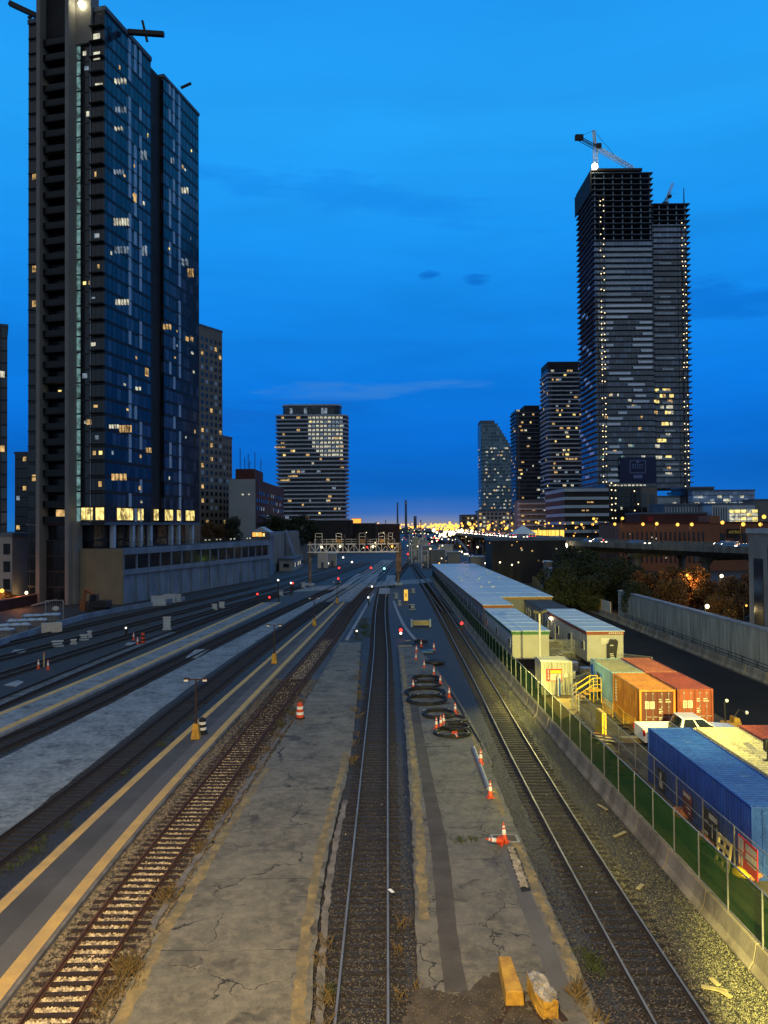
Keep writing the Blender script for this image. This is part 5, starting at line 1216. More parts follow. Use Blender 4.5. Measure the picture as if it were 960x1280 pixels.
# slab building in the middle
Y0 = 533; x0, x1 = -75.5, -25.0; zb, zt = 19.0, 91.5; nF = 25; fh = (zt-zb)/nF
MT = thing('apartment_tower', 'wide tower with rounded balconies and a rounded glass crown in the middle left', 'tower', (-50.3,Y0,0), 0, 'residential towers')
M['mt_glass'] = facade('slab_tower_glass', 2.2, fh, (.012,.02,.032), (.05,.07,.10), (.03,.04,.05), .2, .5, .6, 0, .12)
MB().prism(rounded(-23.6,23.6,2.2,22,4), zb, zt).build('glazed_wall', M['mt_glass'], MT)
slabs(MT, rounded(-25.5,25.5,0,24,5.5), [zb+fh*k for k in range(nF+1)], .95, M['slab'])
MB().prism(rounded(-20.5,20.5,1.5,20,6), zt+.4, zt+6.8).build('crown_glazing', M['pale_panel'] if False else M['mt_glass'], MT); MB().prism(rounded(-21,21,1,20.5,6), zt+6.8, zt+7.8).build('crown_roof', M['slab'], MT)
MB().box(-21,21,3,20,0,zb-.5).build('base_wall', M['grey_build'], MT)
cells = []
for r_ in range(10):
    for c in range(9):
        if c > (r_-6)*.9: cells.append((-1.2+c*2.75, 2.1, zt-fh*(r_+.5)-.1, 2.0, .2, fh*.52, 'lit_white' if random.random()<.75 else 'lit_pale'))
for _ in range(42): cells.append((random.uniform(-22,22), 2.1, zb+fh*(random.randint(0,nF-1)+.5), random.uniform(.8,2.6), .2, fh*.5, random.choice(LW)))
for x,k,w_ in ((-22,17,9),(-19,9,8),(-13,10,8),(21,14,3),(21.5,12,3),(-20,18,3)): cells.append((x, 1.9, zb+fh*k+1.2, w_*.8, .2, .9, 'lit_warm'))
windows(MT, cells, 100); windows(MT, [(x,1.4,zt+3.2,2,.2,4,'lit_pale') for x in (-14,8,10.2,-4)], 5, 'crown_window')
windows(MT, [(x,2.9,z,1.8,.2,1.2,k) for x,z,k in ((2,9,'lit_warm'),(6,9,'lit_yellow'),(11,9,'lit_warm'),(14,12,'lit_white'),(-6,8,'lit_yellow'),(8,12.5,'lit_white'))], 8)

# slab block with blank pale end and dark brick side
BB = thing('brick_block', 'dark brick block with a blank pale end wall and rooftop aerials', 'building', (-51.5,280,0))
MB().box(-5,4.6,0,80,0,31.8).build('brick_wall', M['brick_dark'], BB); MB().box(-5.05,4.65,-.2,-.001,0,31.6).build('end_wall', M['render_pale'], BB); MB().box(-3,4,2,22,31.8,35.5).build('plant_room', M['brick_dark'], BB)
windows(BB, grid(9.6,78,8,31,2.9,5.2,1.5,1.4,['glass_dark','glass_dark','glass_dark','lit_pale'],False,False,True,.8)[:90], 90)
windows(BB, [(0,-.25,26,.7,.1,.5,'lit_white'),(2.3,-.25,26,.6,.1,.5,'lit_white')], 3)
mb = MB(); [mb.cyl((x,y,35.5),(x,y,35.5+h_),.14,5) for x,y,h_ in ((-2,6,8),(-1,10,5),(1,6,6),(2.5,12,7),(3.5,20,5),(0,15,4))]; mb.build('aerial', M['dark_steel'], BB)
RW = thing('retaining_wall', 'ribbed pale wall with sloping buttresses beyond the end of the podium', 'wall', (-34.5,226,0))
MB().box(-1,0,0,175,0,12.6).build('wall_face', M['left_wall'], RW); mb = MB(); [mb.box(0,.25,y,y+.5,2.5,12) for y in np.arange(1,174,3.0)]; mb.build('ribs', M['render_pale'], RW)
for y in (40,90,140): MB().add([(0,y,0),(4.5,y,0),(.3,y,13),(0,y,13),(0,y+5,0),(4.5,y+5,0),(.3,y+5,13),(0,y+5,13)], [(0,1,2,3),(4,7,6,5),(0,4,5,1),(1,5,6,2),(2,6,7,3),(3,7,4,0)]).build('buttress', M['left_wall'], RW)
t = block('trackside_shed', 'low pale shed with a lit front at the foot of the ribbed wall', -33.5,-29,245,275,3.4, M['render_pale']); windows(t, grid(4.5,30,.6,3.2,2.4,3,1.8,1.2,['glass_dark','lit_white'],True,False,True), 20)
t = block('lit_pavilion', 'small gabled pavilion glowing orange at the far end of the podium roof', -38.2,-33.2,222,230,10.7, M['left_wall']); windows(t, [(-1+k*.9,-.05,12.0-.1*abs(k),.8,.08,1.6-.25*abs(k),'screen' if k%2 else 'lit_yellow') for k in (-1,0,1,2)], 6); MB().add([(-2.7,-.3,12.6),(2.7,-.3,12.6),(0,-.3,14.2),(-2.7,8,12.6),(2.7,8,12.6),(0,8,14.2)],[(0,1,2),(3,5,4),(0,2,5,3),(1,4,5,2),(0,3,4,1)]).build('roof', M['slab'], t)
t = thing('billboard', 'glowing orange billboard right of the middle tower base', 'billboard', A(445.5,657,560)); MB().box(-3.4,3.4,-.3,.3,-1.5,5.0).build('screen', M['screen'], t); MB().box(-3.7,3.7,.31,.6,-1.8,5.3).box(-.4,.4,.0,.3,-14,-1.5).build('frame', M['dark_steel'], t)

# ---- right: three towers behind, then the twin tower
def tower(label, pxl, pxr, ytop, Y, depth, fh, wallm, slabm, lits, nlit, proud=1.0, th=.9, mech=0, mechw=.6, left=True, zbase=12):
    xl, xr = A(pxl,650,Y).x, A(pxr,650,Y).x; z1 = A(480,ytop,Y).z; w_ = xr-xl
    t = thing('apartment_tower', label, 'tower', ((xl+xr)/2,Y,0), 0, 'residential towers')
    MB().prism(rounded(-w_/2,w_/2,0,depth,min(3,w_*.1)), 0, z1).build('glazed_wall', wallm, t)
    zs_ = list(np.arange(zbase, z1-.5, fh))
    if slabm: slabs(t, rounded(-w_/2-proud,w_/2+proud,-proud,depth+proud,min(3,w_*.12)), zs_, th, slabm)
    if mech: MB().box(-w_/2*mechw,w_/2*mechw,2,depth-2,z1,z1+mech).build('plant_room', M['void'], t)
    c = []
    for _ in range(nlit):
        z = random.choice(zs_) + fh*.55; 
        if left and random.random() < .25: c.append((-w_/2-.05, random.uniform(2,depth-2), z, .1, random.uniform(1,2.2), fh*.42, random.choice(lits)))
        else: c.append((random.uniform(-w_/2+1.5,w_/2-1.5), -.06, z, random.uniform(.8,2.4), .1, fh*.42, random.choice(lits)))
    windows(t, c, 100); return t, w_, z1, zs_
M['s_glass'] = facade('pale_tower_glass', 2.6, 3.2, (.06,.13,.18), (.18,.33,.42), (.12,.20,.25), .2, .6, .6, 0, .16, seed=3)
M['s_dark'] = facade('dark_tower_glass', 2.2, 2.9, (.014,.018,.024), (.035,.045,.055), (.02,.025,.03), .25, .4, .5, 0, .14, seed=5)
t, w_, z1, zs_ = tower('slender pale glass tower with a stepped sloping top, leftmost of the right hand group', 602,643,563, 700, 24, 3.2, M['s_glass'], M['slab_dark'], ['lit_white','lit_white','lit_warm','lit_pale'], 90, .25, .5)
k = 0
for k in range(8): MB().box(-w_/2,w_/2-1.6-1.8*k,0,24,z1+.1+3.0*k,z1+3.0*k+3.0).build('stepped_storey', M['s_glass'], t)
MB().box(-w_/2,-w_/2+13,2,22,z1+24.1,z1+27).build('plant_room', M['slab_dark'], t)
tower('dark tower with fine balconies between the pale glass tower and the banded tower', 646,688,513, 560, 24, 2.9, M['s_dark'], M['slab_dark'], LW, 46, .9, .6, 3.2, .45)
tower('banded grey tower with a black top just left of the tall construction tower', 687,736,462, 520, 26, 3.0, M['s_dark'], M['slab'], LW, 80, 1.0, .85, 5, .98)
for lab,pl,pr,yt,Y,d_,mm in (('pale long low building behind the expressway lamps',598,652,640,640,20,'render_pale'),('darker low building at the left end of the pale long one',577,604,645,650,20,'grey_build'),('terraced dark building in front of the dark tower',650,692,628,470,20,'grey_build')):
    xl,xr = A(pl,650,Y).x,A(pr,650,Y).x; t = block('low_building', lab, xl,xr,Y,Y+d_,A(480,yt,Y).z, M[mm]); windows(t, grid(xr-xl,d_,2,A(480,yt,Y).z-.5,3.3,3.2,1.7,1.6,['glass_dark','glass_dark','glass_dark','lit_warm','lit_white']), 100)
    if 'terraced' in lab: slabs(t, [(-(xr-xl)/2-1,-1.5),((xr-xl)/2+1,-1.5),((xr-xl)/2+1,2),(-(xr-xl)/2-1,2)], list(np.arange(4,A(480,yt,Y).z,3.3)), .9, M['slab'])
t = block('screen_hall', 'low hall with a long golden lit front below the terraced building', A(661,660,330).x,A(705,660,330).x,330,345,A(480,663,330).z, M['grey_build']); windows(t, [(-6.6+k*1.9,-.08,A(480,668.5,330).z,1.7,.12,3.0,'gold') for k in range(8)], 10)

TWY = 400
TW = thing('construction_tower', 'tallest right tower still under construction, open floors on top and lit hoist', 'tower', (111.25,TWY,0), 0, 'residential towers')
FT = 2.95; w1, d1 = 30.2, 31; zt1 = 199.0; zc = A(480,302,TWY).z; zq = 33.0
M['tw_glass'] = facade('twin_glass', 2.1, FT, (.014,.026,.05), (.09,.15,.26), (.008,.012,.018), .14, .45, .7, 0, .06, refl=1.7)
M['tw_top'] = facade('twin_glass_sky_tint', 2.1, FT, (.11,.19,.34), (.26,.40,.60), (.015,.022,.032), .16, .8, .7, 0, .06, refl=1.7, seed=9)  # sky reflection put into the pale blue pane colour
M['white_pan'] = pm('balcony_white_panel', (.72,.82,.92), (.60,.70,.82), .3, .4, 0, 0)
MB().box(0,w1,0,d1,zq,zc-28).build('glazed_wall', M['tw_glass'], TW); MB().box(0,w1,0,d1,zc-28,zc).build('upper_glazed_wall', M['tw_top'], TW)
zs_ = list(np.arange(zq, zt1+.1, FT))
slabs(TW, [(-1.4,-1.2),(w1+.6,-1.2),(w1+.6,d1+1.2),(-1.4,d1+1.2)], zs_, .42, M['slab_dark'], 'floor_slab')
mb = MB()
for x in np.linspace(.6,w1-.6,7):
    for y in (.4,d1*.5,d1-.6): mb.box(x-.3,x+.3,y,y+.6,zc,zt1)
mb.build('column', M['slab'], TW); MB().box(7,w1-6,8,d1-8,zc,zt1+1.5).build('core', M['void'], TW)
mb = MB(); mb.box(-1.5,w1-6,-1.3,d1,zt1+.2,zt1+1.6).box(-2.4,.0,-1,d1+2,zt1-14,zt1+.1) if False else mb.box(-1.5,w1-5,-1.3,d1,zt1+.25,zt1+1.5); mb.build('formwork_deck', M['dark_steel'], TW)
MB().box(-2.0,-1.45,-1,d1+1,zt1-11,zt1).build('safety_screen', M['void'], TW)
pn = []
for i, z in enumerate(zs_):
    if z > zc-4 or z < zq+2: continue
    f = (z-zq)/(zc-zq); y_ = 657-(z-14.3)*2.4
    if y_ < 400: segs = [(1,w1-1)] if random.random()<.55 else [(1,random.uniform(14,24))]
    elif y_ < 470: c0 = (y_-400)/70*-9+16; segs = [(random.uniform(1,3), c0*random.uniform(.5,.9)), (w1-random.uniform(4,12), w1-1)]
    elif y_ < 560: c0 = 6+14*math.sin((y_-470)/90*5); segs = [(max(1,c0), min(w1-1,c0+random.uniform(4,13)))]
    else: segs = [(random.uniform(1,8),random.uniform(9,13))] if random.random()<.7 else []
    for a_,b_ in segs:
        if b_-a_ > 1.5: pn.append(((a_+b_)/2,-1.15,z+.80,b_-a_,.08,1.3,'white_pan' if y_ > 385 else 'pale_panel'))
for i, z in enumerate(zs_):
    y_ = 657-(z-14.3)*2.4
    if y_ > 355 and z > zq+3 and random.random() < .75:
        c0 = (i*5.3) % d1; L_ = random.uniform(3,8); a_, b_ = max(.5,c0), min(d1-.5,c0+L_)
        if b_-a_ > 1: pn.append((-1.35,(a_+b_)/2,z+.80,.08,b_-a_,1.3,'white_pan'))
windows(TW, pn, 100, 'balcony_panel')
R2 = thing('construction_tower', 'second narrower construction tower joined to the right of the tallest one', 'tower', (111.25+w1+.4,TWY+4,0), 0, 'residential towers')
w2 = 19.5; zt2 = A(480,258,TWY+4).z; zc2 = A(480,283,TWY+4).z
MB().box(0,w2,0,28,zq,zc2-14).build('glazed_wall', M['tw_glass'], R2); MB().box(0,w2,0,28,zc2-14,zc2).build('upper_glazed_wall', M['tw_top'], R2)
zs2 = list(np.arange(zq, zt2+.1, FT)); slabs(R2, [(-.2,-1.0),(w2+1.6,-1.0),(w2+1.6,29),(-.2,29)], zs2, .42, M['slab_dark'], 'floor_slab')
mb = MB()
for x in np.linspace(.6,w2-.6,5): mb.box(x-.3,x+.3,.4,1.0,zc2,zt2); mb.box(x-.3,x+.3,26,26.6,zc2,zt2)
mb.build('column', M['slab'], R2); MB().box(4,w2-4,8,20,zc2,zt2+1).build('core', M['void'], R2)
pn = []
for z in zs2:
    if zq+3 < z < zc2-3:
        if random.random() < .6: a_ = random.uniform(.5,6); b_ = random.uniform(8,14); pn.append(((a_+b_)/2,-.95,z+.72,b_-a_,.08,1.05,'pale_panel'))
windows(R2, pn, 100, 'balcony_panel')
c = [(random.uniform(1,12),-.06,z+1.5,random.uniform(1.2,3.6),.1,1.7,random.choice(['lit_warm','lit_yellow','lit_white'])) for z in zs2 for _ in range(3) if 70 < z < 84 or (38 < z < 70 and random.random()<.22)]
c += [(w1-random.uniform(1,4),-.06,z+1.4,2,.1,1.4,'lit_warm') for z in ()]
windows(R2, c, 40)
windows(TW, [(random.uniform(1,28),-.06,random.choice(zs_[:18])+1.5,random.uniform(.8,2),.1,1.3,random.choice(['lit_white','lit_warm','lit_teal'])) for _ in range(24)], 30)
def hoist(parent, px, Yd, y0, y1, lab, wmast=2.4, dens=1.0):
    t = thing('hoist_mast', lab, 'hoist', (A(px,600,Yd).x,Yd,0)); z0, z1 = A(480,y1,Yd).z, A(480,y0,Yd).z; mb = MB()
    for x in (-wmast/2,wmast/2): mb.box(x-.15,x+.15,-.3,.0,z0,z1)
    z = z0
    while z < z1: mb.bar((-wmast/2,-.15,z),(wmast/2,-.15,min(z1,z+2.9)),.16); z += 2.95
    mb.build('lattice_mast', M['dark_steel'], t); mb = MB(); cells = []; z = z0+1
    while z < z1:
        for x in (-.8,.8):
            if random.random() < .62*dens: cells.append((x+random.uniform(-.2,.2),-.5,z+random.uniform(-.5,.5),.6,.4,.6))
        z += 2.95
    me = MB().ball((0,0,0),.5,seg=6,ring=4).build('hoist_lamp', M['hoist']); m_ = me.data; bpy.data.objects.remove(me)
    for q in cells[:100]: share('hoist_lamp', m_, t, q[:3], q[3:6])
hoist(TW, 756, TWY-2.2, 246, 608, 'left lit hoist mast running up the tallest construction tower')
hoist(R2, 858.5, TWY+1.6, 280, 612, 'right lit hoist mast running up the narrower construction tower')
# sign banner
sg = thing('tower_banner', 'dark blue banner with a square outline low on the construction tower', 'banner', A(797.5,604,TWY-1.6))
MB().box(-9.5,9.5,0,.1,0,13.5).build('cloth', pm('banner_blue',(.006,.018,.07),(.004,.012,.05),.2,.6,0,0), sg)
lb = pm('banner_line',(.12,.17,.34),(.1,.14,.3),1,.6,0,0)
mb = MB(); [mb.box(*q) for q in ((-4.2,4.2,-.06,-.01,11.6,12.0),(-4.2,4.2,-.06,-.01,5.2,5.6),(-4.2,-3.8,-.06,-.01,5.6,11.6),(3.8,4.2,-.06,-.01,5.6,11.6),(-.7,.7,-.06,-.01,10.5,11.6),(-2.3,2.3,-.06,-.01,2.6,4.3))]; mb.build('outline', lb, sg)
mb = MB(); [mb.box(-2.8+1.2*k,-2.8+1.2*k+.6,-.06,-.01,z,z+.9) for z in (9.0,7.7) for k in range(5)]; mb.build('lettering_marks', lb, sg)
# tower cranes
def crane(label, base, top, jib_tip, cj_tip, apex, Yd, s=1.0):
    t = thing('tower_crane', label, 'crane', A(*base,Yd)); inv = Matrix.Translation(-t.location); Q = lambda p: inv @ A(*p,Yd)
    def lattice(nm, a, b, w_):
        m_ = MB(); a, b = Q(a), Q(b); d_ = (b-a); n_ = max(4,int(d_.length/(w_*1.2))); up = Vector((0,1,0)); sd = d_.cross(up).normalized()*w_/2
        for o in (sd, -sd): 
            for yy in (-w_/2,w_/2): m_.bar(a+o+up*yy, b+o+up*yy, .28*s)
        for k_ in range(n_):
            p, q = a+d_*k_/n_, a+d_*(k_+1)/n_; m_.bar(p+sd-up*w_/2, q-sd-up*w_/2, .2*s); m_.bar(p-sd-up*w_/2, q+sd-up*w_/2, .16*s)
        m_.build(nm, M['white_paint'] if nm != 'counter_jib' else M['dark_steel'], t)
    lattice('mast', base, top, 1.9*s); lattice('jib', top, jib_tip, 1.7*s); lattice('counter_jib', top, cj_tip, 1.6*s); lattice('apex_frame', top, apex, 1.0*s)
    m_ = MB(); m_.bar(Q(apex),Q(((top[0]+jib_tip[0])*.5+8,(top[1]+jib_tip[1])*.5+5)),.14*s); m_.bar(Q(apex),Q(cj_tip),.14*s); m_.build('stay_cable', M['dark_steel'], t)
    c_ = Q(cj_tip); m_ = MB().rbox(c_+Vector((.8,0,0)),(4.2*s,2.2,2.6*s)); m_.build('counterweight', M['void'], t); p = Q(top); MB().rbox(p+Vector((1.6*s,-1,.2)),(2.6*s,2,2.2*s)).build('cab', M['dark_steel'], t); return t
crane('white tower crane with a lit base on top of the tallest construction tower', (744.5,213), (744,184), (791,211), (722,172), (742,163), 405)
crane('small dark derrick crane on the roof of the narrower construction tower', (834,256), (834,247), (841,229), (829,255), (836,240), 410, .6)
t = thing('mast_pole', 'thin mast standing on the roof right of the small derrick crane', 'mast', A(855,258,408)); MB().cyl((0,0,0),(0,0,10),.4,6,r2=.2).box(-.5,.5,-.5,.5,0,.4).build('pole', M['dark_steel'], t)
t = thing('work_lamp', 'dazzling work lamp at the foot of the white tower crane', 'lamp', A(743.5,208,398)); MB().ball((0,0,0),1.5).build('bulb', M['lamp_flood'], t); MB().box(-.15,.15,.2,.5,-2.5,.5).build('stand', M['dark_steel'], t)
lamp('work_light','POINT', A(742,206,396), 2500, (1,.85,.55), 1.0)
# podium pieces below the twin tower
def pod(label, pl, pr, yt, Y, d_, mm, cells=None, cat='building', name='podium_block', yb=None):
    xl,xr = A(pl,650,Y).x,A(pr,650,Y).x; z1 = A(480,yt,Y).z; t = block(name, label, xl,xr,Y,Y+d_,z1, M[mm]); return t, xr-xl, z1
t, w_, z1 = pod('striped parking podium of dark and pale bands left below the construction tower', 706,760,613,335,40,'void'); slabs(t, [(-w_/2-.3,-.6),(w_/2+.3,-.6),(w_/2+.3,38),(-w_/2-.3,38)], list(np.arange(4,z1,3.6)), 1.3, M['slab'])
windows(t, [(random.uniform(-8,8),-.1,random.choice(np.arange(4,z1-2,3.6))+1.9,1.2,.1,.6,'lit_warm') for _ in range(9)], 10)
t, w_, z1 = pod('black glass podium with two lit shafts below the construction tower', 757,802,608,345,45,'t1_dark'); windows(t, [(random.uniform(-4,5),-.08,random.uniform(8,26),.8,.1,1.2,'lit_white') for _ in range(8)], 10)
hoist(None, 766.5, 343, 606, 676, 'lit shaft at the left of the black glass podium', 2.0, 1.3); hoist(None, 795, 343, 612, 668, 'lit shaft at the right of the black glass podium', 2.0, .8)
windows(t, [(-6+k*1.7,-1.0,31.6,1.0,.5,.6,'lit_white') for k in range(10)], 12, 'canopy_lamp')
t, w_, z1 = pod('grey block with vertical dark bands right of the black glass podium', 790,822,611,350,30,'grey_build'); windows(t, [(x,-.06,15,2.2,.1,26,'glass_dark') for x in (-3.6,0,3.6)], 5, 'window_band')
t, w_, z1 = pod('white topped block on dark glazing under the narrower construction tower', 818,852,624,352,30,'slab'); windows(t, [(0,-.06,11,w_*.94,.1,17,'t1_dark')], 2, 'glazing'); windows(t, [(3,-.14,23.5-.6,1.4,.1,2.2,'lit_white')], 2)
t, w_, z1 = pod('low dark plant building with a small red lit window', 800,884,645,300,18,'brick_dark'); windows(t, [(-w_/2+4,-.08,A(480,651,300).z,2.2,.1,1.6,'tail')], 2)
t, w_, z1 = pod('dark slatted hall left of the bright office', 830,890,634,310,18,'slab_dark'); windows(t, [(-w_/2+.8+k*1.15,-.06,z1-3,.35,.1,4.6,'slab') for k in range(int(w_/1.15))], 40, 'fin')
t, w_, z1 = pod('glassy office building with blue reflections at the right', 866,944,617,340,30,'tw_top'); windows(t, [(random.uniform(-w_/2+1,w_/2-1),-.06,A(480,random.choice((624,628,632)),340).z,random.uniform(1,2.6),.1,1.1,random.choice(['lit_white','lit_pale'])) for _ in range(22)], 30)  # its blue reflections are painted into the pane colour
t, w_, z1 = pod('dark block with a few lit rooms left of the glassy office', 858,893,613,345,18,'t1_dark'); windows(t, [(random.uniform(-3,5),-.06,A(480,random.choice((621,625,630,633)),345).z,random.uniform(1.2,3),.1,1.1,random.choice(['lit_yellow','lit_white'])) for _ in range(14)], 20)
t, w_, z1 = pod('bright office with a fully lit glass front and white frame', 890,944,634,300,16,'slab'); windows(t, [(-w_/2+7.8+2.25*i,-.08,A(480,656-4.6*j,300).z,2.0,.12,1.15,'lit_white' if random.random()<.6 else 'lit_yellow') for i in range(5) for j in range(4)], 30); windows(t, [(-w_/2+.8+k*.95,-.06,A(480,646,300).z,.3,.1,5.6,'void') for k in range(6)], 8, 'slat')
t, w_, z1 = pod('plain grey block at the right edge behind the bright office', 942,990,629,330,20,'grey_build')
# long brick warehouse with its sign
xl, xr = A(774,660,232).x, A(985,660,232).x; BK = thing('brick_warehouse', 'long red brick warehouse with slit windows in orange light behind the expressway', 'building', (xl,232,0)); wB = xr-xl
MB().box(0,wB,0,22,0,14.3).build('wall', M['brick'], BK); MB().box(-.2,wB+.2,-.25,22.2,14.3,14.8).build('parapet', M['brick_dark'], BK); xs = A(887,660,232).x-xl; MB().box(xs,xs+3,-.3,8,14.3,16.6).build('stair_head', M['brick'], BK)
cells = []
for k in range(19):
    x = 1.2+1.42*k
    if x < xs-.6: cells += [(x,-.04,9.6,.55,.1,4.4,'glass_dark'),(x,-.04,4.0,.5,.1,3.0,'glass_dark')]
for x in (xs+4.0,xs+8,xs+10.4,xs+15): cells.append((x,-.04,9.6,1.3,.1,3.2,'glass_dark'))
for x in (xs+3.9,xs+6.6,xs+9.3,xs+12): cells.append((x,-.04,7.0-1.8,1.3,.1,2.6,'pale_panel'))
for x,z in ((3.2,11.2),(9.8,10.2),(11,9.8),(17,6.3),(22,7.2),(14,4)): cells.append((x,-.10,z,.4,.1,.4,'lit_white'))
windows(BK, cells, 100)
p = A(918,666.5,231.5); t = thing('shop_sign', 'dark rectangular sign with dim gold lettering high on the brick warehouse', 'sign', p); MB().box(-2.2,2.2,0,.3,-1.3,1.3).build('board', M['void'], t); text('ASTRO', 1.15, (0,-.06,.3), (rad(90),0,0), em('sign_gold',(.55,.40,.08),.35), t)
# ------------------------------------------------------------------ elevated expressway, its lamps and cars
ZD = 9.0
PTS = [(112,20),(84,92),(67,141),(48,204),(44.5,268),(42.5,424),(40,565),(36,760),(30,1050)]
py_ = np.array([p[1] for p in PTS], float); px_ = np.array([p[0] for p in PTS], float)
def smooth_path():
    yy = np.linspace(py_[0], py_[-1], 400); xx = np.interp(yy, py_, px_); k = np.hanning(27); k /= k.sum()
    xp = np.pad(xx, 13, mode='reflect', reflect_type='odd'); return np.convolve(xp, k, 'valid'), yy
EX, EY = smooth_path(); etx, ety = np.gradient(EX), np.gradient(EY); el_ = np.hypot(etx, ety); enx, eny = ety/el_, -etx/el_    # normal to the right
es = np.concatenate([[0], np.cumsum(np.hypot(np.diff(EX), np.diff(EY)))])
def eway(s, off):
    x, y = np.interp(s, es, EX), np.interp(s, es, EY); nx, ny = np.interp(s, es, enx), np.interp(s, es, eny); l = math.hypot(nx, ny)
    return x + nx/l*off, y + ny/l*off, math.atan2(nx/l, -ny/l) + 0 if False else math.atan2(-ny/l*-1, 0) if False else math.atan2(nx, -ny)
def esec(name, prof, mat, parent):       # profile (offset, z) swept along the expressway
    mb = MB(); n_ = len(prof); N = len(EX); step = 2; idx = list(range(0, N, step))
    for i in idx:
        for o, z in prof: mb.v.append((EX[i]+enx[i]*o, EY[i]+eny[i]*o, z))
    for a in range(len(idx)-1):
        for k in range(n_): mb.f.append([a*n_+k, a*n_+(k+1)%n_, (a+1)*n_+(k+1)%n_, (a+1)*n_+k]); mb.m.append(0)
    return mb.build(name, mat, parent)
XW = thing('elevated_expressway', 'elevated concrete expressway on piers crossing the right middle distance', 'expressway')
WD = 19
esec('deck', [(0,ZD-.35),(0,ZD),(WD,ZD),(WD,ZD-.35),(WD-3,ZD-1.5),(3,ZD-1.5)], M['barrier'], XW)
esec('road_surface', [(.5,ZD+.004),(.5,ZD+.02),(WD-.5,ZD+.02),(WD-.5,ZD+.004)], M['road'], XW)
for o in (.02,WD-.38): esec('parapet', [(o,ZD+.02),(o,ZD+.95),(o+.35,ZD+.95),(o+.35,ZD+.02)], M['barrier'], XW)
esec('median', [(WD/2-.2,ZD+.02),(WD/2-.2,ZD+.85),(WD/2+.2,ZD+.85),(WD/2+.2,ZD+.02)], M['barrier'], XW)
s_ = 30
while s_ < 520:
    for o in (3.5,WD-3.5):
        x,y,_ = eway(s_,o); MB().cyl((x,y,0),(x,y,ZD-2.2),.75,10).lathe([(.75,ZD-3.2),(1.5,ZD-2.2)],(x,y,0),10).build('pier', M['barrier'], XW)
    a = eway(s_,1.2); b = eway(s_,WD-1.2); MB().bar((a[0],a[1],ZD-1.9),(b[0],b[1],ZD-1.9),1.5,.8).build('pier_cap', M['barrier'], XW); s_ += 23
# lamps: slim posts with a glowing head about at eye level
def street_lamp(label, p, h, mat, r=.42, group='street lamps along the expressway', arm=(0,-1.2), power=0, col=(1,.5,.12)):
    t = thing('street_lamp', label, 'street lamp', p, 0, group); m_ = MB(); m_.cyl((0,0,0),(0,0,h),.11,6,r2=.07); m_.bar((0,0,h),(arm[0],arm[1],h+.15),.1); m_.build('post', M['dark_steel'], t)
    MB().ball((arm[0],arm[1],h), r, seg=8, ring=6).build('lamp_head', mat, t)
    if power: lamp('lamp_light','POINT',(p[0]+arm[0],p[1]+arm[1]-.9,p[2]+h-.3),power,col,.4)
    return t
LS = []
for px, Y in ((955,158),(950.5,176),(929,166),(903,176),(864.7,186),(847,196),(821,200),(803.7,210),(778,214),(768.5,226)): LS.append((px,Y,655+random.uniform(-2,1)))
LS[0] = (955,158,646); LS[8] = (778,214,648)
for px, Y in ((757,250),(741,262),(727,280),(716,290),(700,300),(686,318),(673,325),(655,350),(640,372),(627,392),(612,420),(601,450),(593,480),(585,520),(577,560),(570,610),(563,660)): LS.append((px,Y,655.5+random.uniform(-2.2,1)))
LS += [(742,256,648.5),(745,262,652),(670,335,653),(630,395,652)]
for i,(px,Y,y) in enumerate(LS):
    p = A(px,y,Y); hh = 5.6 if p.z > ZD+3 else 3
    street_lamp('orange street lamp on the expressway, %s in the lamp row from the right edge' % nth(i+1), (p.x,p.y+1.2,p.z-hh), hh, M['lamp_orange'], .42 if Y < 300 else .42*Y/330, power=(1000 if i in (0,2,4,6,8) else 0))
# cars on the deck
def small_car(full=True):
    t = thing('car', 'x', 'car', (0,0,0), 0, 'cars on the expressway')
    b = MB(); b.prof([(-.9,.3),(.9,.3),(.92,.75),(.8,.9),(-.8,.9),(-.92,.75)], -2.2, 2.2)
    v = [(-.78,-.9,.9),(.78,-.9,.9),(.78,1.7,.9),(-.78,1.7,.9),(-.62,-.25,1.42),(.62,-.25,1.42),(.62,1.2,1.42),(-.62,1.2,1.42)]
    b.add(v, [(0,3,2,1),(4,5,6,7),(0,1,5,4),(1,2,6,5),(2,3,7,6),(3,0,4,7)]); b.build('body', M['car_grey'], t, bevel=.05)
    m_ = MB(); m_.add([(-.66,-.86,.95),(.66,-.86,.95),(.56,-.33,1.36),(-.56,-.33,1.36)], [(0,1,2,3)]); m_.v = [(x,y-.03,z+.02) for x,y,z in m_.v]; m_.build('windscreen', M['glass_dark'], t)
    for x in (-.75,.75):
        for y in (-1.35,1.35): MB().cyl((x-.12,y,.32),(x+.12,y,.32),.32,10).build('wheel', M['black'], t)
    if full:
     for x in (-.62,.62): MB().ball((x,-2.2,.66),.36,seg=6,ring=5,sq=(1,.35,.8)).build('headlight', M['headlight'], t)  # oversized ball puts the headlight glare into the shape
    if full:
     for x in (-.62,.62): MB().ball((x,2.2,.72),.15,seg=6,ring=4,sq=(1.2,.3,.8)).build('tail_light', M['taillight'], t)
    return t
sc = small_car(); n_car = 0
def put_car(p, rz, lab):
    global n_car
    n_car += 1
    if n_car == 1: sc.location = p; sc.rotation_euler = (0,0,rz); sc['label'] = lab
    else: again(sc, p, rz, lab)
ss = []; s_ = float(np.interp(128, EY, es))
while s_ < float(np.interp(620, EY, es)):
    ss.append(s_); s_ += random.uniform(5,13) if s_ < 200 else random.uniform(4,10)
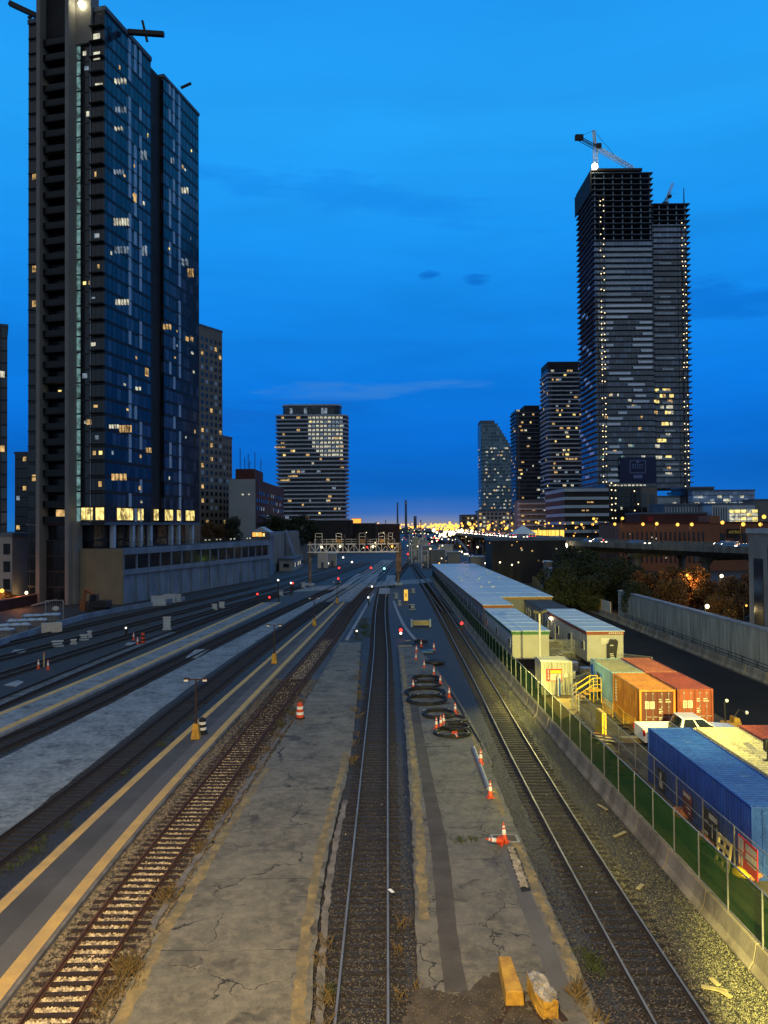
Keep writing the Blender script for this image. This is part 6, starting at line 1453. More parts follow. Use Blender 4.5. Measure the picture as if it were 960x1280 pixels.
for k, s_ in enumerate(ss[:59]):
    off = (3.0,6.4,3.2,6.2,12.5,15.6)[k % 6]; x,y,rz = eway(s_, off); toward = off < 9
    i = int(np.searchsorted(es, s_)); dirv = math.atan2(ety[min(i,399)], etx[min(i,399)]) - math.pi/2
    put_car((x,y,ZD+.02), dirv if toward else dirv+math.pi, 'car with bright lights on the expressway deck, %s from the right edge' % (nth(k+1) if k < 59 else ''))
# ramp falling from the deck towards the camera, tail light red put into its colour
rp = thing('expressway_ramp', 'red lit ramp with white side walls falling from the expressway', 'ramp'); rl = []; rr = []
for f in np.linspace(0,1,14):
    z = ZD*(1-f)**1.15*.9+.3; a = G(566+19.5*f, 667.5+23*f, z) if f > .12 else A(566+19.5*f,667.5+23*f,470-60*f); b = Vector((a.x+9.5, a.y, a.z)); rl.append(a); rr.append(b)
mb = MB(); N = len(rl); mb.add(rl+rr, [(i,N+i,N+i+1,i+1) for i in range(N-1)]); mb.build('ramp_surface', pm('ramp_asphalt_red_lit',(.17,.07,.05),(.13,.055,.04),.2,.6,0,0), rp)
for L_ in (rl, rr):
    mb = MB(); [mb.bar(L_[i]+Vector((0,0,.6)), L_[i+1]+Vector((0,0,.6)), .5, 1.5) for i in range(N-1)]; mb.build('side_wall', M['pale_edge'], rp)
for i,(k,f) in enumerate(((3,.3),(6,.65),(9,.35))):
    p = rl[k].lerp(rr[k], f); put_car((p.x,p.y,p.z), math.pi, 'car driving away up the red lit ramp, %s from the top' % nth(i+1))
lamp('ramp_red_fill','POINT', rl[5]+Vector((5,-2,9)), 30000, (1,.35,.2), 1)  # added red light with no fixture, in place of tail light glow

# ------------------------------------------------------------------ middle distance right
t = block('dark_shed', 'long dark shed below the expressway with dim lights along its eaves', 26,44,186,198,10.4, M['void']); windows(t, [(random.uniform(-8.5,8.5),-.08,random.uniform(4,9.5),.35,.1,.35,random.choice(['lit_warm','lit_white'])) for _ in range(9)], 30, 'lamp')
t = thing('tent_pavilion', 'small pavilion with a pale pyramid roof standing on the dark shed', 'pavilion', (34.5,191,11.1)); MB().add([(-2.9,-2.9,.9),(2.9,-2.9,.9),(2.9,2.9,.9),(-2.9,2.9,.9),(-.25,-.25,2.9),(.25,-.25,2.9),(.25,.25,2.9),(-.25,.25,2.9)], [(0,3,2,1),(4,5,6,7),(0,1,5,4),(1,2,6,5),(2,3,7,6),(3,0,4,7)]).build('roof', M['roof_pale'], t)
for x in (-2.4,2.4):
    for y in (-2.4,2.4): MB().cyl((x,y,0),(x,y,.9),.12,6).build('post', M['steel'], t)
def cabin_box(label, pxl, pxr, ytop, Y, d_, mat, name='equipment_cabin'):
    xl,xr = A(pxl,690,Y).x,A(pxr,690,Y).x; zt = A(480,ytop,Y).z; t = thing(name, label, 'cabin', ((xl+xr)/2,Y,0)); w_ = xr-xl
    MB().box(-w_/2,w_/2,0,d_,.1,zt).build('wall', M[mat], t); MB().box(-w_/2-.15,w_/2+.15,-.15,d_+.15,zt,zt+.18).build('roof', M['slab'], t); MB().box(-.45,.45,-.05,.0,.12,2.1).build('door', M['slab_dark'], t); return t
cabin_box('tall narrow beige cabin between the tree clump and the dark shed', 683,690,704,152,3,'beige_tower'); cabin_box('low greenish white cabin beside the tall narrow beige one', 690,702,713,148,4,'trailer')
for i,(a,b,yt,Y,mm) in enumerate(((529,541,683,262,'trailer_grey'),(540,556,688,270,'trailer_grey'),(550,566,682,300,'off_white'),(526,536,677,300,'off_white'),(515,523,672,330,'trailer_grey'),(560,575,691,240,'trailer_grey'),(588,606,697,216,'trailer_grey'))):
    cabin_box('pale equipment cabin in the cluttered yard beyond the trailers, %s of several' % ['lower left','lower middle','upper right','upper left','farthest left','right hand','nearest the dark shed'][i], a,b,yt,Y,4,mm)
# white frames and the arch by the right track
for i,(px,y0,y1,w_,Y) in enumerate(((516,697,675,5,245),(519,705,680,6,215),(529,702,672,5,270),(524,690,667,7,300),(531,710,688,5,205))):
    t = thing('track_gantry', 'white painted service frame beside the right hand track, %s from the camera' % ['third','second','fourth','fifth','first'][i], 'frame', G(px,y0,0) if y0 > 680 else A(px,y0,Y)); t.location.z = 0; z1 = max(3.5,A(px,y1,t.location.y).z); h_ = w_*t.location.y/960/2+.4
    m_ = MB(); [m_.box(x-.16,x+.16,-.16,.16,0,z1) for x in (-h_,h_)]; m_.build('posts', M['white_paint'], t); m_ = MB(); [m_.box(-h_-.3,h_+.3,-.2,.2,z-.22,z) for z in (z1,z1*.72)]; m_.build('crossbeam', M['white_paint'], t); MB().box(-.5,.5,-.35,-.2,z1*.4,z1*.66).build('cabinet', M['off_white'], t)
t = thing('pipe_arch', 'grey arched pipe over the yard beyond the white frames', 'arch', A(520.5,672,330)); t.location.z = 0; zz = A(520,661,330).z
MB().tube([(-3.1,0,0),(-3.1,0,zz-3.2)]+[(-3.1*math.cos(a),0,zz-3.1+3.1*math.sin(a)) for a in np.linspace(.1,math.pi-.1,9)]+[(3.1,0,zz-3.2),(3.1,0,0)], .42, 8).build('arch', M['steel'], t); MB().box(-3.6,-2.6,-.5,.5,0,.3).box(2.6,3.6,-.5,.5,0,.3).build('footing', M['slab'], t)
pickup('white pickup truck facing the camera at the far end of the long office roof', G(534,706,0), rad(-100))
t = thing('lit_board', 'lime green lit board standing beyond the long office roof', 'sign', A(565.5,706,250)); t.location.z = 0; z_ = A(565,701,250).z; MB().box(-.8,.8,0,.15,z_-.9,z_+.9).build('board', M['green_sign'], t); MB().box(-.7,-.6,.16,.26,0,z_+.9).box(.6,.7,.16,.26,0,z_+.9).build('frame', M['dark_steel'], t); MB().box(-.12,.12,-.03,0,z_-.4,z_+.4).build('symbol', M['void'], t)
for i,(px,py,Y,r,mt_) in enumerate(((540,677,300,.35,'lamp_white'),(546,676,320,.3,'lamp_white'),(538,686,260,.3,'lamp_white'),(553,682,280,.25,'lamp_white'),(575,683,250,.25,'lamp_orange'),(613,680,200,.32,'lamp_orange'),(608,673,260,.3,'lamp_orange'),(549,704,225,.2,'lamp_orange'),(552,698,240,.2,'lamp_white'),(522,683,290,.25,'lamp_white'),(597,684,235,.3,'lamp_white'),(625,703,175,.2,'lamp_white'),(640,706,172,.18,'lamp_white'),(648,703,176,.15,'lamp_white'))):
    p = A(px,py,Y); street_lamp('small yard lamp beyond the trailers, %s of the cluster' % nth(i+1), (p.x,p.y+.5,0.0), p.z, M[mt_], r, 'small lamps in the far yard', (0,-.5))
for i,(px,py,Y,r) in enumerate(((644.5,676,262,1.0),(655,677.5,246,.6),(663,678,238,.55),(679,680,222,.6),(706,682,203,.75),(700,681.5,207,.45),(634,675,275,.6))):
    p = A(px,py,Y); street_lamp('dazzling white lamp on the near edge of the expressway, %s of the bright string' % nth(i+1), (p.x,p.y+.5,p.z-1.2), 1.2, M['headlight'], r, 'dazzling lamps on the expressway', (0,-.5))  # added glow balls, no lamps: they stand in for headlight glare
for q in ((531,700),(536,690)): p = G(*q,0); lamp('yard_light','POINT',(p.x,p.y,5.5),1500,(1,.9,.45),.3)
pk = small_car(False); n_pk = 0
for i in range(16):
    p = G(random.uniform(575,668), random.uniform(705,722), 0)
    if p.x > 26.5:
        n_pk += 1; lab = 'parked car in the dark lot behind the office roof, %s of several' % nth(n_pk); o_ = again(pk, (p.x,p.y,0), rad(90)+random.gauss(0,.1), lab) if n_pk > 1 else pk; o_.location = (p.x,p.y,0); o_['label'] = lab; o_['group'] = 'parked cars in the far lot'
for i,(px,py) in enumerate(((577,691),(584,694),(590,697),(600,702),(610,706))): 
    p = G(px,py,0); put_car((p.x,p.y,0), rad(-20), 'car in the queue at the foot of the red ramp, %s of the queue' % nth(i+1))

# ------------------------------------------------------------------ trees
def leaf_mesh(n, rx, ry, rz_, mats, size, clumps):
    cs = []
    for _ in range(clumps):
        while True:
            q = RNG.uniform(-1,1,3)
            if .15 < np.dot(q,q) < 1: break
        cs.append((q*np.array([rx,ry,rz_])*.85, RNG.uniform(.28,.5)*min(rx,rz_)))
    V = []; Fc = []; mi = []
    for k in range(n):
        c, r = cs[RNG.integers(clumps)]; d_ = RNG.normal(0,1,3); d_ /= np.linalg.norm(d_); p = c + d_*r*RNG.uniform(.55,1.08)
        a = RNG.normal(0,1,3); a /= np.linalg.norm(a); b = np.cross(a, RNG.normal(0,1,3)); b /= np.linalg.norm(b); s = size*RNG.uniform(.6,1.3)
        o = len(V); V += [tuple(p-a*s), tuple(p+b*s*.5), tuple(p+a*s), tuple(p-b*s*.5)]; Fc.append((o,o+1,o+2,o+3)); mi.append(int(RNG.random() < .22))
    me = bpy.data.meshes.new('crown'); me.from_pydata(V, [], Fc); [me.materials.append(m) for m in mats]; me.polygons.foreach_set('material_index', mi); return me
M['leaf2'] = pm('leaf_olive', (.035,.04,.015), (.028,.034,.012), .8, .8, 0, 0); M['leaf_y'] = pm('leaf_yellow', (.22,.12,.025), (.15,.08,.02), .8, .8, 0, 0)
crowns = {'g': [leaf_mesh(5200,3.4,3.4,3.6,[M['leaf'],M['leaf2']],.24,15) for _ in range(3)], 'o': [leaf_mesh(4600,3.2,3.2,3.3,[M['leaf_o'],M['leaf_y']],.22,14) for _ in range(3)]}
n_t = {'g':0,'o':0}
def tree(label, x, y, ztop, r, kind, z0=0.0, group='trees beyond the yard'):
    t = thing('tree', label, 'tree', (x,y,z0), random.uniform(0,6), group); H = ztop-z0; cz = H - r*1.02
    m_ = MB(); m_.cyl((0,0,0),(0.1,0,cz*.75),.22,8,r2=.15)
    for k in range(6): a = k*1.05+random.uniform(0,.5); m_.cyl((0.05,0,cz*random.uniform(.4,.75)),(math.cos(a)*r*.6,math.sin(a)*r*.6,cz+random.uniform(-.2,.6)*r),.09,6,r2=.03)
    m_.build('trunk', M['bark'], t); n_t[kind] += 1
    o = share('crown', crowns[kind][n_t[kind]%3], t, (0,0,cz), (r/3.4*random.uniform(.92,1.1), r/3.4, r/3.4*random.uniform(.9,1.08)), random.uniform(0,6)); return t
for i,(px,yt,Y,r) in enumerate(((700,694,141,3.6),(716,688,150,4.2),(734,690,143,4.2),(752,694,138,4.0),(768,701,132,3.8),(705,708,131,3.2),(724,712,133,3.4),(742,716,128,3.2))):
    p = A(px,yt,Y); tree('dark green tree behind the plywood hoarding, %s of the dark clump' % nth(i+1), p.x, p.y, p.z, r, 'g')
for i,(px,yt,Y,r) in enumerate(((792,706,128,3.4),(812,704,124,3.6),(846,706,118,3.6),(870,704,114,3.8),(893,709,110,3.6),(922,722,100,3.2),(835,722,108,2.8),(800,722,112,2.6),(905,734,95,2.6),(940,716,112,3.4))):
    p = A(px,yt,Y); tree('autumn tree in orange light behind the tall wall, %s of its row' % nth(i+1), p.x, p.y, p.z, r, 'o' if i not in (0,7) else 'g')
for i,(px,yt,Y,r,k,z0) in enumerate(((262,651,226,2.6,'o',8),(276,652,230,2.7,'o',8),(291,648,232,3.2,'g',8),(340,646,300,5.0,'g',3),(356,642,310,5.6,'g',3),(374,644,315,5.4,'g',3),(388,652,320,4.6,'g',3),(330,652,290,3.8,'g',3))):
    p = A(px,yt,Y); tree(('tree on the podium roof beside the beige tower, %s from the left' if i < 3 else 'dark tree in front of the brick block and middle tower, %s from the left') % nth(i+1 if i<3 else i-2), p.x, p.y, p.z, r, k, z0)
p = A(4,738,150); tree('small autumn tree glowing in street light at the left edge', p.x, p.y, p.z, 2.0, 'o'); p = A(16,742,152); tree('second small autumn tree beside the left edge street lamp', p.x, p.y, p.z, 1.7, 'o')
for i,(px,py,Y,r,mt_,pw,cl_,lab) in enumerate(((788,731,118,.34,'lamp_orange',500,(1,.42,.1),'orange street lamp standing over the left end of the tall right wall'),(859,719,112,.2,'lamp_orange',700,(1,.42,.1),'small orange street lamp among the autumn trees'),(902,720,104,.24,'lamp_white',420,(1,.6,.25),'white street lamp among the autumn trees'),(884,758,90,.26,'lamp_white',260,(1,.75,.3),'low yellowish lamp just above the tall right wall'),
      (933,757,88,.12,'lamp_orange',0,(1,.5,.2),'tiny lamp by the corner building'))):
    p = A(px,py,Y); street_lamp(lab, (p.x,p.y+.6,0), p.z, M[mt_], r, 'street lamps behind the tall wall', (0,-.6), pw, cl_)

# ------------------------------------------------------------------ left street, excavator, construction fence
for i,(px,py,Y,r,mt_,pw) in enumerate(((20.5,712.5,170,.42,'lamp_white',0),(30,724.5,168,.36,'lamp_white',0),(34,723,172,.26,'lamp_white',0),(33,741,160,.34,'lamp_white',120),(2.5,738.5,148,.40,'lamp_orange',1500),(2,730,160,.2,'lamp_orange',0),(8.5,724,165,.2,'lamp_white',0))):
    p = A(px,py,Y); street_lamp('street lamp glowing in the street at the left edge, %s of the group' % ['topmost','upper right','small upper right','lower right','large orange','small orange','small white'][i], (p.x,p.y+.5,0), p.z, M[mt_], r, 'street lamps at the left edge', (0,-.5), pw, (1,.5,.15))
t = thing('street_wall', 'low brick wall with an orange lit coping at the left street', 'wall', (0,0,0)); a,b = G(-30,770,0),G(62,752,0); MB().bar(a+Vector((0,0,.9)),b+Vector((0,0,.9)),.3,1.8).build('wall_face', M['brick_dark'], t); MB().bar(a+Vector((0,0,1.9)),b+Vector((0,0,1.9)),.5,.2).build('coping', pm('warm_coping',(.45,.2,.11),(.35,.15,.08),1,.7,0,0), t)
lamp('street_glow','POINT',(a.lerp(b,.6)+Vector((0,-1.5,3.4))), 500,(1,.35,.12),.3)
t = thing('excavator', 'orange excavator with a raised arm at the foot of the beige wall', 'excavator', G(124,767,0)); t.scale = (1.12,1.12,1.12)
MB().box(-1.3,1.3,-1.4,-.8,.1,.85).build('crawler', M['black'], t); MB().box(-1.3,1.3,.8,1.4,.1,.85).build('crawler', M['black'], t); MB().prof([(-1.2,.95),(1.5,.95),(1.5,1.9),(.2,2.0),(-1.2,1.6)],-1.2,1.2).build('body', M['dark_steel'], t, bevel=.06)
c_ = MB().prof([(-1.2,1.62),(.1,1.9),(.0,2.9),(-.9,2.9)],-1.15,-.1).build('cab', M['dark_steel'], t); MB().box(-.9,-.1,-1.17,-1.151,1.95,2.75).build('window', M['glass_dark'], c_)
MB().tube([(-.6,.4,1.6),(-1.2,.4,3.0),(-2.2,.4,3.5)],.26,8).build('boom', M['exc'], t); MB().bar((-2.2,.4,3.6),(-2.5,.4,1.7),.36).build('stick', M['exc'], t); MB().prof([(-2.9,.5),(-2.1,.4),(-2.0,1.8),(-2.8,1.8)],-.2,1.0).build('bucket', M['exc'], t, bevel=.04)
t = thing('kerb_wall', 'low pale concrete kerb wall along the left edge of the tracks', 'kerb wall'); mb = MB(); Q = [(-60,822),(0,803),(60,784),(105,771),(150,762),(230,748)]
for u,v in zip(Q,Q[1:]): mb.bar(G(*u,.35),G(*v,.35),.45,.8)
mb.build('wall_face', M['left_wall'], t); MB().rbox(G(66,784,.7)+Vector((0,-.3,0)),(2.6,.5,1.3),Matrix.Rotation(rad(20),3,'Z')).build('pale_block', M['off_white'], t)
def rackbags(label, px, py, n_):
    t = thing('material_cage', label, 'cage', G(px,py,0), rad(24), 'caged white bags at the left edge'); m_ = MB()
    for x in np.linspace(-2.2,2.2,9): m_.cyl((x,-.7,0),(x,-.7,1.5),.03,5); m_.cyl((x,.7,0),(x,.7,1.5),.03,5)
    for z in (.1,.8,1.5): m_.cyl((-2.2,-.7,z),(2.2,-.7,z),.03,5); m_.cyl((-2.2,.7,z),(2.2,.7,z),.03,5)
    m_.build('cage', M['steel'], t); MB().box(-2.1,2.1,-.6,.6,.05,1.35).build('crate', M['grey_build'], t)
    for k in range(n_):
        q = MB().ball((-1.8+k*3.6/max(n_-1,1),random.uniform(-.1,.1),1.5),.8,seg=9,ring=6,sq=(1.0,.95,.32)); q.v = [(x+random.gauss(0,.04),y,z+random.gauss(0,.05)) for x,y,z in q.v]; q.build('bag', M['slab'], t, smooth=True)
for i,(px,py) in enumerate(((12,796),(34,789),(52,782),(-10,803))): rackbags('steel cage of pale bags behind the left kerb wall, %s from the tower' % ['third','second','first','fourth'][i], px, py, 4)
t = thing('sign_frame', 'tall pale mesh frame with a round pale plate at the end of the kerb wall', 'frame', G(68,779,0), rad(10)); m_ = MB()
for x in (-1.25,1.25): m_.cyl((x,0,0),(x,0,3.4),.07,6)
for z in (.3,3.4): m_.cyl((-1.25,0,z),(1.25,0,z),.06,6)
m_.build('frame', M['steel'], t); m_ = MB(); [m_.cyl((x,0,.3),(x,0,3.4),.02,4) for x in np.linspace(-1.1,1.1,9)]; m_.build('bars', M['steel'], t); MB().ball((.2,-.1,2.2),.5,seg=10,ring=6,sq=(1,.12,.7)).build('plate', M['off_white'], t)
t = thing('site_canopy', 'long thin lit canopy on posts at the left street corner', 'canopy', (0,0,0)); a,b = A(40,757,140),A(72,749,146); MB().bar(a,b,.5,.18).build('roof', M['pale_edge'], t); m_ = MB(); [m_.cyl(a.lerp(b,f),Vector((*a.lerp(b,f).xy,0)),.06,5) for f in (.05,.35,.65,.95)]; m_.build('posts', M['steel'], t)
def cabinet(label, px, py, w_, h_, mat='steel'):
    t = thing('track_cabinet', label, 'cabinet', G(px,py,0), rad(20)); MB().box(-w_/2,w_/2,-.3,.3,.15,h_).build('case', M[mat], t, bevel=.02); MB().box(-w_/2-.06,w_/2+.06,-.36,.36,h_,h_+.06).build('lid', M['off_white'], t); MB().box(-w_/2+.06,w_/2-.06,-.325,-.3,.25,h_-.1).build('door', M['slab'], t); MB().box(-w_/2-.1,w_/2+.1,-.4,.4,0,.15).build('plinth', M['slab'], t)
for px,py,w_,h_,lab in ((208.5,787,1.0,1.7,'pale equipment cabinet standing alone between the left tracks'),(268,762,.8,.9,'small grey cabinet in the left yard, left of a larger one'),(277,760,.9,1.0,'grey cabinet beside the small one in the left yard'),(198,757,2.6,1.7,'wide grey cabinet at the foot of the long podium wall'),(212,753,2.0,1.5,'second grey cabinet at the foot of the long podium wall'),(222,752,1.2,1.3,'pale cabinet right of the two at the foot of the podium wall'),(351,745,.9,1.0,'small dark cabinet beside the farther narrow platform end'),
     (495,748,.7,1.0,'low cabinet left of the lit yellow box'),(515,762,.8,.8,'low dark cabinet right of the middle track beyond the coils'),(499,757,.5,.9,'slim cabinet below the lit yellow box'),(516,741,.7,.8,'small cabinet right of the lit yellow box'),(379,735,1.0,1.2,'grey cabinet at the foot of the left gantry post'),(105,800,.9,.6,'low dark box between the left tracks, right of another'),(72,808,1.2,.6,'long low dark box between the left tracks'),(112,797,.5,.8,'narrow pale box between the left tracks'),(92,805,.6,.5,'smallest low box between the left tracks')): cabinet(lab,px,py,w_,h_, 'dark_steel' if 'dark' in lab else 'steel')
for i,(px,py,lab) in enumerate(((167,800,'left one of two orange cones by the striped barrel in the left yard'),(172,806,'nearer one of two orange cones by the striped barrel in the left yard'),(48,836,'orange cone left of the timber stake in the left yard'),(60,837,'orange cone right of the timber stake in the left yard'))): cone(lab, G(px,py,0), .3, 0, 1.0)
barrel('orange and black barrel between the left tracks beside two cones', G(178.5,804,0), M['orange'], M['black'], 1.2)
t = thing('survey_stake', 'pale timber stake between two orange cones in the left yard', 'stake', G(55,834,0)); MB().box(-.06,.06,-.06,.06,0,1.5).build('stake', M['pallet'], t); MB().box(-.07,.07,-.07,.07,1.3,1.45).build('ribbon', M['orange'], t)
t = thing('timber_stack', 'small stack of pale timbers with end blocks beyond the coils', 'timber stack', G(526,783,0)); m_ = MB(); [m_.box(-1.1,1.1,-.4+.22*k,-.2+.22*k,.2+.22*j,.4+.22*j) for k in range(4) for j in range(3)]; m_.build('timbers', M['pallet'], t)
for x in (-1.3,1.3): MB().box(x-.12,x+.12,-.5,.5,0,1.0).build('end_block', M['slab'], t)

# ------------------------------------------------------------------ signals
def dwarf(label, px, py, mat, h=1.0, r=.16, z=0.0, two=None):
    p = G(px,py,z); sc_ = p.y/100; t = thing('dwarf_signal', label, 'signal', p, 0, 'small signals between the tracks'); MB().box(-.12,.12,-.1,.1,0,h-.25).build('post', M['dark_steel'], t); MB().box(-.22,.22,-.16,.16,h-.3,h+.35).build('head', M['black'], t, bevel=.03)
    MB().ball((0,-.2,h+.08), r*max(.8,sc_), seg=8, ring=6, sq=(1,.6,1)).build('lens', M[mat], t)
    if two: MB().ball((0,-.2,h-.32), r*.8, seg=8, ring=6, sq=(1,.6,1)).build('lens', M[two], t)
    return t
dwarf('bright red dwarf signal right of the middle track beyond the coil platform', 501,797,'sig_red',.9,.22,0,'sig_white'); dwarf('red dwarf signal beside the barriers right of the right track', 577,785,'sig_red',.6,.2)
for px,py,mt_,lab,h in ((446,796,'sig_white','small white lit signal in the green weeds left of the middle track',.7),(460.5,757,'sig_white','white lit signal at the top of the left curved kerb',1.4),(480.4,715,'sig_green','green dwarf signal beyond the crossing panels',1.0),(463.7,714,'sig_red','red dwarf signal left of the green one',1.0),(423,732,'sig_red','red signal beside the left part of the crossing',1.6),
   (424,715,'sig_red','far red signal under the left half of the gantry',1.2),(322,748,'sig_red','red signal between the tracks near the end of the podium wall',.8),(337,753,'sig_red','red dwarf signal beside the end of the farther platform',.9),(348,752,'sig_white','pale lit signal on a taller post near the podium wall end',4.0),(364,745,'sig_white','pair of pale lights on a post left of the gantry post',2.6),(366,741,'sig_red','small red signal near the left gantry post',2.0),(440,707,'sig_white','tiny white signal far under the gantry',1.2),(411,708,'sig_white','tiny white signal under the left part of the gantry',1.0),(465,738,'sig_white','tiny pale light at the crossing',.8),(158,797,'sig_white','tiny white light beside the two left yard cones',1.2),(510,697,'sig_red','red signal at the foot of the white frames',1.5),(429,700,'sig_white','far tiny light left of the gantry middle',1.0)):
    dwarf(lab,px,py,mt_,h,.13)
p = G(507.5,753,0); t = thing('lit_box_sign', 'tall narrow yellow lit box with a dark arrow right of the middle track', 'sign', p); MB().box(-.42,.42,0,.3,.25,2.45).build('case', M['dark_steel'], t); MB().box(-.36,.36,-.03,-.001,.32,2.38).build('face', M['yellow_sig'], t); MB().box(-.08,.08,-.05,-.031,1.0,1.7).build('symbol', M['void'], t); MB().box(-.1,.1,.1,.2,0,.25).build('leg', M['dark_steel'], t)

# signal gantry
YG = 185; p0 = A(387.5,731,YG); p1 = A(498,731,YG); zb_, zt_ = A(440,690,YG).z, A(440,680,YG).z
GT = thing('signal_gantry', 'pale lattice signal bridge with cages spanning the tracks', 'signal gantry', (p0.x,YG,0)); W_ = p1.x-p0.x
MB().cyl((0,0,0),(0,0,zt_+.6),.34,10).build('post', M['rust_post'], GT); MB().cyl((W_,0,0),(W_,0,5),.34,10).box(W_-.55,W_+.75,-.55,.55,3.2,zt_+.3).build('post', M['rust_post'], GT)
MB().box(-1,1,-1,1,-.05,.5).build('footing', M['slab'], GT); MB().box(W_-1,W_+1,-1,1,-.05,.5).build('footing', M['slab'], GT)
m_ = MB(); nb = 16
for y in (-.9,.9):
    for z in (zb_,zt_): m_.bar((-.5,y,z),(W_+.2,y,z),.22)
    for k in range(nb+1): x = W_*k/nb; m_.bar((x,y,zb_),(x,y,zt_),.12)
    for k in range(nb): x0,x1 = W_*k/nb,W_*(k+1)/nb; m_.bar((x0,y,zb_ if k%2 else zt_),(x1,y,zt_ if k%2 else zb_),.1)
m_.build('truss', M['white_paint'], GT); MB().box(-.4,W_,-.85,.85,zb_+.1,zb_+.18).build('walkway', M['steel'], GT)
m_ = MB()
for z in (.6,1.15): m_.bar((1.2,-.95,zt_+z),(W_-.8,-.95,zt_+z),.07)
for k in range(14): x = 1.2+(W_-2)*k/13; m_.bar((x,-.95,zt_),(x,-.95,zt_+1.15),.07)
m_.build('handrail', M['white_paint'], GT)
for px,w_,mm in ((399,8.5,'rust_post'),(424,7,'gold'),(453,7.5,'gold'),(477,7.5,'gold'),(488,5,'rust_post')):
    x = A(px,680,YG).x-p0.x; hw = w_*YG/960/2; c_ = MB()
    for xx in (-hw,hw): c_.bar((x+xx,-1,zt_),(x+xx,-1,zt_+2.6),.1)
    for z in (.9,1.8,2.6): c_.bar((x-hw,-1,zt_+z),(x+hw,-1,zt_+z),.1)
    co = c_.build('signal_cage', M['white_paint'], GT); MB().lathe([(.02,-.12),(.62,-.12),(.62,.12),(.02,.12)],n=14).build('target_disc', M['trim_gold'] if mm=='gold' else M['dark_steel'], co)
    d_ = co.children[0]; d_.location = (x,-1.2,zt_+.7); d_.rotation_euler = (rad(90),0,0); d_.scale = (.9,.9,.9)
for px in (431,447,458,483): x = A(px,680,YG).x-p0.x; MB().box(x-.2,x+.2,-1.1,-.6,zt_-.6,zt_+2.3).build('signal_head', M['black'], GT)
for px,py,k_ in ((425,683,'lamp_white'),(466,683,'lamp_white'),(459,684,'sig_red'),(490,683,'lamp_orange'),(402,684,'lamp_white')): q = A(px,py,YG-1.3); MB().ball((q.x-p0.x,-1.3,q.z),.28 if k_ != 'sig_red' else .2,seg=7,ring=5).build('lamp', M[k_], GT)
lamp('gantry_light','POINT',(p0.x+W_*.3,YG-5,zt_+3),380,(1,.75,.4),.3); lamp('gantry_light','POINT',(p0.x+W_*.85,YG-5,zt_+1),380,(1,.7,.35),.3)
q = G(364,699,0); street_lamp('greenish lamp at the foot of the ribbed wall', (q.x+1,q.y,0), 3.2, M['lamp_white'], .4, 'lamps in the left yard', (0,-.6), 2500, (.8,1,.55)); q = G(405,690,0); street_lamp('white lamp behind the left half of the gantry', (q.x,q.y,0), 4.5, M['lamp_white'], .5, 'lamps in the left yard', (0,-.6), 2500, (1,.95,.6))
cabin_box('pale cabin under the left half of the gantry', 397,409,690,260,5,'off_white'); cabin_box('smaller pale cabin right of the first under the gantry', 411,420,692,270,5,'trailer')

# ------------------------------------------------------------------ the far city
def far_lamps(name, spots, mat):
    mb = MB()
    for px,py,Y,r in spots: mb.ball(A(px,py,Y), r, seg=6, ring=4)
    o = mb.build(name, mat); o['kind'] = 'stuff'; return o
sp1 = [(random.uniform(515,640) if random.random()<.7 else random.uniform(440,560), random.gauss(658,1.6), random.uniform(900,1400), random.uniform(.7,1.6)) for _ in range(200)] + [(random.uniform(545,660), random.gauss(659,2.2), random.uniform(560,900), random.uniform(.6,1.5)) for _ in range(110)]
sp1 += [(random.uniform(600,775), random.uniform(653,674), random.uniform(285,330), random.uniform(.14,.36)) for _ in range(46)]
far_lamps('distant_street_lamps', sp1, M['lamp_orange'])
sp2 = [(random.gauss(565,12), random.gauss(667,2.6), random.uniform(420,700), random.uniform(.5,1.3)) for _ in range(34)] + [(random.uniform(515,600), random.uniform(662,676), random.uniform(380,560), random.uniform(.18,.4)) for _ in range(60)] + [(random.uniform(450,520), random.uniform(660,690), random.uniform(350,800), random.uniform(.12,.3)) for _ in range(40)]
far_lamps('distant_white_lamps', sp2, M['lamp_white'])
far_lamps('distant_red_lamps', [(random.uniform(450,560), random.uniform(658,680), random.uniform(350,800), random.uniform(.15,.4)) for _ in range(26)], M['sig_red'])
far_lamps('distant_house_lamps', [(random.uniform(520,680), random.uniform(672,716), random.uniform(170,330), random.uniform(.04,.09)) for _ in range(34)], M['lamp_orange'])
mb = MB(); 
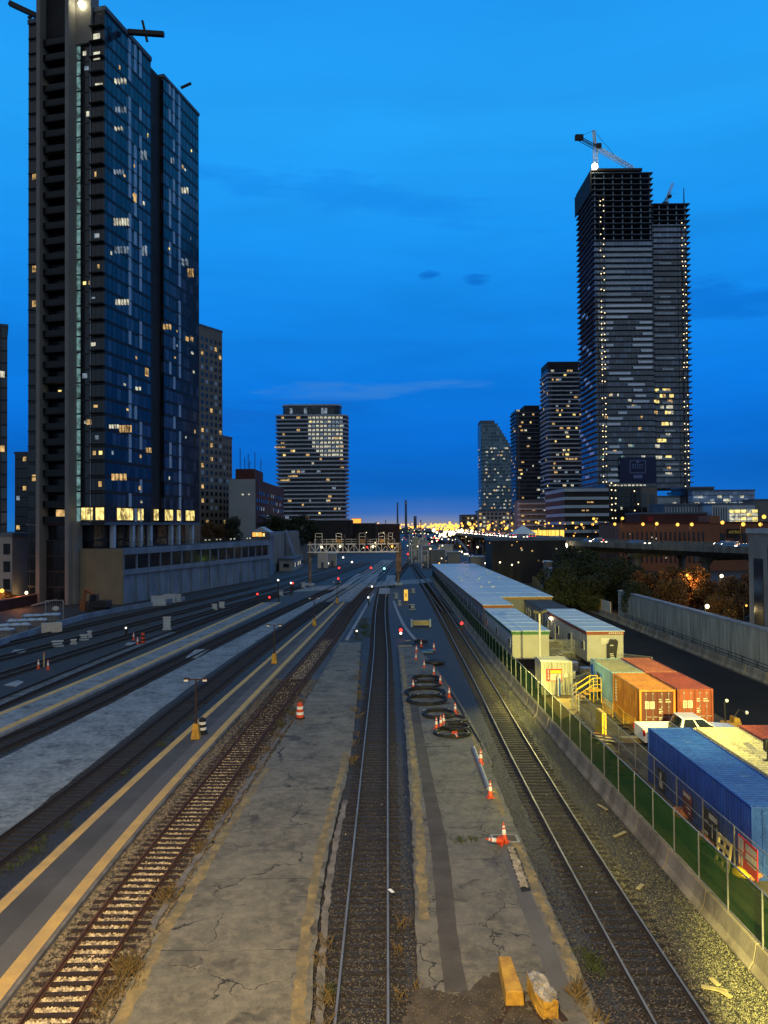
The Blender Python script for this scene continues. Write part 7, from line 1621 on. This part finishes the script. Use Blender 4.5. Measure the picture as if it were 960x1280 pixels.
for k in range(150):
    x = random.uniform(-700,900); y = random.uniform(1250,1600); mb.ball((x,y,0), random.uniform(10,22), seg=8, ring=5, sq=(1.6,1,.55*random.uniform(.5,1)))
o = mb.build('distant_woods', M['leaf']); o['kind'] = 'stuff'
for i,(px,yt,w_,Y) in enumerate(((497,628,3.0,900),(507.5,625,4.2,900),(519,645,6,900),(470,652,2,900),(482,650,1.6,900),(526,650,2,900))):
    p = A(px,657,Y); z1 = A(px,yt,Y).z; t = thing('chimney', 'slim dark chimney on the horizon, %s from the left' % ['third','fourth and tallest','fifth and widest','first','second','sixth'][i], 'chimney', (p.x,p.y,0)); MB().cyl((0,0,0),(0,0,z1),w_*.4,8,r2=w_*.26).build('shaft', M['slab_dark'], t); MB().cyl((0,0,z1*.9),(0,0,z1*.93),w_*.42,8).build('band', M['slab'], t)
for i,(a,b,yt,Y) in enumerate(((418,470,654,430),(455,500,655,480),(395,440,650,420),(330,350,660,400))):
    cabin_box('dark low building on the far left skyline, %s of four' % nth(i+1), a,b,yt,Y,20,'void','low_building')

# ------------------------------------------------------------------ lamps that light the foreground: street lamps of the bridge the camera stands on, and the yard floodlights below it
WARM = (1.0,.70,.30); FLOOD = (1.0,.87,.21)
lamp('bridge_lamp','SPOT',(-3,-2,23),84000,WARM,.35,(-7,21,0),96,1.0)
lamp('bridge_lamp','SPOT',(-22,-3,23),11000,WARM,.35,(-20,24,0),95,.9)
lamp('yard_flood','SPOT',(8.5,3,10.5),120000,FLOOD,.25,(13.8,21.0,0),26,.5)
lamp('yard_flood','SPOT',(8.0,8,14),400000,FLOOD,.3,(10.7,65,0),7,.8)
lamp('yard_flood','SPOT',(14,8,14),210000,FLOOD,.3,(17.5,69,1.5),21,.6)
lamp('yard_flood','SPOT',(20,12,12.5),42000,FLOOD,.3,(19,42,1),66,.6)
lamp('yard_flood','SPOT',(22,24,13),26000,(1,.85,.45),.3,(36,88,2),40,.6)  # added spot to warm the right wall, no known lamp there
lamp('pole_flood','SPOT',(13.4,65.9,6.6),5000,FLOOD,.2,(14,55,0),95,.6)
